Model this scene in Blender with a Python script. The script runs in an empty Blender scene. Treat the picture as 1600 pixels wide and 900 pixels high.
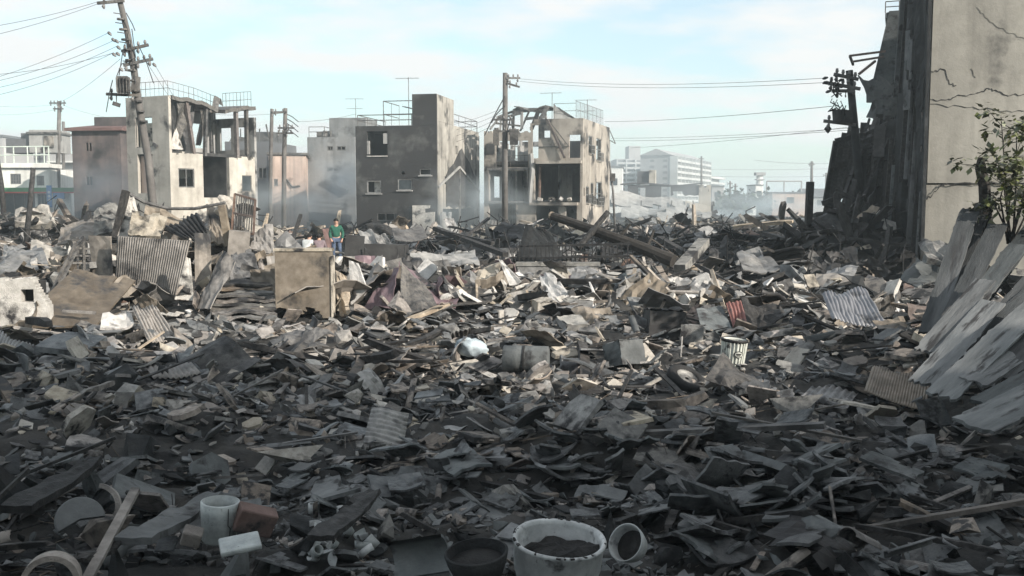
import bpy, bmesh, math, random
import numpy as np
from mathutils import Vector, Matrix, Euler

random.seed(7)
RNG = np.random.default_rng(7)
SC = bpy.context.scene
COL = SC.collection
R = math.radians

# ------------------------------------------------------------------ camera
F_PX, PITCH, EYE = 1570.0, math.atan(135 / 1570.0), 2.5
cam_d = bpy.data.cameras.new('camera')
cam = bpy.data.objects.new('camera', cam_d)
COL.objects.link(cam)
cam.location = (0, 0, EYE)
cam.rotation_euler = (R(90) - PITCH, 0, 0)
cam_d.sensor_width = 36
cam_d.lens = F_PX / 1600 * 36
cam_d.clip_start = 0.1
cam_d.clip_end = 6000
SC.camera = cam

# ------------------------------------------------------------------ light
SUN_EL, SUN_AZ = R(24), R(36)            # azimuth measured from +X towards the camera side
S_DIR = Vector((math.cos(SUN_EL) * math.cos(SUN_AZ), -math.cos(SUN_EL) * math.sin(SUN_AZ), math.sin(SUN_EL)))
sun_d = bpy.data.lights.new('sun', 'SUN')
sun_d.energy = 5.0
sun_d.angle = R(0.5)
sun_d.color = (1.0, 0.92, 0.83)
sun = bpy.data.objects.new('sun', sun_d)
COL.objects.link(sun)
sun.rotation_euler = (-S_DIR).to_track_quat('-Z', 'Y').to_euler()

W = bpy.data.worlds.new('World')
SC.world = W
W.use_nodes = True
nt = W.node_tree
nt.nodes.clear()
def wn(t, **k):
    n = nt.nodes.new(t)
    for a, b in k.items(): setattr(n, a, b)
    return n
sky = wn('ShaderNodeTexSky', sky_type='NISHITA', sun_disc=False, sun_elevation=SUN_EL,
         sun_rotation=math.atan2(S_DIR.x, S_DIR.y), altitude=20, air_density=1.0, dust_density=1.2, ozone_density=1.6)
bg = wn('ShaderNodeBackground'); bg.inputs['Strength'].default_value = 0.15
bgc = wn('ShaderNodeBackground'); bgc.inputs['Color'].default_value = (1.0, 0.99, 0.975, 1); bgc.inputs['Strength'].default_value = 0.66
tc = wn('ShaderNodeTexCoord')
sep = wn('ShaderNodeSeparateXYZ'); nt.links.new(tc.outputs['Generated'], sep.inputs[0])
zc = wn('ShaderNodeMath', operation='MAXIMUM'); nt.links.new(sep.outputs['Z'], zc.inputs[0]); zc.inputs[1].default_value = 0.0
za = wn('ShaderNodeMath', operation='ADD'); nt.links.new(zc.outputs[0], za.inputs[0]); za.inputs[1].default_value = 0.22
dv = wn('ShaderNodeVectorMath', operation='DIVIDE'); nt.links.new(tc.outputs['Generated'], dv.inputs[0])
cz = wn('ShaderNodeCombineXYZ')
for i in range(3): nt.links.new(za.outputs[0], cz.inputs[i])
nt.links.new(cz.outputs[0], dv.inputs[1])
mp = wn('ShaderNodeMapping'); mp.inputs['Scale'].default_value = (1.0, 1.35, 1.0); mp.inputs['Location'].default_value = (3.3, 1.75, 0)
nt.links.new(dv.outputs[0], mp.inputs[0])
cn = wn('ShaderNodeTexNoise'); cn.inputs['Scale'].default_value = 2.1; cn.inputs['Detail'].default_value = 7; cn.inputs['Roughness'].default_value = 0.52
nt.links.new(mp.outputs[0], cn.inputs['Vector'])
cr = wn('ShaderNodeValToRGB')
cr.color_ramp.elements[0].position = 0.43; cr.color_ramp.elements[0].color = (0.36, 0.36, 0.36, 1)
cr.color_ramp.elements[1].position = 0.61; cr.color_ramp.elements[1].color = (0.95, 0.95, 0.95, 1)
nt.links.new(cn.outputs['Fac'], cr.inputs[0])
mxw = wn('ShaderNodeMixShader')
nt.links.new(cr.outputs[0], mxw.inputs[0]); nt.links.new(bg.outputs[0], mxw.inputs[1]); nt.links.new(bgc.outputs[0], mxw.inputs[2])
tint = wn('ShaderNodeMix', data_type='RGBA', blend_type='MULTIPLY'); tint.inputs['Factor'].default_value = 1.0
nt.links.new(sky.outputs[0], tint.inputs['A']); tint.inputs['B'].default_value = (0.86, 1.03, 0.98, 1)
nt.links.new(tint.outputs['Result'], bg.inputs['Color'])
out = wn('ShaderNodeOutputWorld'); nt.links.new(mxw.outputs[0], out.inputs['Surface'])

SC.view_settings.view_transform = 'Standard'
SC.view_settings.look = 'None'
SC.view_settings.exposure = 0.62
SC.view_settings.gamma = 1.0
SC.render.engine = 'CYCLES'
SC.cycles.use_denoising = True
SC.cycles.max_bounces = 6
SC.cycles.volume_bounces = 1
SC.cycles.transparent_max_bounces = 12

# ------------------------------------------------------------------ projection helpers (a photo pixel at a given distance -> a place)
CP, SP = math.cos(PITCH), math.sin(PITCH)
def ray(px, py):
    xc, yc = (px - 800) / F_PX, (450 - py) / F_PX
    return Vector((xc, CP + yc * SP, -SP + yc * CP))
def P(px, py, Y):
    d = ray(px, py)
    t = Y / d.y
    return Vector((d.x * t, Y, EYE + d.z * t))

_TAB = np.random.default_rng(3).random((256, 256))
def vnoise(x, y):
    x = np.asarray(x, float); y = np.asarray(y, float)
    xi = np.floor(x).astype(int); yi = np.floor(y).astype(int)
    fx = x - xi; fy = y - yi
    fx = fx * fx * (3 - 2 * fx); fy = fy * fy * (3 - 2 * fy)
    a = _TAB[xi % 256, yi % 256]; b = _TAB[(xi + 1) % 256, yi % 256]
    c = _TAB[xi % 256, (yi + 1) % 256]; d = _TAB[(xi + 1) % 256, (yi + 1) % 256]
    return (a * (1 - fx) + b * fx) * (1 - fy) + (c * (1 - fx) + d * fx) * fy - 0.5
def fbm(x, y, o=4):
    s = 0; a = 1.0
    for i in range(o):
        s = s + a * vnoise(x * 2 ** i + 17.3 * i, y * 2 ** i + 9.1 * i); a *= 0.55
    return s
MOUNDS = [(0, 3.5, 40, 2.6, .42), (-9.5, 24.5, 4.5, 2.4, .75), (-2.0, 25.0, 4.0, 1.8, .55), (3.2, 24.0, 2.2, 1.6, .4),
          (7.2, 24.5, 1.8, 1.2, .3), (9.6, 13.6, 2.7, 3.2, 2.15), (11.6, 33.5, 1.9, 3.0, 2.0), (-3, 50, 22, 5, .55),
          (-22, 46, 6, 5, 1.2), (8, 40, 6, 5, .5), (-14, 33, 5, 3, .7), (-8.6, 27.2, 2.6, 1.7, 1.25), (-15, 28, 3, 2, .3), (-4.5, 9.5, 2.5, 1.6, .3), (2.5, 10.0, 3, 1.2, .15),
          (3.5, 33, 4, 3, .35), (20, 60, 14, 10, .8), (-6.5, 35, 3.5, 2, .1)]
def H(x, y):
    x = np.asarray(x, float); y = np.asarray(y, float)
    fade = np.clip(1.25 - np.maximum(y, np.abs(x)) / 160, 0, 1)
    z = fade * (.30 * fbm(x * .45, y * .45) + .16 * fbm(x * 1.7 + 40, y * 1.7))
    for cx, cy, sx, sy, h in MOUNDS:
        z = z + h * np.exp(-((x - cx) / sx) ** 2 - ((y - cy) / sy) ** 2)
    return z
def hit(px, py):
    d = ray(px, py)
    Y = np.concatenate([np.arange(3.2, 40, .05), np.arange(40, 400, .4)])
    t = Y / d.y
    X = d.x * t; Z = EYE + d.z * t
    below = np.nonzero(Z <= H(X, Y))[0]
    i = below[0] if len(below) else len(Y) - 1
    return Vector((X[i], Y[i], float(H(X[i], Y[i]))))
def Hf(x, y): return float(H(x, y))

# ------------------------------------------------------------------ objects
def tag(o, label=None, cat=None, group=None, kind=None):
    if label: o['label'] = label
    if cat: o['category'] = cat
    if group: o['group'] = group
    if kind: o['kind'] = kind
    return o
def empty(name, loc=(0, 0, 0), rz=0.0, label=None, cat=None, group=None):
    o = bpy.data.objects.new(name, None)
    COL.objects.link(o)
    o.location = loc; o.rotation_euler = (0, 0, rz)
    o.empty_display_size = .2
    return tag(o, label, cat, group)
def world_origin(o):
    v = Vector((0, 0, 0))
    while o is not None:
        v += Vector(o.location); o = o.parent
    return v
def link(name, me, mats, parent=None, smooth=False):
    o = bpy.data.objects.new(name, me)
    COL.objects.link(o)
    if mats is not None:
        for m in (mats if isinstance(mats, (list, tuple)) else [mats]): me.materials.append(m)
    if parent is not None: o.parent = parent
    if smooth: me.polygons.foreach_set('use_smooth', [True] * len(me.polygons))
    return o

class MB:
    """collects shapes; build() links them as one mesh object"""
    def __init__(s): s.v = []; s.f = []; s.m = []
    def add(s, vf, M=None, mi=0):
        vs, fs = vf; b = len(s.v)
        s.v += [tuple(M @ Vector(p)) for p in vs] if M is not None else [tuple(p) for p in vs]
        for f in fs: s.f.append(tuple(i + b for i in f)); s.m.append(mi)
        return s
    def box(s, c, d, rot=(0, 0, 0), mi=0, M=None):
        m = Matrix.Translation(c) @ Euler(rot).to_matrix().to_4x4()
        return s.add(box_vf(*d), (M @ m) if M is not None else m, mi)
    def bar(s, p, q, w, h=None, mi=0):
        return s.add(bar_vf(Vector(p), Vector(q), w, h or w), None, mi)
    def tube(s, pts, r, n=8, mi=0, cap=True):
        return s.add(tube_vf([Vector(p) for p in pts], r, n, cap), None, mi)
    def build(s, name, mats, parent=None, world=False, smooth=False):
        v = s.v
        if world and parent is not None:
            o = world_origin(parent); v = [(a - o.x, b - o.y, c - o.z) for a, b, c in v]
        me = bpy.data.meshes.new(name)
        me.from_pydata(v, [], s.f)
        ob = link(name, me, mats, parent, smooth)
        if any(s.m): me.polygons.foreach_set('material_index', s.m)
        me.update()
        return ob
def box_vf(x, y, z):
    x /= 2; y /= 2; z /= 2
    v = [(-x, -y, -z), (x, -y, -z), (x, y, -z), (-x, y, -z), (-x, -y, z), (x, -y, z), (x, y, z), (-x, y, z)]
    return v, [(0, 3, 2, 1), (4, 5, 6, 7), (0, 1, 5, 4), (1, 2, 6, 5), (2, 3, 7, 6), (3, 0, 4, 7)]
def frame_of(d):
    d = d.normalized()
    up = Vector((0, 0, 1)) if abs(d.z) < .95 else Vector((1, 0, 0))
    a = d.cross(up).normalized(); b = a.cross(d).normalized()
    return a, b
def bar_vf(p, q, w, h):
    a, b = frame_of(q - p)
    v = []
    for c in (p, q):
        for i, j in ((-1, -1), (1, -1), (1, 1), (-1, 1)): v.append(c + a * (i * w / 2) + b * (j * h / 2))
    return v, [(0, 1, 2, 3), (7, 6, 5, 4), (0, 4, 5, 1), (1, 5, 6, 2), (2, 6, 7, 3), (3, 7, 4, 0)]
def tube_vf(pts, r, n=8, cap=True):
    rs = r if isinstance(r, (list, tuple)) else [r] * len(pts)
    v = []; f = []
    for k, p in enumerate(pts):
        d = (pts[min(k + 1, len(pts) - 1)] - pts[max(k - 1, 0)])
        a, b = frame_of(d)
        for i in range(n):
            t = 2 * math.pi * i / n
            v.append(p + a * (math.cos(t) * rs[k]) + b * (math.sin(t) * rs[k]))
    for k in range(len(pts) - 1):
        for i in range(n):
            j = (i + 1) % n
            f.append((k * n + i, k * n + j, k * n + n + j, k * n + n + i))
    if cap: f += [tuple(range(n))[::-1], tuple(range((len(pts) - 1) * n, len(pts) * n))]
    return v, f
def lathe_vf(prof, n=24, a0=0, a1=2 * math.pi):
    full = abs(a1 - a0 - 2 * math.pi) < 1e-6
    m = n if full else n + 1
    v = []; f = []
    for r, z in prof:
        for i in range(m):
            t = a0 + (a1 - a0) * i / n
            v.append((r * math.cos(t), r * math.sin(t), z))
    for k in range(len(prof) - 1):
        for i in range(n):
            j = (i + 1) % m
            f.append((k * m + i, k * m + j, (k + 1) * m + j, (k + 1) * m + i))
    return v, f
def sheet_vf(nx, ny, pos, thick, fill=None):
    """a thick sheet over an nx x ny grid; pos(u, v) -> point; fill(i, j) -> keep the cell"""
    pts = [[Vector(pos(i / nx, j / ny)) for j in range(ny + 1)] for i in range(nx + 1)]
    nor = [[None] * (ny + 1) for _ in range(nx + 1)]
    for i in range(nx + 1):
        for j in range(ny + 1):
            a = pts[min(i + 1, nx)][j] - pts[max(i - 1, 0)][j]
            b = pts[i][min(j + 1, ny)] - pts[i][max(j - 1, 0)]
            n = a.cross(b)
            nor[i][j] = n.normalized() if n.length > 1e-9 else Vector((0, 0, 1))
    idx = {}; v = []; f = []
    def vid(i, j, s):
        k = (i, j, s)
        if k not in idx:
            idx[k] = len(v); v.append(pts[i][j] + nor[i][j] * (thick / 2 if s else -thick / 2))
        return idx[k]
    ok = lambda i, j: 0 <= i < nx and 0 <= j < ny and (fill is None or fill(i, j))
    for i in range(nx):
        for j in range(ny):
            if not ok(i, j): continue
            f.append((vid(i, j, 1), vid(i + 1, j, 1), vid(i + 1, j + 1, 1), vid(i, j + 1, 1)))
            f.append((vid(i, j, 0), vid(i, j + 1, 0), vid(i + 1, j + 1, 0), vid(i + 1, j, 0)))
            for (a, b, di, dj) in (((i, j), (i + 1, j), 0, -1), ((i + 1, j), (i + 1, j + 1), 1, 0), ((i + 1, j + 1), (i, j + 1), 0, 1), ((i, j + 1), (i, j), -1, 0)):
                if not ok(i + di, j + dj):
                    f.append((vid(*a, 0), vid(*b, 0), vid(*b, 1), vid(*a, 1)))
    return v, f
def wall_vf(L, Ht, t, holes=(), cut=None, step=None, jit=.3, z0=0.0):
    """upright wall: u along +X, z up, outer face at y=0, thickness towards +Y; holes are (u0, z0, u1, z1); cut(u, z) breaks cells away"""
    us = {0.0, L}; zs = {z0, Ht}; fixed = set()
    for h in holes:
        us |= {min(max(h[0], 0), L), min(max(h[2], 0), L)}; zs |= {min(max(h[1], z0), Ht), min(max(h[3], z0), Ht)}
    if step:
        for i in range(1, int(L / step)): us.add(i * step + .0137)
        for i in range(1, int((Ht - z0) / step)): zs.add(z0 + i * step + .0137)
    us = sorted(us); zs = sorted(zs)
    nx, ny = len(us) - 1, len(zs) - 1
    hole = [[any(h[0] <= (us[i] + us[i + 1]) / 2 <= h[2] and h[1] <= (zs[j] + zs[j + 1]) / 2 <= h[3] for h in holes) for j in range(ny)] for i in range(nx)]
    gone = [[bool(cut and cut((us[i] + us[i + 1]) / 2, (zs[j] + zs[j + 1]) / 2)) for j in range(ny)] for i in range(nx)]
    pj = {}
    rr = random.Random(int(L * 1000 + Ht * 77))
    for i in range(nx + 1):
        for j in range(ny + 1):
            adj = [(a, b) for a in (i - 1, i) for b in (j - 1, j) if 0 <= a < nx and 0 <= b < ny]
            g = any(gone[a][b] for a, b in adj) and not all(gone[a][b] for a, b in adj)
            s = (step or .3) * jit if g else 0
            pj[i, j] = (us[i] + (rr.uniform(-s, s) if 0 < i < nx else 0), zs[j] + (rr.uniform(-s, s) if 0 < j else 0))
    idx = {}; v = []; f = []
    def vid(i, j, s):
        k = (i, j, s)
        if k not in idx: idx[k] = len(v); v.append((pj[i, j][0], t if s else 0.0, pj[i, j][1]))
        return idx[k]
    ok = lambda i, j: 0 <= i < nx and 0 <= j < ny and not hole[i][j] and not gone[i][j]
    for i in range(nx):
        for j in range(ny):
            if not ok(i, j): continue
            f.append((vid(i, j, 0), vid(i + 1, j, 0), vid(i + 1, j + 1, 0), vid(i, j + 1, 0)))
            f.append((vid(i, j, 1), vid(i, j + 1, 1), vid(i + 1, j + 1, 1), vid(i + 1, j, 1)))
            for (a, b, di, dj) in (((i, j), (i + 1, j), 0, -1), ((i + 1, j), (i + 1, j + 1), 1, 0), ((i + 1, j + 1), (i, j + 1), 0, 1), ((i, j + 1), (i, j), -1, 0)):
                if not ok(i + di, j + dj): f.append((vid(*a, 0), vid(*a, 1), vid(*b, 1), vid(*b, 0)))
    return v, f
def rotz(a, t=(0, 0, 0)): return Matrix.Translation(t) @ Matrix.Rotation(a, 4, 'Z')

# ------------------------------------------------------------------ materials
def mat(name, cols, scale=3.0, rough=.85, bump=.45, fine=14.0, var=.0, soot=0.0, soot_scale=1.2, metal=0.0, streak=0.0, spots=0.0, spotcol=None, blotch=.3, stretch=None):
    m = bpy.data.materials.new(name); m.use_nodes = True
    t = m.node_tree; b = t.nodes['Principled BSDF']
    N = lambda ty, **k: (lambda n: ([setattr(n, a, c) for a, c in k.items()], n)[1])(t.nodes.new(ty))
    L = t.links.new
    c = N('ShaderNodeTexCoord'); oi = N('ShaderNodeObjectInfo'); ge = N('ShaderNodeNewGeometry')
    sc_ = N('ShaderNodeVectorMath', operation='SCALE'); sc_.inputs[0].default_value = (37, 91, 53); L(oi.outputs['Random'], sc_.inputs['Scale'])
    ad = N('ShaderNodeVectorMath', operation='ADD'); L(c.outputs['Object'], ad.inputs[0])
    if var: L(sc_.outputs[0], ad.inputs[1])
    else: ad.inputs[1].default_value = (0, 0, 0)
    vec = ad.outputs[0]
    if stretch:
        ms_ = N('ShaderNodeMapping'); ms_.inputs['Scale'].default_value = stretch; L(vec, ms_.inputs[0]); vec = ms_.outputs[0]
    n1 = N('ShaderNodeTexNoise'); n1.inputs['Scale'].default_value = scale; n1.inputs['Detail'].default_value = 8; n1.inputs['Roughness'].default_value = .62; L(vec, n1.inputs['Vector'])
    r1 = N('ShaderNodeValToRGB'); el = r1.color_ramp.elements
    k = len(cols)
    for i, q in enumerate(cols):
        p = .32 + .36 * i / max(1, k - 1)
        e = el[i] if i < 2 else el.new(p)
        e.position = p; e.color = (*q, 1)
    L(n1.outputs['Fac'], r1.inputs[0])
    colr = r1.outputs[0]
    def mix(fac, a, bcol, mode='MIX'):
        x = N('ShaderNodeMix', data_type='RGBA', blend_type=mode)
        L(fac, x.inputs['Factor']) if not isinstance(fac, float) else setattr(x.inputs['Factor'], 'default_value', fac)
        L(a, x.inputs['A'])
        L(bcol, x.inputs['B']) if not isinstance(bcol, tuple) else setattr(x.inputs['B'], 'default_value', (*bcol, 1))
        return x.outputs['Result']
    def rmp(v, a, bb):
        x = N('ShaderNodeMapRange'); L(v, x.inputs['Value']); x.inputs['From Min'].default_value = a; x.inputs['From Max'].default_value = bb
        return x.outputs[0]
    nb = N('ShaderNodeTexNoise'); nb.inputs['Scale'].default_value = scale * .45; nb.inputs['Detail'].default_value = 9; nb.inputs['Roughness'].default_value = .72; L(vec, nb.inputs['Vector'])
    hb_ = N('ShaderNodeHueSaturation'); L(colr, hb_.inputs['Color']); vb = N('ShaderNodeMapRange'); L(nb.outputs['Fac'], vb.inputs['Value'])
    vb.inputs['From Min'].default_value = .3; vb.inputs['From Max'].default_value = .7; vb.inputs['To Min'].default_value = 1 - blotch; vb.inputs['To Max'].default_value = 1 + blotch * .7
    L(vb.outputs[0], hb_.inputs['Value']); colr = hb_.outputs[0]
    n2 = N('ShaderNodeTexNoise'); n2.inputs['Scale'].default_value = fine; n2.inputs['Detail'].default_value = 8; n2.inputs['Roughness'].default_value = .7; L(vec, n2.inputs['Vector'])
    if streak:
        mp_ = N('ShaderNodeMapping'); mp_.inputs['Scale'].default_value = (1.6, 1.6, .12); L(vec, mp_.inputs[0])
        n4 = N('ShaderNodeTexNoise'); n4.inputs['Scale'].default_value = 1.8; n4.inputs['Detail'].default_value = 6; L(mp_.outputs[0], n4.inputs['Vector'])
        fm = N('ShaderNodeMath', operation='MULTIPLY'); L(rmp(n4.outputs['Fac'], .47, .68), fm.inputs[0]); fm.inputs[1].default_value = streak
        colr = mix(fm.outputs[0], colr, (.05, .047, .043))
    if soot:
        n3 = N('ShaderNodeTexNoise'); n3.inputs['Scale'].default_value = soot_scale; n3.inputs['Detail'].default_value = 7; n3.inputs['Roughness'].default_value = .6; L(vec, n3.inputs['Vector'])
        colr = mix(rmp(n3.outputs['Fac'], .62 - soot * .3, .72 - soot * .3), colr, (.035, .034, .034))
    if spots:
        colr = mix(rmp(n2.outputs['Fac'], .72 - spots * .25, .78 - spots * .25), colr, spotcol or (.03, .03, .03))
    if var:
        sm = N('ShaderNodeMath', operation='ADD'); L(oi.outputs['Random'], sm.inputs[0]); L(ge.outputs['Random Per Island'], sm.inputs[1])
        fr = N('ShaderNodeMath', operation='FRACT'); L(sm.outputs[0], fr.inputs[0])
        hs = N('ShaderNodeHueSaturation'); L(colr, hs.inputs['Color'])
        mv = N('ShaderNodeMapRange'); L(fr.outputs[0], mv.inputs['Value']); mv.inputs['To Min'].default_value = 1 - var; mv.inputs['To Max'].default_value = 1 + var
        L(mv.outputs[0], hs.inputs['Value'])
        m7 = N('ShaderNodeMath', operation='MULTIPLY'); L(fr.outputs[0], m7.inputs[0]); m7.inputs[1].default_value = 7.31
        f7 = N('ShaderNodeMath', operation='FRACT'); L(m7.outputs[0], f7.inputs[0])
        ms = N('ShaderNodeMapRange'); L(f7.outputs[0], ms.inputs['Value']); ms.inputs['To Min'].default_value = .35; ms.inputs['To Max'].default_value = 1.15
        L(ms.outputs[0], hs.inputs['Saturation'])
        colr = hs.outputs[0]
    L(colr, b.inputs['Base Color'])
    b.inputs['Roughness'].default_value = rough
    b.inputs['Metallic'].default_value = metal
    b.inputs['Specular IOR Level'].default_value = .3
    if bump:
        bp = N('ShaderNodeBump'); bp.inputs['Strength'].default_value = bump; bp.inputs['Distance'].default_value = .03
        L(n2.outputs['Fac'], bp.inputs['Height']); L(bp.outputs[0], b.inputs['Normal'])
    return m
M = {}
def addm(k, *a, **kw): M[k] = mat(k, *a, **kw)
addm('ash_ground', [(.012, .0125, .0125), (.03, .03, .029), (.06, .057, .052), (.028, .028, .027)], scale=1.4, fine=22, bump=.9, spots=.34, spotcol=(.12, .115, .105))
addm('slate_tile', [(.075, .083, .087), (.135, .143, .146), (.205, .208, .203)], scale=5.7, var=.4, bump=.8, rough=.6, soot=.35, soot_scale=2.4, fine=42, spots=.42, spotcol=(.2, .2, .19))
addm('clay_tile', [(.17, .145, .122), (.26, .222, .188), (.33, .29, .245)], scale=5.7, var=.35, bump=.8, rough=.75, soot=.4, soot_scale=2.0, fine=42, spots=.42, spotcol=(.07, .066, .06))
addm('grey_concrete', [(.13, .128, .122), (.22, .215, .2), (.3, .29, .265)], scale=5.7, var=.35, bump=.8, soot=.35, soot_scale=1.8, fine=42, spots=.42, spotcol=(.07, .066, .06))
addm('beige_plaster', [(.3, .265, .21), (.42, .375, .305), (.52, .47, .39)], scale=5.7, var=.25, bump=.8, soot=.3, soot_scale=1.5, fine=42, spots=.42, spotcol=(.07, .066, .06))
addm('white_plaster', [(.42, .4, .36), (.54, .515, .47), (.64, .615, .57)], scale=5.7, var=.15, bump=.8, soot=.22, soot_scale=1.8, fine=42)
addm('char_wood', [(.012, .012, .012), (.03, .028, .026), (.065, .06, .056)], scale=11.4, var=.4, bump=.8, rough=.75, fine=30)
addm('brown_wood', [(.1, .08, .062), (.17, .138, .108), (.25, .21, .165)], scale=9.5, var=.3, bump=.8, soot=.42, soot_scale=1.6, fine=42)
addm('tan_wood', [(.26, .21, .155), (.35, .29, .22), (.44, .375, .29)], scale=9.5, var=.25, bump=.8, soot=.25, fine=42)
addm('burnt_steel', [(.06, .058, .056), (.105, .1, .094), (.165, .152, .135), (.085, .085, .085)], scale=6.6, var=.35, bump=.8, rough=.6, metal=.25, soot=.3, fine=42)
addm('black_steel', [(.018, .018, .019), (.035, .034, .034), (.06, .057, .054)], scale=4, var=.3, bump=.3, rough=.55, metal=.3)
addm('rust_steel', [(.08, .055, .045), (.14, .095, .075), (.2, .145, .115)], scale=5, var=.3, bump=.4, rough=.8, metal=.15)
addm('scorched_sheet', [(.07, .056, .042), (.115, .094, .07), (.165, .138, .105)], scale=2.6, bump=.2, rough=.6, soot=.3, soot_scale=1.2)
addm('zinc_sheet', [(.17, .17, .16), (.25, .245, .235), (.33, .32, .3)], scale=5.7, var=.2, bump=.12, rough=.55, metal=.3, soot=.3, soot_scale=1.3, fine=42)
addm('brown_sheet', [(.15, .126, .097), (.222, .188, .148), (.285, .247, .2)], scale=4.6, var=.12, bump=.15, rough=.6, metal=.1, soot=.25, soot_scale=.9, fine=42)
addm('porcelain', [(.26, .285, .28), (.37, .395, .385), (.45, .47, .455)], scale=6, var=.12, bump=.2, rough=.4, soot=.1, soot_scale=5, fine=26, spots=.4, blotch=.45, spotcol=(.16, .16, .15))
addm('ash_fill', [(.018, .018, .018), (.05, .048, .046)], scale=8, bump=1.0, fine=60)
# building skins
addm('cream_render', [(.34, .315, .27), (.43, .40, .35), (.49, .46, .405)], scale=.8, bump=.3, fine=9, streak=.18, soot=.24, soot_scale=.5, spots=.12, spotcol=(.12, .11, .1), blotch=.35)
addm('soot_render', [(.06, .062, .062), (.1, .1, .096), (.16, .155, .145)], scale=.9, bump=.35, fine=9, streak=.15, soot=.78, soot_scale=.42, blotch=.5)
addm('tan_render', [(.27, .24, .205), (.34, .306, .264), (.40, .365, .318)], scale=.7, bump=.3, fine=9, streak=.25, soot=.34, soot_scale=.5, spots=.12, spotcol=(.1, .09, .08), blotch=.4)
addm('grey_render', [(.24, .24, .235), (.33, .325, .31), (.4, .39, .37)], scale=.6, bump=.25, fine=8, streak=.25, soot=.2, soot_scale=.6)
addm('smoky_render', [(.15, .158, .16), (.21, .216, .216), (.27, .272, .265)], scale=.6, bump=.25, fine=8, streak=.3, soot=.3, soot_scale=.4)
addm('far_pale', [(.4, .41, .4), (.48, .485, .47)], scale=.15, bump=0, fine=2)
addm('pink_render', [(.42, .31, .26), (.5, .385, .32), (.55, .44, .37)], scale=.6, bump=.2, fine=8, streak=.4, soot=.1, soot_scale=.5)
addm('brick_render', [(.06, .055, .055), (.105, .088, .085), (.17, .135, .122)], scale=.6, bump=.4, fine=10, streak=.5, soot=.3, soot_scale=.35)
addm('white_render', [(.62, .62, .58), (.72, .71, .66), (.76, .75, .7)], scale=.6, bump=.15, fine=8, streak=.25)
addm('wall_beige', [(.208, .198, .172), (.262, .25, .218), (.305, .292, .256)], scale=.5, bump=.5, fine=7, streak=.22, soot=.12, soot_scale=.35, blotch=.35)
addm('char_wall', [(.008, .009, .01), (.018, .02, .021), (.05, .053, .055)], scale=1.6, bump=.9, fine=12, streak=.35, blotch=.7)
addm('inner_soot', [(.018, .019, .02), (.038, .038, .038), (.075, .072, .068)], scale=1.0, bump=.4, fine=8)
addm('red_eave', [(.12, .075, .068), (.18, .112, .1)], scale=2)
addm('green_paint', [(.05, .16, .075), (.07, .22, .1)], scale=2, rough=.5)
addm('red_paint', [(.4, .05, .05), (.5, .09, .08)], scale=2, rough=.5)
addm('blue_paint', [(.07, .17, .36), (.1, .22, .42)], scale=2, rough=.5)
addm('pale_green', [(.55, .62, .55), (.62, .68, .6)], scale=2, rough=.5)
addm('dark_glass', [(.03, .04, .045), (.06, .07, .075)], scale=1.5, rough=.2, bump=0)
addm('frame_metal', [(.1, .1, .098), (.2, .195, .185)], scale=4, rough=.5, metal=.3)
addm('concrete_pole', [(.09, .083, .078), (.13, .122, .114), (.18, .168, .155)], scale=2, bump=.3, streak=.5)
addm('insulator', [(.1, .1, .1), (.2, .19, .18)], scale=8, rough=.4)
addm('cable', [(.03, .03, .032), (.05, .05, .052)], scale=5, bump=0)
addm('far_white', [(.6, .6, .57), (.7, .7, .67)], scale=.15, bump=0, fine=2)
addm('far_grey', [(.28, .28, .28), (.38, .37, .36)], scale=.15, bump=0, fine=2)
addm('far_dark', [(.1, .105, .11), (.14, .14, .145)], scale=.15, bump=0, fine=2)  # dark grey of far walls, roofs and windows
addm('leaf', [(.06, .075, .026), (.125, .145, .05), (.21, .22, .085)], scale=4, var=.35, bump=0, rough=.5)
addm('leaf_far', [(.03, .05, .03), (.055, .08, .045)], scale=.8, var=.3, bump=0)
addm('bark', [(.02, .018, .016), (.05, .044, .038)], scale=8, bump=.8)
addm('mauve_sheet', [(.12, .085, .095), (.19, .135, .145), (.25, .19, .19)], scale=1.6, bump=.15, rough=.55, metal=.1, soot=.32, soot_scale=1.6)
addm('lilac_sheet', [(.16, .165, .18), (.22, .225, .24), (.28, .28, .285)], scale=1.6, bump=.15, rough=.5, metal=.2, soot=.2)
addm('red_board', [(.17, .075, .065), (.24, .12, .105), (.3, .19, .165)], scale=3, bump=.2, soot=.35, soot_scale=3)
addm('pale_cloth', [(.28, .33, .36), (.36, .42, .45), (.44, .49, .5)], scale=4, bump=.4)
addm('bin_grey', [(.5, .52, .47), (.62, .635, .58)], scale=5, bump=.15, rough=.5, soot=.25, soot_scale=5)
addm('black_rubber', [(.012, .012, .012), (.03, .03, .03)], scale=6, rough=.8)
addm('long_board', [(.035, .041, .043), (.06, .067, .068), (.095, .1, .1)], stretch=(.5, 4, 4), scale=1.3, bump=.6, var=.25, soot=.25, soot_scale=2, blotch=.5)
addm('grey_board', [(.075, .083, .084), (.115, .124, .124), (.165, .172, .169)], scale=1.8, bump=.5, var=.25, soot=.25, soot_scale=3.2, blotch=.45)
addm('white_board', [(.095, .105, .107), (.15, .16, .16), (.215, .225, .222)], stretch=(.35, 3, 3), scale=1.6, bump=.5, var=.12, soot=.25, soot_scale=3.5, spots=.25, blotch=.45)
addm('red_brick', [(.12, .08, .07), (.17, .115, .1), (.22, .165, .145)], scale=3, bump=.4, soot=.3, soot_scale=3)
addm('skin', [(.42, .25, .18), (.48, .3, .22)], scale=5, bump=0, rough=.5)
addm('hair', [(.008, .008, .008), (.02, .018, .016)], scale=20, bump=.3)
addm('jacket_green', [(.014, .075, .05), (.028, .115, .08)], scale=9, bump=.3)
addm('jeans', [(.05, .075, .13), (.1, .13, .19)], scale=9, bump=.3)
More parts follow.
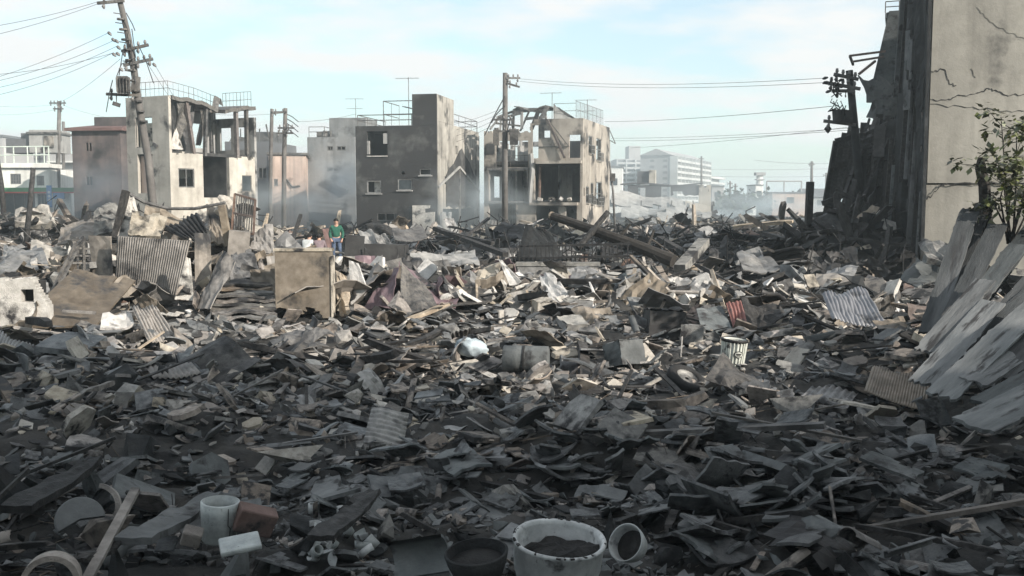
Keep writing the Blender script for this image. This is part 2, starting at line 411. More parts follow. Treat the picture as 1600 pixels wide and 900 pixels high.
addm('shirt_pale', [(.5, .52, .5), (.6, .62, .6)], scale=9, bump=.3)
addm('jacket_mauve', [(.16, .12, .13), (.22, .17, .18)], scale=9, bump=.3)
addm('trousers_dark', [(.02, .02, .025), (.04, .04, .045)], scale=9, bump=.3)
# ================================================================== the ground: one sheet to the horizon
def axis(parts):
    a = []
    for lo, hi, st in parts: a += list(np.arange(lo, hi, st))
    return np.array(a + [parts[-1][1]])
gx = axis([(-1600, -400, 120), (-400, -120, 28), (-120, -45, 5), (-45, -24, .8), (-24, -12, .3), (-12, 12, .15), (12, 24, .3), (24, 45, .8), (45, 120, 5), (120, 400, 28), (400, 1600, 120)])
gy = axis([(-400, -60, 40), (-60, -10, 4), (-10, 3, .6), (3, 22, .13), (22, 45, .25), (45, 75, .6), (75, 130, 2.5), (130, 400, 20), (400, 2400, 150)])
GX, GY = np.meshgrid(gx, gy, indexing='ij')
GZ = H(GX, GY)
near = np.clip(1 - (GY - 10) / 60, 0, 1) * np.clip(1 - np.abs(GX) / 45, 0, 1)
GZ = GZ + near * (.07 * fbm(GX * 4.1, GY * 4.1, 3) + .03 * vnoise(GX * 11, GY * 11)) - .03
nx_, ny_ = GX.shape
gv = np.stack([GX, GY, GZ], -1).reshape(-1, 3)
ii = np.arange(nx_ * ny_).reshape(nx_, ny_)
gf = np.stack([ii[:-1, :-1], ii[1:, :-1], ii[1:, 1:], ii[:-1, 1:]], -1).reshape(-1, 4)
me = bpy.data.meshes.new('ground'); me.from_pydata(gv.tolist(), [], gf.tolist())
tag(link('ground', me, M['ash_ground'], None, True), kind='structure')

# ================================================================== buildings
def window(parent, Mx, u0, z0, u1, z1, fm=M['frame_metal'], nm=1, nh=0, glass=None, depth=.06, name='window', w=.05):
    """a frame of bars set in a wall opening; Mx places the wall"""
    b = MB(); y = depth
    for (a, c) in (((u0, z0), (u1, z0)), ((u0, z1), (u1, z1))):
        b.box(((u0 + u1) / 2, y, a[1] + (w / 2 if a[1] == z0 else -w / 2)), (u1 - u0, w, w), M=Mx)
    for u in [u0 + w / 2, u1 - w / 2] + [u0 + (u1 - u0) * (k + 1) / (nm + 1) for k in range(nm)]:
        b.box((u, y, (z0 + z1) / 2), (w, w - .006, z1 - z0 - 2 * w), M=Mx)
    for k in range(nh):
        b.box(((u0 + u1) / 2, y, z0 + (z1 - z0) * (k + 1) / (nh + 1)), (u1 - u0 - 2 * w, w - .012, w * .7), M=Mx)
    o = b.build(name, fm, parent)
    if glass is not None:
        MB().box(((u0 + u1) / 2, y + .004, (z0 + z1) / 2), (u1 - u0 - .04, .012, z1 - z0 - .04), M=Mx).build('pane', glass, o)
    return o
def sill(parent, Mx, u0, z0, u1, m):
    return MB().box(((u0 + u1) / 2, -.05, z0 - .045), (u1 - u0 + .16, .16, .08), M=Mx).build('window_sill', m, parent)
def faces(Wd, D, t):
    return dict(front=rotz(0, (-Wd, 0, 0)), right=rotz(R(90), (0, t, 0)), left=rotz(R(-90), (-Wd, D - t, 0)), back=rotz(R(180), (0, D, 0)))
def railing(parent, pts, h, bars=.35, m=M['burnt_steel'], r=.017, name='railing'):
    b = MB()
    for p, q in zip(pts[:-1], pts[1:]):
        p, q = Vector(p), Vector(q)
        for k in (1.0, .52): b.tube([p + Vector((0, 0, h * k)), q + Vector((0, 0, h * k))], r, 5)
        n = max(1, int((q - p).length / bars))
        for i in range(n + 1):
            a = p.lerp(q, i / n); b.tube([a, a + Vector((0, 0, h))], r * (1.0 if i % 4 == 0 else .5), 5)
    return b.build(name, m, parent)
def antenna(parent, p, h, name='antenna'):
    b = MB(); p = Vector(p)
    b.tube([p, p + Vector((0, 0, h))], .025, 5)
    for k, L in ((.98, .9), (.55, .75)):
        c = p + Vector((0, 0, h * k)); b.tube([c - Vector((L, .1, 0)), c + Vector((L * .8, .1, 0))], .015, 4)
        for i in range(5):
            e = c + Vector((-L + i * L * .42, 0, 0)); b.tube([e - Vector((0, .3, 0)), e + Vector((0, .3, 0))], .01, 4)
    return b.build(name, M['frame_metal'], parent)

# ---- the cream three-storey ruin behind the leaning pole
def ruin_cream():
    c = P(268, 340, 60); th = R(-27); Wd, D, t = 3.5, 7.6, .2
    b = empty('ruined_building', (c.x, c.y, 0), th, 'cream three storey ruin with open upper floor behind the leaning utility pole', 'building')
    F = faces(Wd, D, t); wm = M['cream_render']
    MB().add(wall_vf(Wd, 8.75, t, [(.75, 5.75, 2.15, 7.55), (.85, 3.0, 2.1, 5.35)], lambda u, z: z > 8.5 and u < .5 and False, .35), F['front']).build('wall', wm, b)
    MB().box((-Wd + 1.45, .3, 4.1), (1.2, .1, 2.3)).build('brick_infill', M['pink_render'], b)
    window(b, F['front'], .75, 5.75, 2.15, 7.55, nm=0)
    MB().box((-Wd + 1.45, .3, 6.5), (1.2, .1, 1.4)).build('broken_plaster', M['beige_plaster'], b)
    # right face: low block, recess and far block
    MB().add(wall_vf(2.5, 5.5, t, [(.45, 3.35, 1.75, 4.5), (.5, .6, 1.6, 1.5)], lambda u, z: (z - 5.28) > .22 * float(vnoise(u * 2.3 + 5, 1.7)) + .12, .11), F['right'], 0).build('wall', wm, b)
    window(b, F['right'], .45, 3.35, 1.75, 4.5, nm=1, w=.07)
    MB().add(wall_vf(2.45, 5.4, t, [(1.15, 3.15, 2.05, 4.2)], lambda u, z: (z - 5.15) > .3 * float(vnoise(u * 2.6 + 9, 4.7)) + .12, .11), rotz(R(90), (0, 5.0, 0))).build('wall', wm, b)
    window(b, rotz(R(90), (0, 5.0, 0)), 1.15, 3.15, 2.05, 4.2, nm=0, glass=M['dark_glass'])
    MB().add(wall_vf(2.28, 2.75, t, []), rotz(R(90), (0, 2.71, 0))).build('wall', wm, b)
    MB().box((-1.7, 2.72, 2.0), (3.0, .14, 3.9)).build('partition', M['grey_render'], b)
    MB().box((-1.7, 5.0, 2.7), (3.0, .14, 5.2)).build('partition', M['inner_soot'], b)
    # left, back
    MB().add(wall_vf(D - 2 * t, 8.6, t, [(1, 6, 2.6, 7.6), (4.4, 6, 6.2, 7.6)], lambda u, z: z > 7.2 and u > 2.5, .4), F['left']).build('wall', M['grey_render'], b)
    MB().add(wall_vf(Wd, 8.0, t, [(.5, 5.9, 1.6, 7.4), (2.0, 5.9, 3.0, 7.4), (.8, 3.2, 2.6, 4.8)], None), F['back']).build('wall', M['grey_render'], b)
    for z, d1 in ((2.62, D), (5.42, D)):
        MB().box((-Wd / 2, D / 2, z), (Wd - 2 * t - .01, D - 2 * t - .01, .2)).build('floor_slab', M['inner_soot'], b)
    # sagging roof slab on bare columns
    def roof(u, v):
        y = .25 + v * (D - .3); x = -Wd + .25 + u * (Wd - .2)
        return (x, y, 8.62 - .42 * math.exp(-((y - 4.6) / 1.6) ** 2) * (0.4 + .6 * u) + .05 * math.sin(y * 5))
    MB().add(sheet_vf(6, 18, roof, .24, lambda i, j: not (i > 3 and 8 < j < 11) )).build('roof', M['burnt_steel'], b)
    for y, lean, m, r in ((1.9, .28, 'rust_steel', .13), (3.2, -.1, 'burnt_steel', .11), (5.95, .03, 'rust_steel', .13), (6.9, 0, 'burnt_steel', .12)):
        zt = roof(1, (y - .25) / (D - .3))[2] - .1
        MB().bar((-.22, y + lean, 5.3), (-.2, y - lean, zt), r * 1.6, r * 1.8).build('column', M[m], b)
    for x, y in ((-2.6, 3.4), (-2.6, 6.2)):
        MB().bar((x, y, 5.5), (x, y, 8.4), .2).build('column', M['burnt_steel'], b)
    MB().box((-1.25, 1.65, 6.9), (.12, 2.7, 2.75)).build('partition', M['inner_soot'], b)
    # torn sheets hanging in the open floor
    for k, (y0, y1, zt, zb, x0, x1) in enumerate(((.25, 1.1, 8.45, 5.6, -.35, -.7), (.9, 2.1, 8.4, 6.3, -.22, -.6), (1.7, 3.0, 8.4, 5.6, -.8, -1.1), (3.1, 3.7, 8.2, 6.0, -.5, -.9))):
        def pp(u, v, y0=y0, y1=y1, zt=zt, zb=zb, x0=x0, x1=x1):
            return (x0 + (x1 - x0) * v + .15 * math.sin(u * 6 + v * 4), y0 + (y1 - y0) * (u * (1 - .6 * v) + .1 * v), zt + (zb - zt) * v)
        MB().add(sheet_vf(5, 7, pp, .03)).build('torn_sheet', M['black_steel' if k % 2 == 0 else 'burnt_steel'], b)
    MB().add(sheet_vf(4, 4, lambda u, v: (-.5 - v * .1, .85 + (u - .5) * 1.25 * v + .2, 7.0 - 1.35 * v), .06)).build('broken_plaster', M['beige_plaster'], b)
    MB().add(sheet_vf(4, 6, lambda u, v: (-.4 + .3 * u, 4.0 + .45 * v + .2 * u, 8.25 + .9 * math.sin(v * 2.6) - .2 * u), .04)).build('torn_sheet', M['burnt_steel'], b)
    railing(b, [(-Wd + .1, .15, 8.76), (-.15, .15, 8.76), (-.12, 2.2, 8.55), (-.12, 4.3, 8.15)], .85)
    railing(b, [(-.15, 5.0, 8.3), (-.12, 7.3, 8.62), (-2.6, 7.35, 8.62)], 1.05, .3)
    MB().box((-1.1, -.06, 5.85), (.35, .12, .22), (0, .5, 0)).build('meter_box', M['burnt_steel'], b)
ruin_cream()

# ---- the blackened central block with the stair tower
def soot_gable_mat():
    m = mat('scorched_side_render', [(.22, .205, .18), (.34, .32, .285), (.42, .395, .35)], scale=.7, bump=.35, fine=8, streak=.55, soot=.22, soot_scale=.6)
    return m
def block_dark():
    c = P(683, 350, 68); th = R(-12); Wd, D, t = 5.75, 12.0, .22
    b = empty('ruined_building', (c.x, c.y, 0), th, 'blackened concrete block with rooftop stair tower and scorched empty windows', 'building')
    F = faces(Wd, D, t); wm = M['soot_render']; k = .0444
    X = lambda px: Wd + (px - 683) * k
    Z = lambda py: 2.5 + (315 - py) * .0433
    holes = [(X(572), Z(243), X(605), Z(205)), (X(571), Z(302), X(594), Z(282)), (X(621), Z(297), X(643), Z(280)), (X(656), Z(274), X(674), Z(264)),
             (X(627), Z(273), X(632), Z(268)), (X(587), Z(345), X(615), Z(333)), (X(622), -.2, X(647), Z(322))]
    MB().add(wall_vf(Wd, 7.62, t, holes), F['front']).build('wall', wm, b)
    # soot-free lower patches stand proud where the render survived
    def patch(u, z): return z > 2.15 + .35 * math.sin(u * 2.1) + .2 * math.sin(u * 7)
    for i in (1, 2, 3): sill(b, F['front'], holes[i][0], holes[i][1], holes[i][2], M['grey_render'])
    window(b, F['front'], *holes[1], fm=M['zinc_sheet'], nm=0, w=.08)
    MB().box((-Wd + (holes[1][0] + holes[1][2]) / 2 + .1, .45, (holes[1][1] + holes[1][3]) / 2), (.42, .06, .85)).build('pale_shutter', M['white_plaster'], b)
    window(b, F['front'], *holes[2], fm=M['zinc_sheet'], nm=0, w=.06, glass=M['dark_glass'])
    window(b, F['front'], *holes[3], fm=M['zinc_sheet'], nm=0, w=.05)
    window(b, F['front'], *holes[5], nm=1, w=.05)
    h = holes[0]
    MB().box((0, 0, 0), (.32, .16, .7), M=F['front'] @ Matrix.Translation((h[2] - .15, .1, h[3] - .5))).box((0, 0, 0), (.16, .16, .9), M=F['front'] @ Matrix.Translation((h[0] + .08, .1, h[1] + .55))).build('broken_jamb', M['grey_render'], b)
    MB().box((-Wd + (h[0] + h[2]) / 2, -.03, h[1] - .04), (h[2] - h[0], .1, .07)).build('window_sill', M['beige_plaster'], b)
    # side wall
    sm = soot_gable_mat()
    MB().add(wall_vf(D - 2 * t, 7.9, t, [(1.7, 3.7, 2.5, 4.25), (4.2, 3.5, 4.9, 4.5), (8.6, 3.6, 9.4, 4.2), (4.6, 5.9, 5.2, 6.5), (1.2, -.2, 10.8, 2.0)], None), F['right']).build('wall', sm, b)
    MB().add(sheet_vf(12, 10, lambda u, v: (.035 - .002 * v, 2.2 + u * 8.6 + (.0 if True else 0), 2.1 + v * (4.3 - abs(u - .5) * 4.2) + .12 * math.sin(u * 19)), .03)).build('soot_silhouette', M['soot_render'], b)  # soot silhouette left by a neighbouring gable
    for a, d in (((.08, .2, 3.5), (.08, 5.6, 5.0)), ((.08, 5.6, 5.0), (.08, 11.7, 3.3))):
        MB().bar(a, d, .1, .16).build('gable_ledge', M['grey_render'], b)
    MB().bar((.08, 5.6, .3), (.08, 5.6, 4.85), .12).build('drain_pipe', M['burnt_steel'], b)
    MB().add(wall_vf(D - 2 * t, 7.62, t, [(2, 5.2, 4, 6.8), (6, 2.8, 8, 4.2)], None), F['left']).build('wall', wm, b)
    MB().add(wall_vf(Wd, 7.62, t, [(.8, 3.0, 1.9, 4.4), (3.0, 5.4, 4.6, 6.8), (3.9, 3.0, 5.0, 4.4)], None), F['back']).build('wall', wm, b)
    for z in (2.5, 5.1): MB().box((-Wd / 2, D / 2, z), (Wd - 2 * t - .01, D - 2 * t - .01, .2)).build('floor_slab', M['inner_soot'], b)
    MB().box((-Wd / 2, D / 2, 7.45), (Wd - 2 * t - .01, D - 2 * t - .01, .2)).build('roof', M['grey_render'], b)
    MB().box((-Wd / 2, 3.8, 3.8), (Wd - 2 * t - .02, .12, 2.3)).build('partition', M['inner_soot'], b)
    # tower
    zt = Z(149)
    MB().add(wall_vf(1.7, zt, .18, [], z0=7.63), rotz(0, (-1.7, .003, 0))).build('tower_wall', wm, b)
    MB().add(wall_vf(4.2, zt, .18, [], z0=7.91), rotz(R(90), (-.003, .19, 0))).add(wall_vf(1.3, zt, .18, [], z0=7.63), rotz(R(180), (-.2, 4.4, 0))).add(wall_vf(4.2, zt, .18, [(1.5, 7.63, 2.4, 9.2)], z0=7.63), rotz(R(-90), (-1.697, 4.39, 0))).build('tower_wall', sm, b)
    MB().box((-.85, 2.2, zt - .1), (1.3, 4.0, .16)).build('tower_roof', M['soot_render'], b)
    MB().add(sheet_vf(3, 3, lambda u, v: (-1.75 - u * .75, .3 + v * 1.0, zt - .95 + .18 * u + .05 * v), .05)).build('awning', M['burnt_steel'], b)
    railing(b, [(-1.8, .2, 7.62), (-Wd + .1, .2, 7.62), (-Wd + .1, 6, 7.62)], .75, 1.6, r=.03)
    railing(b, [(-1.9, 2.5, 7.62), (-4.6, 2.5, 7.62), (-4.6, 6, 7.62)], 1.9, 1.7, r=.03)
    railing(b, [(-.15, 4.5, 7.9), (-.15, 11.8, 7.9), (-4, 11.8, 7.9)], .85, 1.5, r=.028)
    antenna(b, (-2.9, 3.0, 7.6), 3.6)
    # low porch: door leaf and pale lit panel in front
    MB().box((-2.1, -.55, 1.05), (1.05, .1, 2.3), (0, .02, .05)).build('door', M['black_steel'], b)
    MB().add(wall_vf(1.5, 2.25, .18, [], lambda u, z: z > 1.9 and u > 1.1 + .2 * math.sin(z * 9), .2), rotz(R(6), (-1.5, -.75, 0))).build('porch_wall', M['beige_plaster'], b)
    MB().add(wall_vf(2.4, 2.1, .15, [], lambda u, z: z > 1.6 + .3 * math.sin(u * 3), .25), rotz(R(90), (.5, -.5, 0))).build('porch_wall', M['grey_render'], b)
block_dark()

# ---- the tan ruin with open rooms and collapsed roof
def ruin_tan():
    c = P(910, 345, 72); th = R(-16.7); Wd, D, t = 7.4, 10.0, .22
    b = empty('ruined_building', (c.x, c.y, 0), th, 'tan three storey ruin with open front rooms and collapsed roof framework', 'building')
    F = faces(Wd, D, t); wm = M['tan_render']; k = .0479
    X = lambda zx: Wd + ((zx * .2444 + 740) - 910) * k
    Z = lambda zy: 2.5 + (315 - (150 + zy * .2444)) * .0462
    holes = [(X(140), Z(455), X(350), Z(285)), (X(95), Z(672), X(355), Z(480)), (X(95), -.3, X(272), Z(690)), (X(450), Z(270), X(490), Z(225)),
             (X(610), Z(400), X(680), Z(255)), (X(392), Z(680), X(680), Z(435)), (X(400), -.3, X(545), Z(702)), (X(590), Z(790), X(660), Z(702)), (X(376), Z(400), X(416), Z(190))]
    MB().add(wall_vf(Wd, 8.4, t, holes, lambda u, z: (u < X(370) and z > Z(215) - .25 * abs(math.sin(u * 5))) or (X(370) < u < X(480) and z > Z(165 - (u - X(370)) * 8)), .22), F['front']).build('wall', wm, b)
    MB().box((X(107) - Wd, -.02, Z(335)), (.6, .05, .75)).build('soot_panel', M['inner_soot'], b)
    MB().box((X(550) - Wd, -.22, Z(427)), (3.3, .5, .2)).build('balcony_slab', M['tan_render'], b)
    MB().box((X(520) - Wd, -.25, Z(690)), (3.5, .5, .2)).build('balcony_slab', M['tan_render'], b)
    MB().box((X(225) - Wd, -.06, Z(465)), (3.2, .14, .16)).build('beam', M['burnt_steel'], b)
    MB().box((X(225) - Wd, -.06, Z(678)), (3.2, .14, .16)).build('beam', M['burnt_steel'], b)
    # small mullioned frames upstairs on the left
    for a, d in ((170, 195), (240, 285)):
        window(b, F['front'], X(a), Z(405), X(d), Z(320), nm=1, w=.06, depth=.12)
    railing(b, [(X(140) - Wd, .1, Z(455)), (X(350) - Wd, .1, Z(455))], .85, .25)
    # broken edge pier between the bays and a bent down-pipe
    MB().tube([(X(372) - Wd, -.12, Z(370)), (X(382) - Wd, -.14, Z(480)), (X(370) - Wd, -.16, Z(600)), (X(366) - Wd, -.2, Z(690))], [.16, .2, .16, .14], 6).build('broken_pier', M['grey_render'], b)
    MB().bar((X(415) - Wd, .4, Z(680)), (X(418) - Wd, .4, Z(445)), .14).build('column', M['rust_steel'], b)
    MB().bar((X(478) - Wd, -.2, Z(160)), (X(588) - Wd, -.25, Z(400)), .22, .14).build('fallen_beam', M['rust_steel'], b)
    MB().bar((X(500) - Wd, -.1, Z(185)), (X(612) - Wd, -.12, Z(330)), .06).build('fallen_beam', M['burnt_steel'], b)
    MB().bar((X(420) - Wd, -.05, Z(328)), (X(605) - Wd, -.05, Z(328)), .05).build('conduit', M['burnt_steel'], b)
    for a in (90, 350): MB().bar((X(a) - Wd, -.06, Z(680)), (X(a) - Wd, -.06, Z(470)), .13).build('column', M['burnt_steel'], b)
    MB().bar((X(270) - Wd, .15, Z(672)), (X(270) - Wd, .15, Z(480)), .06).build('column', M['burnt_steel'], b)
    # right face
    MB().add(wall_vf(D - 2 * t, 8.4, t, [(.05, 6.6, .35, 7.4), (1.7, 6.0, 2.9, 7.3), (4.4, 5.6, 6.2, 7.3), (.1, 2.9, .5, 3.5), (.9, 2.4, 1.9, 3.6), (2.5, 2.3, 3.5, 3.9), (4.6, 2.2, 6.4, 4.0)], None), F['right']).build('wall', wm, b)
    Fr = F['right']
    for h in ((1.7, 6.0, 2.9, 7.3), (4.4, 5.6, 6.2, 7.3), (.9, 2.4, 1.9, 3.6), (2.5, 2.3, 3.5, 3.9), (4.6, 2.2, 6.4, 4.0)):
        w = window(b, Fr, *h, nm=1, nh=1, w=.08)
        g = MB()
        for i in range(6):
            u = h[0] + (h[2] - h[0]) * i / 5
            g.box((u, -.2, h[1] + .3), (.04, .04, .6), M=Fr)
        for z in (0, .3, .6): g.box(((h[0] + h[2]) / 2, -.2, h[1] + z), (h[2] - h[0], .05, .05), M=Fr)
        for u in (h[0], h[2]): g.box((u, -.1, h[1] + .02), (.03, .2, .03), M=Fr)
        g.build('window_guard', M['frame_metal'], w)
    MB().add(wall_vf(D - 2 * t, 7.6, t, [(1, 5.8, 2.6, 7.0), (6, 2.8, 8, 4.4)], lambda u, z: z > 7.0 + .4 * math.sin(u * 3), .35), F['left']).build('wall', M['grey_render'], b)
    MB().add(wall_vf(Wd, 7.4, t, [(.4, 5.9, 1.2, 7.0), (.4, 2.75, 1.9, 4.3), (5.0, 5.7, 5.6, 7.0), (5.9, 5.7, 6.8, 7.0), (4.4, 2.7, 5.6, 4.2)], None), F['back']).build('wall', M['grey_render'], b)
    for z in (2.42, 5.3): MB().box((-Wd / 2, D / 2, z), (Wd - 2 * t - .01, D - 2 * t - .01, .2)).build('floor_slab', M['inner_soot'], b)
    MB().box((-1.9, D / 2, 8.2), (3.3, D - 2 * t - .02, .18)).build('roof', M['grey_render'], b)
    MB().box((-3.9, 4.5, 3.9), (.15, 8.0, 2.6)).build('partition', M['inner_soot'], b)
    MB().box((-2.6, 5.5, 3.9), (.15, 4.0, 2.6)).build('partition', M['grey_render'], b)
    # roof framework on the left bay
    T = lambda zx, zy, y: (X(zx) - Wd, y, Z(zy))
    for p, q, w in ((T(150, 130, .3), T(215, 70, 2.5), .12), (T(215, 70, 2.5), T(490, 72, 2.5), .18), (T(225, 100, .6), T(470, 85, .6), .14), (T(95, 210, .3), T(150, 140, .3), .1),
                    (T(150, 140, .3), T(300, 110, .3), .12), (T(490, 70, 2), T(610, 150, 2), .16), (T(300, 210, .4), T(300, 100, .4), .14), (T(240, 280, .5), T(245, 90, .5), .12),
                    (T(360, 210, .5), T(405, 95, .5), .2), (T(160, 215, .4), T(165, 150, .4), .1), (T(130, 170, .4), T(290, 190, .4), .1), (T(300, 140, 1.2), T(440, 130, 1.2), .15),
                    (T(420, 160, .2), T(470, 70, .2), .2), (T(170, 120, 3), T(180, 240, 3), .12), (T(260, 70, 4), T(200, 200, 4), .1), (T(390, 66, 3), T(400, 180, 3), .12)):
        MB().bar(p, q, w, w * 1.3).build('roof_timber', random.choice((M['burnt_steel'], M['burnt_steel'], M['grey_render'])), b)
    MB().add(sheet_vf(8, 3, lambda u, v: (X(215 + u * 270) - Wd, .4 + v * 3, Z(80) + .18 * math.sin(u * 9) + .1 * v), .06, lambda i, j: (i * 3 + j * 5) % 4 != 0)).build('roof_sheet', M['burnt_steel'], b)
    MB().add(sheet_vf(5, 5, lambda u, v: (X(500 + u * 110) - Wd, .5 + .2 * u, Z(150) + v * (1.1 * (1 - u) ** 1.4) + .02), .08)).build('broken_parapet', M['grey_render'], b)
    railing(b, [(-2.2, .4, 8.4), (-.6, .4, 8.4)], 1.1, .9)
    railing(b, [(-.6, .4, 8.4), (-.3, 8.5, 8.4)], 1.25, .3)
    antenna(b, (-.8, 5, 8.3), 1.9); antenna(b, (-3.5, 4.8, 8.2), 2.6)
    MB().bar((.05, D - .6, 7.4), (.55, D - .6, 7.1), .06).bar((.05, D - .6, 8.2), (.55, D - .6, 7.1), .06).build('wall_bracket', M['frame_metal'], b)
    for i, (zx, y, s) in enumerate(((430, -.1, .35), (500, .3, .3), (560, 0, .4), (610, .2, .3), (480, .9, .4))):
        MB().box((X(zx) - Wd, y, Z(680) + .22), (s, s * .7, s * .6), (.3 * i, .2, i)).build('debris_block', M['beige_plaster'], b)
ruin_tan()

def plain_block(name, label, px0, px1, ytop, ybase, Y, th, D, m, holes=(), roofm=None, t=.2, backdrop_holes=True, fm='frame_metal', glass=None, side=None, para=.0):
    """far building: front face from px0 to px1; holes in photo pixels"""
    s = Y / F_PX; Wd = (px1 - px0) * s / math.cos(th); c = P(px1, 330, Y)
    b = empty(name, (c.x, c.y, 0), th, label, 'building'); F = faces(Wd, D, t); ht = 2.5 + (315 - ytop) * s
    X = lambda px: Wd + (px - px1) * s / math.cos(th)
    Z = lambda py: 2.5 + (315 - py) * s
    hs = [(X(a), Z(d), X(c_), Z(b_)) for a, b_, c_, d in holes]
    MB().add(wall_vf(Wd, ht, t, hs), F['front']).build('wall', m, b)
    MB().add(wall_vf(D - 2 * t, ht, t, side or ()), F['right']).build('wall', m, b)
    MB().add(wall_vf(D - 2 * t, ht, t, side or ()), F['left']).build('wall', m, b)
    MB().add(wall_vf(Wd, ht, t, hs), F['back']).build('wall', m, b)
    MB().box((-Wd / 2, D / 2, ht - .2 - para), (Wd - 2 * t - .01, D - 2 * t - .01, .2)).build('roof', roofm or M['grey_render'], b)
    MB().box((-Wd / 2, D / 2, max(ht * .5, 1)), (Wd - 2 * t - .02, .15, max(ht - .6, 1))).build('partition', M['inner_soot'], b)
    for h in hs: window(b, F['front'], *h, nm=1, w=.08, fm=M[fm], glass=glass)
    return b, F, Wd, ht, X, Z

# ---- pale grey house in the smoke, left of the dark block
b, F, Wd, ht, X, Z = plain_block('ruined_building', 'pale grey house veiled in smoke left of the blackened block', 480, 556, 215, 345, 88, R(-8), 9, M['smoky_render'],
    [(512, 229, 521, 236), (527, 229, 541, 236), (511, 262, 530, 269)])
MB().box((-.9, 2.6, ht + .8), (3.3, 3.6, 1.8)).build('stair_tower', M['smoky_render'], b)
MB().bar((X(508) - Wd, -.2, Z(282)), (X(545) - Wd, -.3, Z(300)), .25).build('awning', M['burnt_steel'], b)
railing(b, [(-Wd + .1, .2, ht), (-2.8, .2, ht), (-2.8, 2, ht)], .9, 1.0, r=.03)
for i, (x, z) in enumerate(((-3.4, .25), (-2.9, .35), (-2.4, .3))): MB().box((x, 1.2, ht + z), (.7, .6, .5), (0, .1 * i, .4 * i)).build('debris_block', M['burnt_steel'], b)
antenna(b, (-.8, 3, ht + 1.6), 2.0)

# ---- salmon building and its sooty upper neighbour
b, F, Wd, ht, X, Z = plain_block('ruined_building', 'salmon pink building with flat roof behind twin utility poles', 424, 479, 243, 336, 82, R(10), 8, M['pink_render'], [(431, 280, 437, 291)])
MB().box((-Wd / 2, 3.9, ht + .09), (Wd + .3, 8.2, .16)).build('roof_edge', M['burnt_steel'], b)
MB().tube([(X(450) - Wd, -.12, Z(280)), (X(458) - Wd, -.14, Z(292)), (X(470) - Wd, -.12, Z(291))], .08, 5).build('torn_gutter', M['burnt_steel'], b)
b, F, Wd, ht, X, Z = plain_block('ruined_building', 'sooty grey building with broken roof showing behind the cream ruin', 352, 424, 222, 335, 92, R(-5), 8, M['far_dark'], [(360, 235, 372, 250), (382, 235, 396, 250), (404, 262, 418, 280), (382, 262, 394, 280)])
MB().box((-1.3, 3, ht + .45), (2.4, 3.5, 1.0)).box((-3.2, 3, ht + .25), (1.2, 3.0, .5), (0, .2, 0)).build('roof_wreck', M['burnt_steel'], b)
for i in range(6): MB().bar((-4 + i * .7, .5 + i % 2, ht - .1), (-3.6 + i * .6, .8, ht + .8 + .4 * (i % 3)), .1).build('roof_timber', M['burnt_steel'], b)

# ---- brick brown building with red eaves, far left
b, F, Wd, ht, X, Z = plain_block('brick_building', 'soot streaked brown building with red eaves left of the cream ruin', 113, 192, 206, 345, 76, R(-6), 9, M['brick_render'],
    [(134, 222, 146, 238), (133, 275, 145, 291)], fm='brick_render')
MB().box((-Wd / 2, 4.4, ht + .12), (Wd + .7, 9.6, .22)).build('eaves', M['red_eave'], b)
MB().add(([(-Wd - .3, -.3, ht + .24), (.3, -.3, ht + .24), (.3, 9, ht + .24), (-Wd - .3, 9, ht + .24), (-Wd + 1.2, 3.5, ht + .8), (-.3, 3.5, ht + .8)], [(0, 1, 5, 4), (1, 2, 5), (2, 3, 4, 5), (3, 0, 4)])).build('tiled_roof', M['red_eave'], b)
MB().box((-1.4, 3.0, ht + .7), (2.6, 3.5, .9)).build('roof_room', M['brick_render'], b)

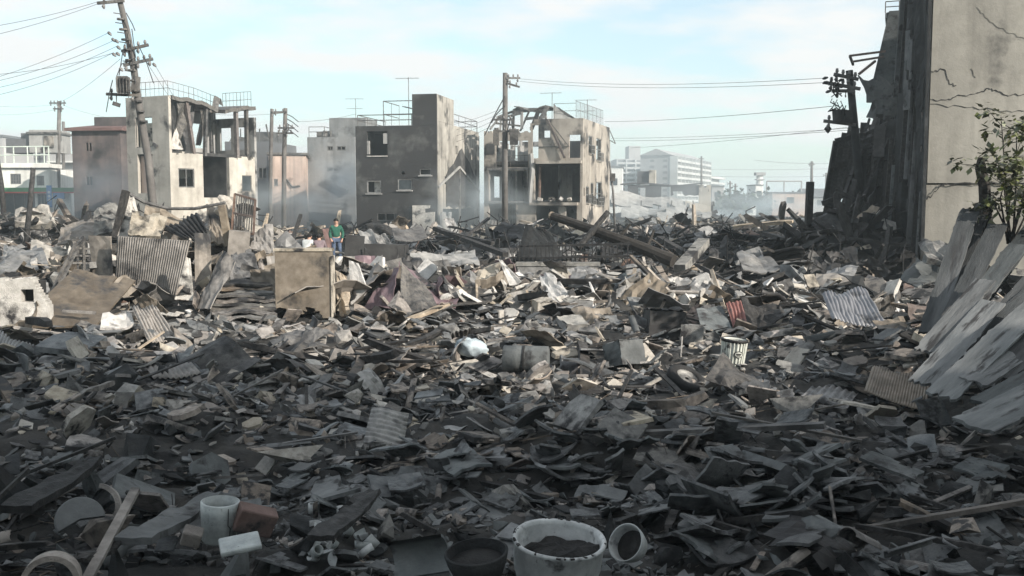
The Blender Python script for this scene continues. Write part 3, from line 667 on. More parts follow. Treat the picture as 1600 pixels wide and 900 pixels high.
# ---- white and green shop row at the far left
def shop():
    Y = 84; s = Y / F_PX; c = P(78, 330, Y)
    b = empty('shop_building', (c.x, c.y, 0), R(3), 'white two storey shop with green fascia and red stripe', 'building')
    X = lambda px: (px - 78) * s
    Z = lambda py: 2.5 + (315 - py) * s
    Wd = 84 * s; D = 8; F = faces(Wd, D, .2)
    hs = [(Wd + X(20), Z(288), Wd + X(36), Z(272)), (Wd + X(60), Z(290), Wd + X(71), Z(275)), (Wd + X(8), -.2, Wd + X(56), Z(302)), (Wd + X(60), .0, Wd + X(78.5) - .2, Z(303))]
    MB().add(wall_vf(Wd, Z(264), .2, hs), F['front']).build('wall', M['white_render'], b)
    MB().add(wall_vf(D - .4, Z(264), .2), F['right']).add(wall_vf(D - .4, Z(264), .2), F['left']).add(wall_vf(Wd, Z(264), .2), F['back']).build('wall', M['white_render'], b)
    MB().box((-Wd / 2, D / 2, Z(264) - .1), (Wd - .42, D - .42, .18)).build('roof', M['grey_render'], b)
    MB().box((-Wd / 2, 1.0, Z(259.5)), (Wd + .5, 2.6, .34)).build('balcony_slab', M['white_render'], b)
    for h in hs[:2]: window(b, F['front'], *h, nm=3, nh=2, w=.09, glass=M['dark_glass'])
    for h in hs[2:]: window(b, F['front'], *h, nm=2, nh=1, w=.08, glass=M['dark_glass'])
    MB().box((-Wd / 2 + 1.2, -.35, Z(297)), (Wd + 2.6, .6, .36)).build('fascia', M['green_paint'], b)
    MB().box((-Wd / 2 + 1.2, -.37, Z(301)), (Wd + 2.6, .6, .1)).build('red_stripe', M['red_paint'], b)
    sg = MB().box((X(84), -.8, Z(307)), (.4, .12, 1.8)).build('hanging_sign', M['blue_paint'], b)
    for z in (300, 306, 312): # pale strokes, too small to read in the photograph
        MB().box((X(84), -.865, Z(z)), (.2, .01, .06)).box((X(84), -.866, Z(z + 1.6)), (.24, .01, .05)).box((X(84), -.867, Z(z) - .03), (.05, .01, .24)).build('lettering', M['white_render'], sg)
    MB().box((X(97), 0.2, Z(318)), (1.3, .3, 2.1)).build('side_wall', M['white_render'], b)
    MB().box((X(97), -.6, Z(306)), (.9, .2, .5)).build('round_sign', M['blue_paint'], b)
    # scaffold-like balcony frame over the roof
    g = MB()
    for px in (2, 15, 28, 49, 62, 74, 81):
        g.tube([(X(px), -.2, Z(262)), (X(px), -.2, Z(231))], .05, 5)
    for py in (231, 244, 257): g.tube([(X(2), -.2, Z(py)), (X(82), -.2, Z(py - 1))], .05, 5)
    g.build('balcony_frame', M['pale_green'], b)
    MB().box((X(64), .3, Z(249)), (1.0, .12, 1.0)).build('laundry', M['lilac_sheet'], b)
    r = MB().box((X(59), 3.2, Z(220)), (2.3, 3, 1.9)).build('roof_room', M['grey_render'], b)
    MB().box((X(59), 3.2, Z(207)), (2.6, 3.4, .16)).build('roof_lid', M['burnt_steel'], r)
    MB().box((X(68), 1.66, Z(221)), (.8, .1, 1.0)).build('window', M['tan_render'], r)
    MB().box((X(18), 3.5, Z(227)), (2.0, 3, 1.2)).box((X(30), 3.3, Z(222)), (.8, 2.5, 1.6)).build('roof_room', M['far_dark'], b)
    b2 = empty('house', (P(104, 330, 100).x, 100, 0), R(0), 'grey frame house with balconies beyond the white shop', 'building')
    MB().box((0, 4, 3.6), (4.5, 8, 7.2)).build('wall', M['far_grey'], b2)
    for k in range(4): MB().box((0, -.4, 2.2 + k * 1.4), (4.3, .8, .15)).build('balcony', M['far_white'], b2)
    for k in range(3): MB().box((-1.3 + k * 1.3, -.03, 4.4), (.7, .08, 1.0)).build('window', M['dark_glass'], b2)
shop()

# ---- the collapsed house right of the tan ruin
def collapsed():
    Y = 108; s = Y / F_PX; c = P(1112, 340, Y)
    b = empty('collapsed_house', (c.x, c.y, 0), R(-10), 'collapsed beige house with dark upper storey slumped on its rubble', 'building')
    X = lambda px: (px - 1112) * s
    Z = lambda py: 2.5 + (315 - py) * s
    MB().add(wall_vf(7.6, Z(289), .2, [(1.1, 2.9, 1.9, 4.0), (3.6, 3.0, 4.6, 4.1), (5.5, 2.8, 5.9, 3.6)], lambda u, z: z < 1.4 + .3 * u - .5 * math.sin(u), .35), rotz(R(-2), (-9.0, .4, 0))).build('wall', M['far_dark'], b)
    MB().add(wall_vf(1.3, Z(289), .25, [(.5, 4.0, .8, 4.6)], lambda u, z: u > 1.0 and z > 3.6, .2), rotz(R(0), (-1.4, 0, 0))).build('wall', M['cream_render'], b)
    MB().add(wall_vf(6, Z(289), .25, [(1.5, 2.6, 2.2, 3.4)]), rotz(R(90), (-.1, .26, 0))).build('wall', M['cream_render'], b)
    MB().add(sheet_vf(8, 3, lambda u, v: (-9.8 + u * 8.8, .2 + v * 5, Z(288) + .15 * math.sin(u * 7) + .1 * v), .16)).build('roof', M['far_dark'], b)
    MB().add(sheet_vf(10, 4, lambda u, v: (-10.6 + u * 8.8, -1.2 - v * 1.4 + .4 * math.sin(u * 5), 3.6 - 1.2 * u - v * 1.3 + .2 * math.sin(u * 11 + v * 3)), .18, lambda i, j: (i * 7 + j * 3) % 11 != 0)).build('slumped_wall', M['grey_render'], b)
    MB().add(sheet_vf(10, 4, lambda u, v: (-9.4 + u * 9.3, -2.8 - v * 1.8, 2.0 - .5 * u - v * 1.2 + .22 * math.sin(u * 13 + v * 4)), .18, lambda i, j: (i * 5 + j * 7) % 9 != 0)).build('slumped_wall', M['grey_render'], b)
    MB().add(sheet_vf(5, 4, lambda u, v: (-2.8 + u * 2.6, -1.8 - v * .6, 2.6 - v * 2.4 - .6 * u), .2)).build('slumped_wall', M['cream_render'], b)
    MB().box((-7.4, 2.5, Z(277)), (1.3, 2.4, 1.4)).build('roof_room', M['far_dark'], b)
    MB().box((-6.4, 2.2, Z(277)), (.7, 2.6, 1.6)).build('roof_room', M['cream_render'], b)
    for i in range(9):
        MB().bar((-9.5 + i * 1.0, -2 - (i % 3) * .6, .3), (-9.2 + i * .9 + (i % 2) * .5, -2.2, 1.6 + .5 * (i % 3)), .12).build('beam', M['burnt_steel'], b)
collapsed()

# ---- far apartment slabs in the haze
def apartments(px0, px1, ytop, Y, th, D, n_fl, n_bay, label, tower=None, wm='far_white', length=None):
    s = Y / F_PX; c = P(px0, 325, Y)
    b = empty('apartment_block', (c.x, c.y, 0), th, label, 'building')
    Wd = length or (px1 - px0) * s / math.cos(th); ht = 2.5 + (315 - ytop) * s
    MB().box((Wd / 2, D / 2 + .8, ht / 2), (Wd, D, ht)).build('wall', M[wm], b)
    fh = ht / (n_fl + .5)
    for k in range(n_fl):
        MB().box((Wd / 2, -.35, fh * (k + .6)), (Wd, 2.2, fh * .42)).build('balcony', M['far_pale'], b)
        g = MB()
        for i in range(n_bay): g.box((Wd * (i + .5) / n_bay, .79, fh * (k + 1.02)), (Wd / n_bay * .7, .05, fh * .5))
        g.build('window_row', M['far_dark'], b)
    for i in range(n_bay + 1):
        MB().box((Wd * i / n_bay, -.4, ht / 2), (.4, 2.3, ht - .4)).build('fin_wall', M['far_pale'], b)
    if tower:
        a, e, tt = tower
        MB().box((Wd * (a + e) / 2, D / 2 + .8, ht + tt / 2), (Wd * (e - a), D * .6, tt)).build('roof_room', M[wm], b)
    return b
apartments(963, 1006, 249, 330, R(2), 14, 10, 3, 'far pale apartment slab with a stepped roof tower left of its twin', (.5, .92, 4.4), 'far_grey')
b = apartments(1050, 1110, 243, 300, R(68), 9, 9, 10, 'far white apartment block with long rows of balconies', None, 'far_grey', 52)
MB().add(([(-.5, .2, 16.25), (52, .2, 16.25), (52, 10, 16.25), (-.5, 10, 16.25), (-.5, 5, 18.2), (52, 5, 18.2)], [(0, 1, 5, 4), (2, 3, 4, 5), (0, 4, 3), (1, 2, 5)])).build('roof', M['far_grey'], b)
MB().box((66, 5.3, 5.8), (27.8, 9, 11.6)).build('low_wing', M['far_grey'], b)
for k in range(6): MB().box((66, -.3, 1.4 + k * 1.9), (27.6, 2.2, .8)).build('balcony', M['far_pale'], b)
for k in range(8):
    for y in (2.2, 6.2): MB().box((-.02, y, 2.4 + k * 1.75), (.14, 1.2, .7)).build('window', M['far_dark'], b)

def far_house(px0, px1, ytop, Y, m, label, cat='building', D=8, gable=False, name='far_house'):
    s = Y / F_PX; c = P((px0 + px1) / 2, 330, Y); Wd = (px1 - px0) * s; ht = 2.5 + (315 - ytop) * s
    b = empty(name, (c.x, c.y, 0), R(random.uniform(-8, 8)), label, cat)
    MB().box((0, D / 2, ht / 2 - .3), (Wd, D, ht + .6)).build('wall', M[m], b)
    if gable:
        MB().add(([(-Wd / 2 - .4, -.4, ht), (Wd / 2 + .4, -.4, ht), (Wd / 2 + .4, D + .4, ht), (-Wd / 2 - .4, D + .4, ht), (-Wd / 2 - .4, D / 2, ht + 1.6), (Wd / 2 + .4, D / 2, ht + 1.6)], [(0, 1, 5, 4), (2, 3, 4, 5), (0, 4, 3), (1, 2, 5)])).build('roof', M['far_dark'], b)
    else:
        MB().box((0, D / 2, ht + .1), (Wd + .3, D + .3, .25)).build('roof', M['far_dark'], b)
    n = max(1, int(Wd / 3))
    for i in range(n):
        for z in ([ht * .7] if ht < 4.5 else [ht * .72, ht * .3]):
            MB().box((-Wd / 2 + Wd * (i + .5) / n, -.03, z), (1.1, .1, 1.0)).build('window', M['dark_glass'], b)
    return b
far_house(1112, 1130, 292, 190, 'far_grey', 'narrow hazy grey house just right of the collapsed house')
far_house(1130, 1160, 316, 210, 'far_white', 'low pale hazy house left of the hazy trees', gable=True)
far_house(1180, 1191, 290, 230, 'far_white', 'small hazy house at the foot of the thin tower')
far_house(1207, 1262, 302, 170, 'pink_render', 'long low pinkish building in haze with a roof frame', D=10)
far_house(1262, 1300, 308, 185, 'far_grey', 'low grey building in haze beside the charred post', gable=True)
far_house(1152, 1182, 322, 150, 'far_white', 'low whitish shed in haze beneath the hazy trees')
far_house(58, 96, 318, 120, 'far_grey', 'small grey house behind the shop signs', gable=True)
far_house(-60, 8, 215, 110, 'far_grey', 'grey block cut off at the picture edge behind the shop')
far_house(945, 972, 262, 150, 'far_white', 'pale house with a round top seen beside the tan ruin')
t_ = P(1186, 330, 235)
b = empty('water_tower', (t_.x, t_.y, 0), 0, 'thin hazy white signal tower rising above low roofs', 'tower')
MB().tube([(0, 0, 0), (0, 0, 8.6)], [.9, .75], 10).build('shaft', M['far_white'], b); MB().box((0, 0, 8.9), (2.2, 2.2, .7)).box((0, 0, 7.6), (1.9, 1.9, .25)).build('platform', M['far_grey'], b)
fr = P(1232, 318, 171)
g = MB()
for x in (-3, 0, 3): g.tube([(x, 0, 0), (x, 0, 2.0)], .12, 5)
g.tube([(-3, 0, 2.0), (3, 0, 2.0)], .12, 5)
b = empty('roof_frame', (fr.x, 174, 4.0), 0, 'bare metal frame standing on the pinkish hazy building', 'frame'); g.build('frame', M['far_grey'], b)

def quad_vf(a, d, e, f, t):
    a, d, e, f = map(Vector, (a, d, e, f))
    return sheet_vf(6, 8, lambda u, v: (a.lerp(d, u)).lerp(f.lerp(e, u), v), t)
# ---- the tall damaged building at the right edge
def right_building():
    c = P(1446, 360, 30); th = R(-6)
    b = empty('damaged_building', (c.x, c.y, -.2), th, 'tall beige rendered building with cracked wall and charred corner', 'building')
    L, Ht, D = 14, 13.5, 3.6
    # front wall with a horizontal break: upper wall stands 5 cm proud of the lower one
    zc = P(1520, 286, 30).z + .2
    MB().add(wall_vf(L, zc - .05, .3, [], lambda u, z: z < 0.0, None), rotz(0, (.0, .06, 0))).build('lower_wall', M['wall_beige'], b)
    MB().add(wall_vf(L, Ht, .34, [], None, None, z0=zc), rotz(0, (.0, 0, 0))).build('upper_wall', M['wall_beige'], b)
    s = 30 / F_PX
    def crack(pts, w):
        mb = MB()
        for (a, d), (e, f) in zip(pts[:-1], pts[1:]):
            p = Vector(((a - 1446) * s, -.012, 2.7 + (315 - d) * s)); q = Vector(((e - 1446) * s, -.012, 2.7 + (315 - f) * s))
            n = 6
            pr = p
            for i in range(1, n + 1):
                m_ = p.lerp(q, i / n) + Vector((0, 0, random.uniform(-.05, .05) if i < n else 0))
                mb.bar(pr, m_, .012, w * random.uniform(.25, .8)); pr = m_
        mb.build('crack', M['char_wood'], b)
    crack([(1446, 158), (1470, 159), (1490, 152), (1512, 150), (1532, 142), (1545, 147), (1562, 154), (1590, 150), (1612, 142)], .035)
    crack([(1446, 115), (1466, 113), (1474, 135), (1484, 137)], .03)
    crack([(1510, 20), (1530, 42), (1560, 60), (1582, 68), (1600, 84)], .006)
    crack([(1505, 112), (1512, 126)], .012)
    crack([(1446, 312), (1462, 296), (1472, 287), (1530, 286), (1600, 286)], .05)
    crack([(1446, 165), (1500, 171), (1560, 176), (1610, 178)], .018)
    crack([(1436, 372), (1470, 381)], .03)
    # the charred side
    sw = wall_vf(D - .36, Ht, .34, [(.9, 1.2, 2.2, 3.4), (.9, 5.2, 2.0, 7.2)])
    MB().add(sw, rotz(R(-90), (-.003, D, 0))).build('charred_side_wall', M['char_wall'], b)
    # a charred pier and hanging strips at the corner
    rp_ = random.Random(9); edge = [rp_.random() for _ in range(70)]
    def pier(u, v):
        y, z = -.07 + 1.5 * u, Ht * (1 - v)
        return (-.10 + .22 * float(fbm(y * 2.2, z * .7 + 3, 4)) - .12 * u, y, z)
    MB().add(sheet_vf(9, 68, pier, .06, lambda i, j: not (i >= 6 + 3 * edge[j] or (i == 0 and edge[j + 1] > .8)))).build('charred_pier', M['char_wall'], b)
    MB().bar((-.12, -.12, 0), (-.16, -.1, Ht), .16, .1).build('drain_pipe', M['char_wall'], b)
    for i in range(12):
        y = -.05 + i * .31
        z1 = 3 + (i * 37 % 9) * .9; z0 = max(.2, z1 - 2.2 - (i % 3))
        MB().bar((-.26 - .05 * (i % 3), y, z0), (-.16, y + .1, z1), .07, .05 + .04 * (i % 3)).build('burnt_strip', M['char_wood'] if i % 2 else M['grey_board'], b)
    MB().add(sheet_vf(3, 8, lambda u, v: (-.3 - .1 * u, .9 + .4 * u, 7.9 - 2.4 * v), .04, lambda i, j: (i + j) % 5 != 0)).build('hanging_sheet', M['grey_board'], b)
    MB().box((L / 2, D / 2, Ht / 2), (L - .8, D - .75, Ht - .3)).build('core', M['char_wall'], b)
    MB().box((L / 2, D / 2, Ht + .1), (L + .1, D + .2, .25)).build('roof', M['grey_render'], b)
right_building()

def charred_annex():
    """sooty concrete block behind, with its rooftop rail, and the burnt timber frame leaning off it"""
    Y = 39; s = Y / F_PX; c = P(1396, 360, Y)
    b = empty('damaged_building', (c.x, c.y, 0), R(-21), 'sooty concrete building with rooftop rail behind the charred corner', 'building')
    Z = lambda py: 2.5 + (315 - py) * s
    X = lambda px: (px - 1396) * s
    zb, zt = Z(190), Z(24)
    def fr(u, v): # the broken front leaning back; its lower corner torn away
        return (X(1347) * (1 - u) * (1 - .05 * v) + .3 * u - (0 if v > .7 else 0) + (.75 * v * (1 - u)), .0, zb + (zt - zb) * v)
    MB().add(sheet_vf(8, 10, fr, .3, lambda i, j: j > 2 - i * .5 or j > 3)).build('wall', M['grey_board'], b)
    MB().box((X(1425), 2.6, zt / 2), (2.4, 5, zt)).build('wall', M['char_wall'], b)
    MB().box((X(1390), 1.4, zt - .1), (.8, 2.4, .2)).build('roof', M['grey_render'], b)
    railing(b, [(X(1374), .2, zt), (X(1394), .2, zt), (X(1394), 2, zt)], .42, .28, r=.02)
    # torn ceiling sheet and bent balcony bars
    MB().add(sheet_vf(6, 6, lambda u, v: (X(1344 + 48 * u) + .2 * math.sin(v * 4), -.6 - .3 * math.sin(u * 3), Z(192 - 70 * v * (1 - .2 * u)) + .15 * math.sin(u * 7 + v * 3)), .05, lambda i, j: not (i < 1 and j < 2))).build('torn_sheet', M['grey_board'], b)
    for a, d in (((1326, 94), (1376, 86)), ((1330, 103), (1374, 94)), ((1326, 94), (1330, 104)), ((1340, 122), (1362, 100))):
        MB().bar((X(a[0]), -1.1, Z(a[1])), (X(d[0]), -.4, Z(d[1])), .08).build('bent_bar', M['rust_steel'], b)
    # burnt timber cladding leaning outwards
    top = [(1385, 190), (1372, 186), (1362, 200), (1350, 196), (1340, 206), (1334, 200), (1324, 212), (1318, 218), (1345, 260), (1330, 250)]
    bot = [(1372, 380), (1362, 372), (1348, 376), (1338, 360), (1326, 350), (1318, 300), (1306, 322), (1298, 340), (1318, 352), (1310, 338)]
    for i, (a, d) in enumerate(zip(top, bot)):
        y = -2.2 + .35 * (i % 4)
        MB().bar((X(a[0]), y, Z(a[1])), (X(d[0]), y - .4, Z(d[1])), .12 + .12 * (i % 3 == 0), .26).build('burnt_stud', M['char_wood'], b)
    for i, (a, d) in enumerate((((1312, 225), (1396, 205)), ((1305, 262), (1392, 250)), ((1296, 318), (1360, 290)), ((1290, 352), (1375, 330)), ((1312, 226), (1296, 320)))):
        MB().bar((X(a[0]), -2.5, Z(a[1])), (X(d[0]), -1.5, Z(d[1])), .14, .18).build('burnt_rail', M['char_wood'], b)
    rc = random.Random(4); eg = [rc.uniform(0, 3.4) for _ in range(16)]; tp_ = [rc.uniform(0, 3.2) for _ in range(18)]
    def clad(u, v): return (X(1386 - 20 * u - 30 * v * u), -1.9 - .3 * u + .08 * math.sin(u * 40), Z(192 + 186 * v + 8 * u))
    MB().add(sheet_vf(18, 16, clad, .05, lambda i, j: i < 18 - eg[j] and j > tp_[i] - 1 and not ((i * 7 + j * 3) % 11 == 0 or (i in (9, 10) and 5 < j < 9)))).build('burnt_cladding', M['char_wall'], b)
    MB().add(quad_vf((X(1374), -1.2, Z(205)), (X(1404), -1.2, Z(200)), (X(1412), -1.0, Z(400)), (X(1340), -1.4, Z(400)), .1)).build('charred_wall', M['char_wall'], b)
charred_annex()
def burnt_frame():
    """the timber wall burnt through: a dense black thicket of studs sloping down to the left"""
    Y = 36; c = P(1340, 375, Y)
    b = empty('burnt_timber_wall', (c.x, Y, 0), 0, 'black burnt timber wall collapsing leftwards against the charred building', 'timber wall')
    r = random.Random(31)
    def left(y): return 1356 - (y - 185) * .30 - (max(0, y - 310)) * .45
    for i in range(150):
        y0 = 180 + 190 * r.random() ** .8; x0 = left(y0) + r.random() ** 1.3 * (1402 - left(y0))
        ln = r.uniform(30, 120); y1 = min(y0 + ln, 384); x1 = max(x0 - ln * r.uniform(.0, .4), left(y1) - 6)
        Ya = Y + r.uniform(-1.2, 2.0)
        p, q = P(x0, y0, Ya + .5), P(x1, y1, Ya - .3)
        w = r.choice((.07, .1, .14, .2, .34))
        o = MB().bar(p, q, w, .07).build('burnt_stud', M[r.choice(('char_wood', 'char_wood', 'char_wall', 'black_steel'))], b, True)
    for i in range(16):
        y0 = 200 + i * 11; a = left(y0); p, q = P(a - r.uniform(-4, 8), y0 + 10, Y - .8), P(a + r.uniform(30, 70), y0 - r.uniform(4, 16), Y + .8)
        MB().bar(p, q, .09, .12).build('burnt_rail', M['char_wood'], b, True)
burnt_frame()

# ---- the block across the street behind the camera; its unseen roofline is shaped to shade the near rubble
b = empty('concrete_block', (0, -4.5, 0), 0, 'long unseen grey concrete block across the street whose roofline shades the near rubble', 'building')
HB = 11.4
MB().add(wall_vf(64, HB, .3, [(2 + i * 3.1, 1.2 + k * 3, 3.6 + i * 3.1, 2.8 + k * 3) for i in range(20) for k in range(4)]), rotz(R(180), (64, 0, 0))).build('wall', M['grey_render'], b)
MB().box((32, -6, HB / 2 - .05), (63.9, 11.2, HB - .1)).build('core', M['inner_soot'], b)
rt = random.Random(17); x = .5
while x < 63:                                   # unseen roof blocks, added in varied heights to dapple the shadow edge
    w = rt.uniform(.5, 2.6); h = rt.choice((rt.uniform(.4, 2.5), rt.uniform(1.5, 6.0)))
    MB().box((x + w / 2, -1.6 - rt.random(), HB + h / 2 - .05), (w, 2.4, h)).build('roof_room', M['grey_render'], b)
    x += w + rt.uniform(.05, .7)
# ================================================================== poles and wires
LAND = []; EXC = []          # landmarks: (x, y, phrase) used to say where a loose piece lies
def landmark(v, phrase, r=.0):
    if r: EXC.append((v[0], v[1], r)); EXC.append((v[0], v[1] - r, r * .8))
    LAND.append((v[0], v[1], phrase, r))

def pole(name, px_pts, Y, r0, r1, label, m='concrete_pole', arms=(), box=None, group=None, cat='utility pole', steps=True):
    """px_pts from the foot to the top in photo pixels; arms: (px, py, half width left px, right px, tilt px, n insulators)"""
    pts = [P(a, d, Y) for a, d in px_pts]; s = Y / F_PX
    g = Vector((pts[0].x, Y, Hf(pts[0].x, Y) - .3))
    b = empty(name, g, 0, label, cat, group)
    n = len(pts)
    MB().tube([g + (pts[0] - g) * .0] + pts[1:], [r0 + (r1 - r0) * i / (n - 1) for i in range(n)], 10).build('pole', M[m], b, True, True)
    for a, py, wl, wr, tl, ni in arms:
        p, q = P(a - wl, py + tl, Y - .14), P(a + wr, py - tl, Y - .14)
        ar = MB().bar(p, q, .09, .11).build('crossarm', M['burnt_steel'], b, True)
        for i in range(ni):
            k = MB()
            c = p.lerp(q, (i + .5) / ni) if ni > 1 else p
            k.tube([c + Vector((0, 0, .05)), c + Vector((0, 0, .12)), c + Vector((0, 0, .22))], [.03, .06, .04], 6)
            if i % 2 == 0: k.tube([c - Vector((0, 0, .05)), c - Vector((.03, 0, .15)), c - Vector((0, 0, .24))], [.03, .07, .03], 6)
            k.build('insulator', M['insulator'], ar, True)
    return b
lean = pole('utility_pole', [(246, 345), (232, 250), (218, 170), (208, 100), (199, 50), (184, -12)], 40, .165, .105,
    'leaning concrete utility pole with transformer and crossarms before the cream ruin',
    arms=[(212, 75, 22, 20, 5, 4), (217, 97, 24, 22, 5, 5), (190, 3, 38, 4, 2, 2), (212, 148, 46, 4, -1, 3)])
Y = 40
def world_child(mb, name, m, par): return mb.build(name, M[m] if isinstance(m, str) else m, par, True)
tr = MB(); a, d = P(181, 119, 39.6), P(206, 149, 40.1)
tr.box(((a.x + d.x) / 2, 39.8, (a.z + d.z) / 2), (d.x - a.x, .55, a.z - d.z), (0, -.03, .2))
for i in range(5): tr.box((a.x + .06 + i * .13, 39.5, (a.z + d.z) / 2), (.03, .12, (a.z - d.z) * .8), (0, -.03, .2))
world_child(tr, 'transformer', 'burnt_steel', lean)
world_child(MB().box(tuple(P(212, 132, 39.9)), (.24, .3, .62), (0, .1, 0)), 'switch_box', 'concrete_pole', lean)
world_child(MB().box(tuple(P(182, 163, 39.8)), (.3, .2, .14), (0, .3, .4)).tube([P(182, 150, 39.8), P(182, 162, 39.8)], .02, 5), 'lamp', 'burnt_steel', lean)
for i in range(10):
    c = P(190 + i * 2.9, 22 + i * 15, 39.82); world_child(MB().tube([c, c - Vector((.28, .1, -.03))], .018, 4), 'step_bolt', 'burnt_steel', lean)
for i in range(11):
    c = P(189 + i * 3.4, 30 + i * 16, 39.85); world_child(MB().tube([c - Vector((0, 0, .03)), c + Vector((0, 0, .03))], .163, 8), 'steel_band', 'burnt_steel', lean)
cb = MB()
for pts in ([(206, 45), (212, 90), (190, 100), (182, 120)], [(216, 70), (228, 95), (240, 130)], [(198, 60), (192, 80), (186, 118)], [(197, 20), (207, 38), (211, 48)], [(176, 125), (171, 145), (166, 175)], [(204, 62), (207, 100), (212, 130)]):
    cb.tube([P(x, y, 39.7) for x, y in pts], .018, 4)
world_child(cb, 'loose_cable', 'cable', lean)
for i, (x, y) in enumerate(((176, 83), (169, 50), (175, 60), (180, 62), (183, 72), (182, 82), (187, 106), (239, 99))):
    c = P(x, y, 39.7); world_child(MB().tube([c, c + Vector((.06, 0, -.06)), c + Vector((.12, 0, -.13))], [.05, .07, .03], 6), 'insulator', 'insulator', lean)

pole('utility_pole', [(789, 352), (789, 230), (789.5, 114)], 60, .2, .15, 'upright utility pole standing before the tan ruin',
     arms=[(795, 122, 4, 18, 0, 3), (800, 133, 8, 12, -3, 2), (788, 205, 14, 14, 0, 3), (788, 187, 16, 14, 0, 3)])
up = bpy.data.objects['utility_pole.001']
for x, y, w in ((775, 215, 9), (803, 214, 13)):
    world_child(MB().box(tuple(P(x, y, 59.7)), (w * .038, .4, .9)).tube([P(x, 200, 59.7), P(x, 204, 59.7)], .12, 6), 'transformer', 'burnt_steel', up)
cb = MB()
for pts in ([(789, 150), (770, 185), (757, 212)], [(789, 165), (776, 178), (768, 192)], [(789, 225), (796, 190), (800, 180)]): cb.tube([P(x, y, 59.7) for x, y in pts], .03, 4)
world_child(cb, 'loose_cable', 'cable', up)
pole('utility_pole', [(443, 358), (444, 250), (446, 169)], 68, .17, .13, 'taller of the twin utility poles before the salmon building', arms=[(446, 176, 20, 2, 1, 1), (446, 200, 12, 14, 0, 4), (446, 208, 14, 12, 0, 4)])
tp = bpy.data.objects['utility_pole.002']
cb = MB()
for k in range(4): cb.tube([P(447, 178 + k * 7, 68), P(456, 182 + k * 8, 68), P(466, 190 + k * 8, 67)], .03, 4)
world_child(cb, 'loose_cable', 'cable', tp)
pole('utility_pole', [(421, 340), (423, 250), (425, 170)], 71, .15, .12, 'shorter of the twin utility poles before the salmon building', arms=[(430, 175, 5, 18, 0, 2)])
pole('utility_pole', [(89, 322), (91, 240), (93, 158)], 86, .2, .15, 'utility pole beside the blue hanging shop sign', arms=[(91, 161, 14, 12, 0, 5), (91, 170, 8, 8, 0, 3)])
pole('utility_pole', [(98, 312), (99, 250), (99, 190)], 92, .16, .13, 'thin grey pole just behind the shop sign pole', arms=[(99, 208, 6, 8, 0, 2), (99, 238, 4, 10, 0, 2)])
pole('burnt_post', [(38, 384), (46, 330), (52, 262)], 42, .12, .1, 'thin dark post leaning in the wreckage before the white shop', 'char_wood', cat='post')
pole('burnt_post', [(8, 330), (2, 290), (-6, 240)], 50, .14, .12, 'dark leaning pole cut off by the left picture edge', 'char_wood', cat='post')
pole('thin_pole', [(962, 345), (958, 300), (952, 252)], 66, .08, .06, 'thin bent metal pole right of the tan ruin', 'burnt_steel', cat='pole')
world_child(MB().box(tuple(P(957, 277, 65.9)), (.35, .2, .5)), 'lamp', 'burnt_steel', bpy.data.objects['thin_pole'])
pole('utility_pole', [(1268, 345), (1268, 300), (1268.5, 252)], 120, .2, .15, 'distant hazy utility pole above the charred post', arms=[(1268, 257, 5, 5, 0, 2)])
for i, (x, yt, lab) in enumerate(((1141, 283, 'hazy distant pole left of the thin white tower'), (1149, 287, 'shorter hazy distant pole left of the thin white tower'), (1096, 244, 'hazy mast behind the balconied apartment block'), (1291, 270, 'hazy pole nearest the charred building'))):
    pole('distant_pole', [(x, 335), (x, (335 + yt) / 2), (x, yt)], 170, .2, .15, lab, cat='pole', arms=[(x, yt + 4, 4, 4, 0, 1)])
# the small leaning pole with transformer beside the charred building
rp = pole('utility_pole', [(1352, 340), (1338, 230), (1327, 110)], 35, .16, .12, 'dark utility pole with hanging transformer beside the charred building',
    m='char_wall', arms=[(1325, 120, 22, 16, -4, 4), (1326, 134, 36, 18, -5, 3), (1330, 142, 30, 5, 0, 2), (1335, 192, 48, 2, -3, 3)])
a = P(1311, 182, 34.7)
world_child(MB().add(lathe_vf([(0, -.22), (.2, -.22), (.24, .2), (.26, .22), (0, .22)], 12), Matrix.Translation(a)).box((a.x + .27, a.y, a.z), (.3, .3, .42)), 'transformer', 'black_steel', rp)
world_child(MB().tube([P(1298, 200, 34.7), P(1294, 203, 34.7), P(1289, 200, 34.7)], [.05, .13, .05], 6), 'lamp', 'black_steel', rp)
cb = MB()
rr = random.Random(5)
for i in range(26):
    x, y = rr.uniform(1300, 1322), rr.uniform(118, 172)
    cb.tube([P(x, y, 34.6), P(x + rr.uniform(-8, 8), y + rr.uniform(2, 12), 34.8), P(x + rr.uniform(-8, 8), y + rr.uniform(2, 16), 34.5)], .022, 4)
for x, y in ((1289, 122), (1289, 129), (1308, 118), (1314, 125), (1305, 133), (1294, 143)):
    c = P(x, y, 34.7); cb.tube([c - Vector((.08, 0, .03)), c, c + Vector((.1, 0, .02))], [.03, .06, .03], 6)
world_child(cb, 'tangled_cable', 'cable', rp)
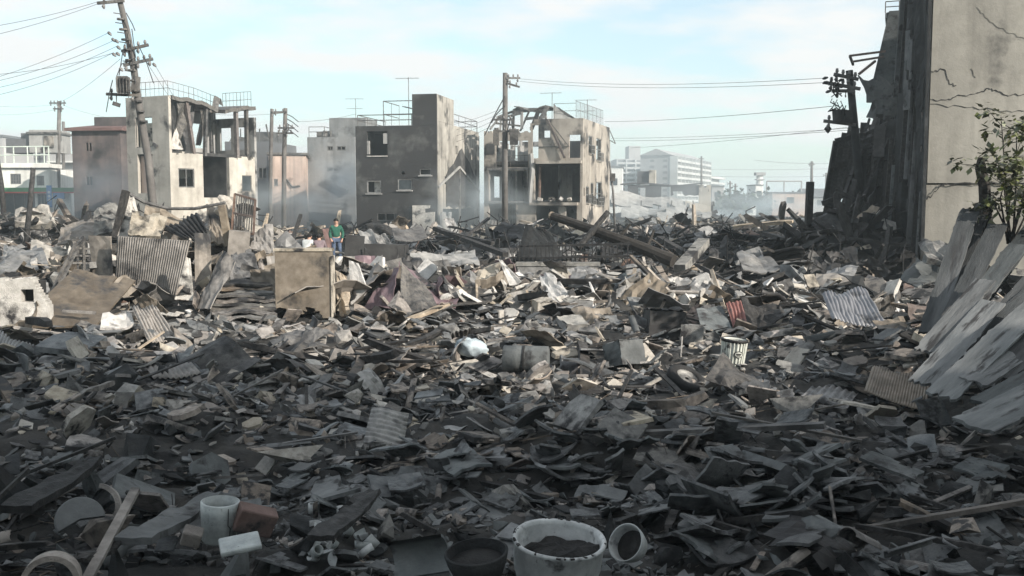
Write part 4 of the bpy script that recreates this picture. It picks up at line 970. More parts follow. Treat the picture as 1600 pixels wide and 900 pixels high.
# wires
def wire(p, q, sag, label, r=.011, name='overhead_wire', group='overhead wires', n=18):
    p, q = Vector(p), Vector(q); sag *= .3; r *= .5 if r > .012 else .7
    pts = [p.lerp(q, i / n) - Vector((0, 0, sag * 4 * (i / n) * (1 - i / n))) for i in range(n + 1)]
    return tag(MB().tube(pts, r, 5).build(name, M['cable']), label, 'wire', group)
wl = 'overhead wire running left from the leaning pole'
for i, (a, d, e, sg) in enumerate((((176, 83), (-30, 118), 40, .5), ((180, 62), (-30, 132), 40, .6), ((183, 72), (-30, 142), 42, .7), ((172, 50), (-30, 128), 40, .45), ((176, 83), (-40, 155), 46, .8))):
    wire(P(*a, 39.8), P(*d, e), sg, f'{("lowest", "second", "third", "topmost", "most slack")[i]} of the dark wires running left from the leaning pole')
wire(P(152, 3, 39.9), P(-40, 46, 36), .3, 'upper pale wire from the top arm of the leaning pole')
wire(P(158, 4, 39.9), P(-40, 62, 36), .3, 'lower pale wire from the top arm of the leaning pole')
wire(P(188, 92, 39.9), P(84, 163, 84), .8, 'wire dropping from the leaning pole to the shop sign pole')
wire(P(92, 162, 86), P(-30, 163, 84), .8, 'wire leaving the shop sign pole to the left')
wire(P(93, 162, 86), P(190, 187, 80), .6, 'wire from the shop sign pole to the brown building')
wire(P(93, 170, 86), P(-30, 178, 84), .8, 'lower wire leaving the shop sign pole to the left')
wire(P(228, 95, 39.8), P(300, 200, 52), .3, 'thin wire slanting from the leaning pole to the cream ruin roof')
wire(P(240, 98, 39.8), P(296, 190, 52), .1, 'second thin wire slanting down to the cream ruin')
for i, (y0, y1, e, lb) in enumerate(((123, 122, 40, 'upper wire between the upright pole and the dark pole with transformer'), (127, 129, 40, 'lower wire between the upright pole and the dark pole with transformer'))):
    wire(P(812, y0, 60), P(1289, y1, 35), .9, lb, .016)
for i, (xa, ya, xb, yb, Ya, Yb, lb) in enumerate(((945, 190, 1310, 165, 75, 40, 'wire from the tan ruin roof to the charred building'), (955, 220, 1330, 203, 80, 50, 'second sagging wire across the sky right of the tan ruin'), (985, 231, 1330, 198, 85, 60, 'third sagging wire across the sky right of the tan ruin'),
        (955, 216, 1330, 200, 84, 58, 'wire just under the second across the sky right of the tan ruin'), (1100, 264, 1340, 262, 118, 118, 'wire over the distant pole above the charred post'), (1090, 275, 1340, 274, 118, 118, 'lower wire over the distant pole above the charred post'), (1178, 250, 1300, 255, 100, 100, 'short wire with a bead in the haze by the charred building'))):
    wire(P(xa, ya, Ya), P(xb, yb, Yb), .5, lb, .022)
for i in range(4):
    wire(P(788, 168 + i * 6, 60), P(700, 196 + i * 10, 76), .4, f'{("top", "second", "third", "bottom")[i]} wire from the upright pole to the blackened block', .018)
wire(P(466, 190, 67), P(556, 178, 68), .4, 'wire from the twin poles towards the blackened block', .018)
wire(P(330, 178, 72), P(425, 178, 71), .3, 'wire from the cream ruin to the shorter twin pole', .018)

# ================================================================== large single things
def quad(c00, c10, c11, c01, nx=8, ny=8, amp=0.0, freq=0.0, thick=.02, dent=0.0, fill=None, axis='u', seed=1):
    """sheet through four places: c00 -> c10 along u, c00 -> c01 along v; corrugated by amp*sin(freq) and dented by noise"""
    c00, c10, c11, c01 = map(Vector, (c00, c10, c11, c01))
    n = (c10 - c00).cross(c01 - c00).normalized()
    def pos(u, v):
        p = (c00 * (1 - u) + c10 * u) * (1 - v) + (c01 * (1 - u) + c11 * u) * v
        w = u if axis == 'u' else v
        h = amp * math.sin(w * freq * 2 * math.pi) + dent * 2 * float(fbm(u * 3 + seed * 7.7, v * 3 + seed * 3.1, 3))
        return p + n * h
    return sheet_vf(nx, ny, pos, thick, fill)
def px4(pts): return [P(*p) for p in pts]
def single(name, vf_or_mb, m, label, cat, group=None, smooth=False, lm=None, mats=None):
    mb = vf_or_mb if isinstance(vf_or_mb, MB) else MB().add(vf_or_mb)
    v = np.array(mb.v); c = v.mean(0); zmin = v[:, 2].min()
    mb.v = [(a - c[0], d - c[1], e - zmin) for a, d, e in mb.v]
    o = mb.build(name, M[m] if mats is None else mats, None, False, smooth)
    o.location = (c[0], c[1], zmin)
    ex = max(v[:, 0].max() - v[:, 0].min(), v[:, 2].max() - v[:, 2].min())
    if ex > .45 and c[1] < 34: EXC.append((c[0], v[:, 1].min() - .25, min(1.0, .42 * ex)))
    tag(o, label, cat, group)
    landmark(c, lm or None) if lm else None
    return o
def torn(nx, ny, seed, k=.5):
    r = random.Random(seed)
    cu = [r.uniform(0, k * 3) for _ in range(nx)]; cv = [r.uniform(0, k * 3) for _ in range(nx)]
    return lambda i, j: cu[i] - .6 < j < ny - cv[i] + .6

# ---- left mound: standing and leaning sheets
single('corrugated_sheet', quad(*px4([(184, 369, 23), (297, 376, 22.6), (277, 470, 22.3), (180, 440, 22.9)]), 120, 6, .022, 30, .012, .02), 'brown_sheet', 'large upright brown corrugated sheet scorched across its middle', 'corrugated sheet', smooth=True, lm='the upright corrugated sheet')
single('standing_sheet', quad(*px4([(139, 368, 23.6), (173, 369, 23.4), (176, 430, 23.2), (146, 428, 23.5)]), 4, 6, 0, 0, .03, .02), 'brown_sheet', 'flat brown panel standing left of the upright corrugated sheet', 'panel')
single('standing_sheet', quad(*px4([(304, 364, 22.6), (329, 365, 22.7), (331, 466, 22.2), (305, 470, 22.1)]), 4, 8, 0, 0, .03, .015), 'brown_sheet', 'narrow tall brown panel right of the upright corrugated sheet', 'panel')
single('plaster_board', quad(*px4([(291, 402, 22.0), (297, 404, 22.0), (303, 470, 21.8), (273, 468, 21.8)]), 4, 6, 0, 0, .03, .01), 'white_plaster', 'bright white triangular board between the brown sheet and narrow panel', 'board')
single('standing_sheet', quad(*px4([(350, 390, 22.2), (369, 411, 21.8), (330, 484, 20.8), (304, 482, 21.2)]), 6, 10, 0, 0, .02, .05, seed=4), 'brown_sheet', 'bent brown sheet leaning left over splintered layers', 'metal sheet', lm='the bent leaning sheet')
pw = empty('fallen_sheet', P(110, 470, 19.6), 0, 'wide brown panel lying tilted below the upright corrugated sheet', 'panel')
world_child(MB().add(quad(*px4([(116, 423, 21.0), (212, 438, 21.2), (152, 508, 19.0), (20, 512, 18.4)]), 10, 8, .006, 6, .04, .03, torn(10, 8, 3, .25))), 'sheet', 'scorched_sheet', pw)
for k, (a, d) in enumerate((((98, 486, 18.9), (150, 489, 19.0)), ((20, 511, 18.3), (110, 524, 18.4)))): world_child(MB().bar(P(*a), P(*d), .06, .05), 'batten', 'tan_wood', pw)
landmark(P(110, 480, 19.6), 'the wide tilted brown panel', .9)
# block with a square hole
c = P(0, 510, 18.6); s = 18.6 / F_PX
hb = empty('concrete_block', (c.x, 18.6, c.z), R(8), 'pale concrete block pierced by a square hole at the left edge', 'concrete block')
MB().add(wall_vf(72 * s, 76 * s, .35, [(33 * s, 38 * s, 52 * s, 58 * s)], lambda u, z: (z / s > 76 - max(0, u / s - 50) * 2.2 - 8 * float(vnoise(u * 6, 3.3))), .028), rotz(0, (-14 * s * 0, 0, 0))).build('block', M['white_plaster'], hb)
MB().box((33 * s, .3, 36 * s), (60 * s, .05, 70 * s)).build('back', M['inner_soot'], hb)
landmark(c + Vector((.4, 0, 0)), 'the pierced pale block', .6)
# rack / ladder
ld = empty('ladder', P(95, 450, 21.6), 0, 'bent metal ladder leaning between the pierced block and brown panels', 'ladder')
for a, d in (((130, 370, 22.6), (86, 460, 21.2)), ((118, 380, 22.2), (74, 470, 21.0))): world_child(MB().bar(P(*a), P(*d), .05), 'rail', 'burnt_steel', ld)
for i in range(9):
    t = (i + .4) / 9; world_child(MB().bar(P(130 - 44 * t, 370 + 90 * t, 22.6 - 1.4 * t), P(118 - 44 * t, 380 + 90 * t, 22.2 - 1.2 * t), .035), 'rung', 'burnt_steel', ld)
rk = MB()
for i in range(5): rk.bar(P(112 + i * .5, 375 + i * 12, 22.8), P(140, 378 + i * 11, 23.0), .04)
for x in (121, 131): rk.bar(P(x, 370, 22.9), P(x + 1, 425, 22.9), .04)
single('metal_rack', rk, 'burnt_steel', 'dark metal rack of bars behind the bent ladder', 'rack')
single('corrugated_scrap', quad(*px4([(206, 482, 18.6), (244, 478, 18.8), (276, 528, 17.6), (232, 536, 17.4)]), 40, 8, .02, 8, .012, .04), 'tan_wood', 'tan corrugated scrap bent downwards beneath the fallen brown panel', 'corrugated sheet', smooth=True)
single('plaster_slab', quad(*px4([(160, 494, 18.4), (205, 488, 18.8), (210, 508, 18.2), (156, 515, 17.9)]), 5, 4, 0, 0, .05, .06), 'white_plaster', 'pale cracked slab lying just below the fallen brown panel', 'slab')
single('corrugated_scrap', quad(*px4([(-10, 516, 16.8), (64, 545, 16.4), (32, 562, 15.6), (-14, 545, 15.8)]), 60, 5, .018, 14, .012, .03), 'zinc_sheet', 'grey corrugated scrap lying in shade under the pierced block', 'corrugated sheet', smooth=True)
single('corrugated_scrap', quad(*px4([(228, 575, 14.6), (300, 566, 14.8), (314, 584, 14.2), (240, 592, 14.0)]), 40, 3, .015, 9, .012, .03), 'brown_sheet', 'narrow ribbed brown strip lying flat in the shaded rubble', 'corrugated sheet', smooth=True)
single('corrugated_sheet', quad(*px4([(256, 358, 24.6), (308, 332, 24.9), (326, 364, 24.2), (288, 374, 24.0)]), 44, 5, .03, 8, .015, .04), 'black_steel', 'black corrugated sheet propped in front of the cream ruin', 'corrugated sheet', smooth=True)
wg = empty('window_grille', P(382, 355, 25.5), R(0), 'rusted window grille of upright bars standing before the cream ruin', 'grille')
tl, tr_, br, bl = px4([(367, 303, 25.4), (399, 312, 25.2), (396, 366, 25.0), (362, 363, 25.2)])
for p, q in ((tl, tr_), (tr_, br), (br, bl), (bl, tl), (tl.lerp(bl, .5), tr_.lerp(br, .5))): world_child(MB().bar(p, q, .05), 'rail', 'rust_steel', wg)
for i in range(1, 9): world_child(MB().bar(tl.lerp(tr_, i / 9), bl.lerp(br, i / 9), .025), 'bar', 'burnt_steel', wg)
single('wall_shard', quad(*px4([(193, 302, 25.5), (206, 310, 25.6), (232, 372, 25.0), (176, 370, 25.0)]), 8, 10, 0, 0, .14, .06, torn(8, 10, 8, .5)), 'beige_plaster', 'tall pointed wall shard left of the black corrugated sheet', 'wall fragment', lm='the tall pointed wall shard')
single('burnt_post', MB().bar(P(197, 298, 25.2), P(180, 372, 25.0), .2, .14), 'char_wood', 'dark slanting post against the tall pointed wall shard', 'post')
single('hanging_cable', MB().tube([P(200, 302, 25.8), P(225, 316, 25.7), P(262, 326, 25.7), P(305, 326, 25.6), P(352, 317, 25.5)], .045, 6), 'burnt_steel', 'thick cable sagging from the pointed shard to the window grille', 'cable')
single('concrete_stub', MB().box(tuple(P(372, 388, 24.6)), (.5, .5, .85), (.03, .1, .3)).box(tuple(P(352, 352, 24.6)), (.16, .16, 1.0), (.1, -.12, 0)), 'brown_sheet', 'broken brown pier beneath the rusted window grille', 'pier')
single('concrete_stub', quad(*px4([(346, 306, 26), (372, 312, 26), (362, 345, 25.6), (338, 330, 25.6)]), 5, 5, 0, 0, .2, .12, torn(5, 5, 2, .3)), 'beige_plaster', 'jagged pale lump left of the rusted window grille', 'wall fragment')
single('wall_fragment', quad(*px4([(30, 334, 44), (74, 322, 44), (86, 350, 43), (24, 352, 43)]), 6, 5, 0, 0, .3, .15, torn(6, 5, 4, .3)), 'beige_plaster', 'pale humped wall piece among sticks before the white shop', 'wall fragment')
for i, (pts, m, th, lb) in enumerate((([(206, 330, 25.0), (262, 338, 25.4), (250, 372, 24.6), (200, 370, 24.6)], 'beige_plaster', .1, 'pale broken slab tilted just right of the tall pointed shard'), ([(228, 318, 26.4), (300, 350, 26.2), (286, 366, 25.4), (222, 352, 25.6)], 'brown_sheet', .05, 'brown sheet sloping down behind the black corrugated sheet'),
        ([(322, 318, 26.4), (346, 322, 26.4), (352, 384, 24.8), (330, 380, 24.8)], 'brown_sheet', .05, 'upright brown strip standing left of the window grille'), ([(150, 330, 27), (182, 318, 27.4), (196, 362, 26.2), (146, 368, 26)], 'grey_concrete', .14, 'grey slab leaning left of the tall pointed shard'),
        ([(96, 352, 28), (148, 340, 28.4), (150, 372, 27.2), (90, 384, 27)], 'brown_sheet', .04, 'buckled brown sheet behind the dark metal rack'), ([(398, 360, 25.4), (426, 352, 25.6), (428, 396, 24.6), (392, 392, 24.6)], 'brown_sheet', .05, 'brown sheet between the window grille and upright slab'),
        ([(352, 398, 23.4), (392, 388, 23.8), (408, 430, 22.8), (360, 436, 22.8)], 'burnt_steel', .03, 'dented dark sheet above the splintered layers'), ([(0, 400, 25), (64, 384, 26), (78, 418, 24), (0, 426, 24)], 'zinc_sheet', .03, 'wide buckled grey sheet at the far left'))):
    single('broken_slab' if th > .08 else 'bent_sheet', quad(*px4(pts), 9, 8, 0, 0, th, .09, torn(9, 8, i + 90, .4), seed=i + 3), m, lb, 'slab' if th > .08 else 'metal sheet')
# ---- centre
c = P(431, 490, 21.4); s = 21.4 / F_PX
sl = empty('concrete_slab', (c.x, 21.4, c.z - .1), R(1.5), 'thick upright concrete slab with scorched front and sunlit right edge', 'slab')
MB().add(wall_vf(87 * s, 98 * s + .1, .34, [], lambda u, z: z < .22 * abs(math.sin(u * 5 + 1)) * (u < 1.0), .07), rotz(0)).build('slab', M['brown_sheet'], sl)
MB().box((43.5 * s, .17, 98 * s + .13), (87 * s + .05, .4, .06)).box((87 * s + .018, .17, 49 * s), (.03, .4, 97 * s)).build('painted_sunlit_edge', M['beige_plaster'], sl)  # paler top and right edge: sunlight put into the colour
landmark((c.x + .6, 21.4), 'the upright concrete slab', .7)
single('white_board', quad(*px4([(546, 407, 22.4), (560, 412, 22.3), (574, 452, 22.0), (549, 476, 22.0)]), 4, 6, 0, 0, .05, .015), 'white_plaster', 'bright white panel standing between slab and mauve sheets', 'panel', lm='the bright white panel')
single('standing_sheet', quad(*px4([(524, 422, 22.4), (541, 432, 22.2), (549, 492, 21.6), (530, 494, 21.7)]), 4, 8, 0, 0, .03, .08, seed=6), 'tan_wood', 'narrow tan panel curling beside the thick slab', 'panel')
mv = empty('crumpled_sheet', P(660, 470, 22), 0, 'crumpled mauve and grey roofing sheets folded like a tent', 'metal sheet')
for pts, m in (([(612, 428, 22.8), (627, 411, 22.5), (610, 482, 21.4), (566, 480, 21.9)], 'mauve_sheet'), ([(627, 411, 22.5), (664, 446, 22.2), (690, 486, 21.2), (625, 492, 21.0)], 'burnt_steel'),
               ([(627, 412, 22.6), (650, 425, 23.0), (700, 470, 22.2), (655, 484, 21.6)], 'mauve_sheet'), ([(650, 440, 23.0), (722, 455, 22.8), (712, 480, 21.9), (650, 478, 22)], 'mauve_sheet'), ([(700, 455, 23), (772, 452, 23), (768, 470, 22.2), (706, 482, 21.9)], 'burnt_steel')):
    world_child(MB().add(quad(*px4(pts), 10, 10, .02, 1.5, .012, .05, seed=len(m) + pts[0][0] % 7)), 'sheet', m, mv)
landmark(P(640, 470, 22), 'the crumpled mauve tent', .9); EXC.append((P(700, 470, 21.5).x, 21.4, .8))
single('curved_sheet', quad(*px4([(700, 432, 24.5), (792, 410, 24.8), (770, 440, 23.6), (690, 450, 23.6)]), 12, 6, .09, .6, .02, .12, torn(12, 6, 5, .3), seed=3), 'beige_plaster', 'long curled tan roofing sheet behind the mauve sheets', 'metal sheet', lm='the long curled tan sheet')
single('curved_sheet', quad(*px4([(640, 398, 27), (742, 392, 28), (750, 412, 26.5), (640, 420, 26)]), 12, 6, .06, .5, .02, .12, torn(12, 6, 9, .3), seed=5), 'zinc_sheet', 'grey buckled sheet lying behind the long curled sheet', 'metal sheet')
single('metal_spike', quad(*px4([(780, 407, 24.2), (784, 406, 24.2), (815, 441, 23.6), (796, 447, 23.6)]), 3, 8, 0, 0, .025, .05), 'white_plaster', 'white pointed sheet sticking up right of the curled sheet', 'metal sheet')
single('folded_sheet', quad(*px4([(843, 430, 23.8), (866, 434, 23.8), (896, 470, 22.8), (858, 476, 22.6)]), 8, 8, 0, 0, .03, .13, seed=8), 'white_plaster', 'bright folded sheet above the small white box', 'metal sheet')
def crate(px0, py0, px1, py1, Y, d, m, label, cat='box', rz=.3, rx=0, name='box'):
    a, q = P(px0, py0, Y), P(px1, py1, Y)
    o = tag(MB().box((0, 0, (a.z - q.z) / 2), (q.x - a.x, d, a.z - q.z)).build(name, M[m]), label, cat)
    o.location = ((a.x + q.x) / 2, Y, q.z); o.rotation_euler = (rx, .05, rz); return o
def crushed_box(px0, py0, px1, py1, Y, d, m, label, cat='box', rz=.3, rx=.1, lm=None):
    """a crushed box: walls, lid flap and dented faces"""
    a, q = P(px0, py0, Y), P(px1, py1, Y); w, h = q.x - a.x, a.z - q.z
    o = empty('box', ((a.x + q.x) / 2, Y, q.z), rz, label, cat); o.rotation_euler = (rx, .06, rz)
    b = MB()
    for k, (c0, c1, c2, c3) in enumerate((((-w/2, -d/2, 0), (w/2, -d/2, 0), (w/2, -d/2, h), (-w/2, -d/2, h)), ((w/2, -d/2, 0), (w/2, d/2, 0), (w/2, d/2, h), (w/2, -d/2, h)),
            ((w/2, d/2, 0), (-w/2, d/2, 0), (-w/2, d/2, h), (w/2, d/2, h)), ((-w/2, d/2, 0), (-w/2, -d/2, 0), (-w/2, -d/2, h), (-w/2, d/2, h)))):
        b.add(quad(c0, c1, c2, c3, 6, 6, 0, 0, .012, w * .035, seed=k + px0 % 9))
    b.build('wall', M[m], o)
    MB().add(quad((-w/2, -d/2, h + .01), (w/2, -d/2, h + .02), (w/2, d/2, h + .05), (-w/2, d/2, h), 6, 5, 0, 0, .012, w * .07, torn(6, 5, px0, .3), seed=px0 % 13)).build('lid', M[m], o)
    if lm: landmark(((a.x + q.x) / 2, Y), lm)
    return o
crushed_box(889, 466, 928, 497, 22.2, .4, 'white_plaster', 'small bright white box crushed beneath the folded sheet', rz=-.25, lm='the small white box')
crushed_box(833, 470, 862, 498, 21.6, .35, 'beige_plaster', 'tan dented box left of the small white box', rz=.35)
crushed_box(1008, 485, 1064, 534, 18.2, .55, 'soot_render', 'dark scorched steel cabinet half sunk in rubble', 'cabinet', rz=.08, rx=-.04, lm='the dark scorched cabinet')
crushed_box(868, 500, 910, 535, 18.6, .4, 'grey_concrete', 'dull grey box tipped beside the shaded tiles', rz=.5, rx=.25)
crushed_box(955, 535, 1002, 572, 15.8, .4, 'grey_board', 'grey square box tipped forward before the dark cabinet', rz=.6, rx=-.3, lm='the grey tipped box')
crushed_box(1064, 510, 1098, 540, 17.4, .3, 'grey_concrete', 'small grey box leaning against the dark cabinet', rz=-.3, rx=-.2)
crushed_box(1265, 585, 1296, 606, 14.2, .25, 'grey_board', 'little grey box lying right of the waste bin', rz=.2, rx=.2)
single('glass_pane', quad(*px4([(1088, 484, 19.6), (1128, 478, 19.8), (1146, 520, 18.8), (1098, 524, 18.6)]), 5, 5, 0, 0, .02, .02), 'grey_board', 'pale grey pane leaning right of the dark cabinet', 'panel')
rb = empty('red_box', P(1150, 512, 19.4), 0, 'red ribbed board with blackened curled hood behind the waste bin', 'box')
world_child(MB().add(quad(*px4([(1134, 474, 19.6), (1158, 470, 19.8), (1168, 508, 19.0), (1146, 512, 19.0)]), 24, 5, .02, 4, .015, .02)), 'board', 'red_board', rb)
world_child(MB().add(quad(*px4([(1156, 468, 19.9), (1212, 476, 20.2), (1224, 496, 19.3), (1166, 510, 19.0)]), 8, 8, .08, .5, .02, .1, torn(8, 8, 11, .3))), 'hood', 'char_wood', rb)
landmark(P(1150, 505, 19.4), 'the red ribbed board')
# tan sticks
for i, (a, d, w) in enumerate((((985, 400, 24), (1030, 445, 23), .09), ((998, 405, 24), (1058, 468, 22.5), .07), ((1005, 402, 24.2), (1015, 442, 23.4), .06), ((952, 424, 24), (1012, 416, 23.6), .06), ((992, 420, 23.5), (982, 466, 22.6), .08), ((1000, 425, 23.4), (994, 468, 22.4), .06), ((953, 432, 23.2), (935, 470, 22.6), .06), ((945, 436, 23.4), (968, 478, 22.4), .09), ((938, 430, 23.6), (955, 438, 22.8), .06))):
    single('wooden_stick', MB().bar(P(*a), P(*d), w, w * .7), 'tan_wood' if i % 3 else 'brown_wood', ('longest tan stick leaning right at the top of the cluster', 'long thin stick beside the longest one', 'short upright brown stick amid the cluster', 'level stick lying across the cluster top', 'stick slanting down left in the cluster', 'brown stick standing nearly upright in the cluster', 'stick at the far left of the cluster', 'thick stick slanting right at the left of the cluster', 'short brown stick lying at the cluster left end')[i], 'stick', 'tan sticks propped against each other')
landmark(P(990, 450, 23.3), 'the cluster of tan sticks')
single('curved_rod', MB().tube([P(934, 428, 23.4), P(960, 436, 23.1), P(1000, 450, 22.8), P(1050, 456, 22.6), P(1092, 457, 22.5)], .045, 6), 'tan_wood', 'long bowed tan rod lying across the stick cluster', 'rod')
single('dark_pane', quad(*px4([(952, 440, 23.6), (978, 425, 23.8), (990, 470, 22.9), (945, 474, 22.8)]), 5, 5, 0, 0, .02, .03), 'dark_glass', 'dark pane leaning behind the tan sticks', 'panel')
# waste bin
c = hit(1143, 576); s = c.y / F_PX
wb = empty('waste_bin', (c.x, c.y, c.z - .03), .2, 'pale ribbed waste bin with dark oval badge standing in rubble', 'waste bin')
wb.rotation_euler = (.05, .07, .2)
h = 50 * s; r0, r1 = 15.5 * s, 19 * s
MB().add(lathe_vf([(0, .02), (r0, .02), (r0, 0), (r0 + .008, 0), (r1, h), (r1 - .012, h), (r0 - .008, .03), (0, .03)], 28)).build('body', M['bin_grey'], wb, smooth=True)
g = MB()
for i in range(22):
    a = 2 * math.pi * i / 22
    g.bar((math.cos(a) * (r0 + .012), math.sin(a) * (r0 + .012), .03), (math.cos(a) * (r1 + .006), math.sin(a) * (r1 + .006), h - .03), .022, .014)
g.build('rib', M['bin_grey'], wb)
MB().add(lathe_vf([(r1 - .015, h - .03), (r1 + .02, h - .03), (r1 + .025, h + .005), (r1 - .005, h + .012), (r1 - .015, h - .03)], 28)).build('rim', M['black_steel'], wb, smooth=True)
bm_ = rotz(0, (0, 0, 0))
def badge(rx, rz, y, m, nm, par, n=20):
    rad = r0 + (r1 - r0) * .6 + .02
    vs = [(0, -rad - y, h * .58)] + [(rx * math.cos(2 * math.pi * i / n), -math.sqrt(max(rad ** 2 - (rx * math.cos(2 * math.pi * i / n)) ** 2, 0)) - y, h * .58 + rz * math.sin(2 * math.pi * i / n)) for i in range(n)]
    back = [(a, d + .012, e) for a, d, e in vs]
    fs = [(0, 1 + (i + 1) % n, 1 + i) for i in range(n)] + [(n + 1, n + 2 + i, n + 2 + (i + 1) % n) for i in range(n)] + [(1 + i, 1 + (i + 1) % n, n + 2 + (i + 1) % n, n + 2 + i) for i in range(n)]
    return MB().add((vs + back, fs)).build(nm, M[m], par)
bd = badge(.07, .05, .006, 'black_steel', 'badge', wb); badge(.056, .038, .010, 'bin_grey', 'badge_ring', bd)
MB().box((0, -(r0 + (r1 - r0) * .6 + .034), h * .58 + .008), (.07, .008, .016)).box((0, -(r0 + (r1 - r0) * .6 + .034), h * .58 - .014), (.055, .008, .01)).build('badge_mark', M['black_steel'], bd)
MB().add(lathe_vf([(0, h - .06), (r1 * .6, h - .055), (r1 - .02, h - .07)], 16)).build('ash', M['ash_fill'], wb)
landmark(c, 'the ribbed waste bin', .4); EXC += [(c.x, c.y - .7, .45), (c.x, c.y - 1.2, .45), (c.x - .05, c.y - 1.7, .4)]
# drum
c = hit(822, 584)
dr = empty('steel_drum', (c.x, c.y, c.z + .2), R(-8), 'dull grey steel drum lying on its side in the shaded rubble', 'drum')
prof = [(0, 0), (.19, 0), (.2, .01), (.2, .18), (.207, .2), (.2, .22), (.2, .42), (.207, .44), (.2, .46), (.2, .66), (.19, .68), (.12, .66), (0, .66)]
MB().add(lathe_vf(prof, 24), Matrix.Translation((-.34, 0, 0)) @ Matrix.Rotation(R(90), 4, 'Y')).build('body', M['grey_board'], dr, smooth=True)
MB().add(lathe_vf([(.195, .3), (.212, .3), (.212, .33), (.195, .33)], 24), Matrix.Translation((-.34, 0, 0)) @ Matrix.Rotation(R(90), 4, 'Y')).build('hoop', M['black_steel'], dr)
landmark(c, 'the grey steel drum', .4)
def lump(px, py, rx, ry, rz_, m, name, label, cat, seed=1, lm=None, sink=.3):
    c = hit(px, py); bm = bmesh.new(); bmesh.ops.create_icosphere(bm, subdivisions=4, radius=1)
    for v in bm.verts:
        k = 1 + .55 * float(fbm(v.co.x * 1.7 + seed * 5 + v.co.z, v.co.y * 1.7 + v.co.z * 1.3, 4))
        v.co = Vector((v.co.x * rx * k, v.co.y * ry * k, v.co.z * rz_ * k))
    me = bpy.data.meshes.new(name); bm.to_mesh(me); bm.free()
    o = link(name, me, M[m], None, True); o.location = c + Vector((0, 0, rz_ * (1 - sink))); tag(o, label, cat)
    if lm: landmark(c, lm, rx * .6)
    return o
lump(736, 556, .27, .2, .16, 'pale_cloth', 'cloth_bundle', 'pale blue cloth bundle lying on shaded rubble above the drum', 'cloth', 2, 'the pale blue cloth bundle')
c = hit(1072, 606)
wh = empty('car_wheel', c + Vector((0, 0, .1)), .3, 'burnt wheel rim with tyre shreds lying before the waste bin', 'wheel'); wh.rotation_euler = (.5, .25, .3)
MB().add(lathe_vf([(.16, -.06), (.24, -.07), (.28, -.03), (.28, .04), (.24, .07), (.16, .06), (.16, -.06)], 26)).build('tyre', M['black_rubber'], wh, smooth=True)
MB().add(lathe_vf([(.03, .02), (.06, .035), (.1, .0), (.15, .02), (.165, .06), (.155, -.06), (.1, -.04), (.03, -.02), (.03, .02)], 24)).build('rim', M['zinc_sheet'], wh, smooth=True)
landmark(c, 'the burnt wheel rim', .3)
# right side sheets
single('corrugated_sheet', quad(*px4([(1284, 462, 19.0), (1352, 448, 19.4), (1384, 508, 17.8), (1300, 500, 18.0)]), 60, 8, .015, 13, .012, .07, torn(60, 8, 12, .2)), 'lilac_sheet', 'greyish lilac corrugated sheet curling over the right rubble', 'corrugated sheet', smooth=True, lm='the lilac corrugated sheet')
single('corrugated_sheet', quad(*px4([(1364, 572, 12.8), (1454, 590, 12.4), (1446, 642, 11.4), (1350, 612, 11.8)]), 110, 20, .007, 22, .01, .02, torn(110, 20, 5, .5)), 'brown_sheet', 'small brown ribbed sheet lying below the leaning boards', 'corrugated sheet', smooth=True, lm='the brown ribbed sheet')
for i, (a, d, e, f, lb) in enumerate((((1178, 462, 24.6), (1236, 452, 25), (1250, 470, 24), (1190, 476, 24), 'bright sheet at the left of the sunlit patch'), ((1236, 458, 24.5), (1290, 455, 24.6), (1296, 472, 23.8), (1244, 474, 23.8), 'bright sheet in the middle of the sunlit patch'), ((1270, 462, 24.2), (1338, 464, 24.3), (1332, 480, 23.6), (1276, 480, 23.5), 'bright sheet at the right of the sunlit patch'), ((1376, 474, 22.5), (1416, 480, 22.4), (1412, 490, 22), (1386, 486, 22), 'small bright scrap right of the lilac corrugated sheet'))):
    single('metal_sheet', quad(*px4([a, d, e, f]), 8, 5, 0, 0, .015, .12, torn(8, 5, i + 20, .3), seed=i), 'white_plaster', lb, 'metal sheet', 'bright scraps in the sunlit patch')
# low kerb wall and burnt fence
a, q = P(808, 418, 27), P(936, 421, 27)
single('low_wall', MB().box(((a.x + q.x) / 2, 27.1, a.z - .2), (q.x - a.x, .25, .5)).box(((a.x + q.x) / 2, 27.1, a.z + .09), (q.x - a.x + .06, .32, .1)), 'grey_concrete', 'low grey concrete garden wall in front of the burnt fence', 'wall', lm='the low grey garden wall')
fe = empty('burnt_fence', P(900, 410, 28.5), 0, 'burnt bar fence behind the low garden wall', 'fence')
for y in (382, 401): world_child(MB().bar(P(810, y + 3, 28.6), P(985, y - 1, 28.2), .06), 'rail', 'black_steel', fe)
for i in range(26):
    x = 812 + i * 6.7
    world_child(MB().bar(P(x, 411, 28.5), P(x + random.uniform(-3, 3), 380 + random.uniform(-4, 3), 28.5), .028), 'bar', 'black_steel', fe)
single('black_sheet', quad(*px4([(822, 352, 30), (862, 366, 29.6), (884, 408, 29), (806, 408, 29)]), 8, 8, 0, 0, .04, .05, torn(8, 8, 6, .2)), 'char_wall', 'black upright sheet at the left end of the burnt fence', 'metal sheet', lm='the black upright sheet')
lg = empty('fallen_log', P(955, 385, 29.5), 0, 'fallen tree trunk lying slanted above the burnt fence', 'log')
world_child(MB().tube([P(862, 337, 31), P(900, 350, 30.4), P(950, 368, 29.6), P(1000, 386, 29), P(1052, 408, 28.4)], [.12, .14, .155, .17, .19], 10), 'trunk', 'bark', lg)
world_child(MB().tube([P(860.5, 336.5, 31.02), P(863, 337.3, 30.98)], [.125, .126], 10), 'cut_end', 'tan_wood', lg)
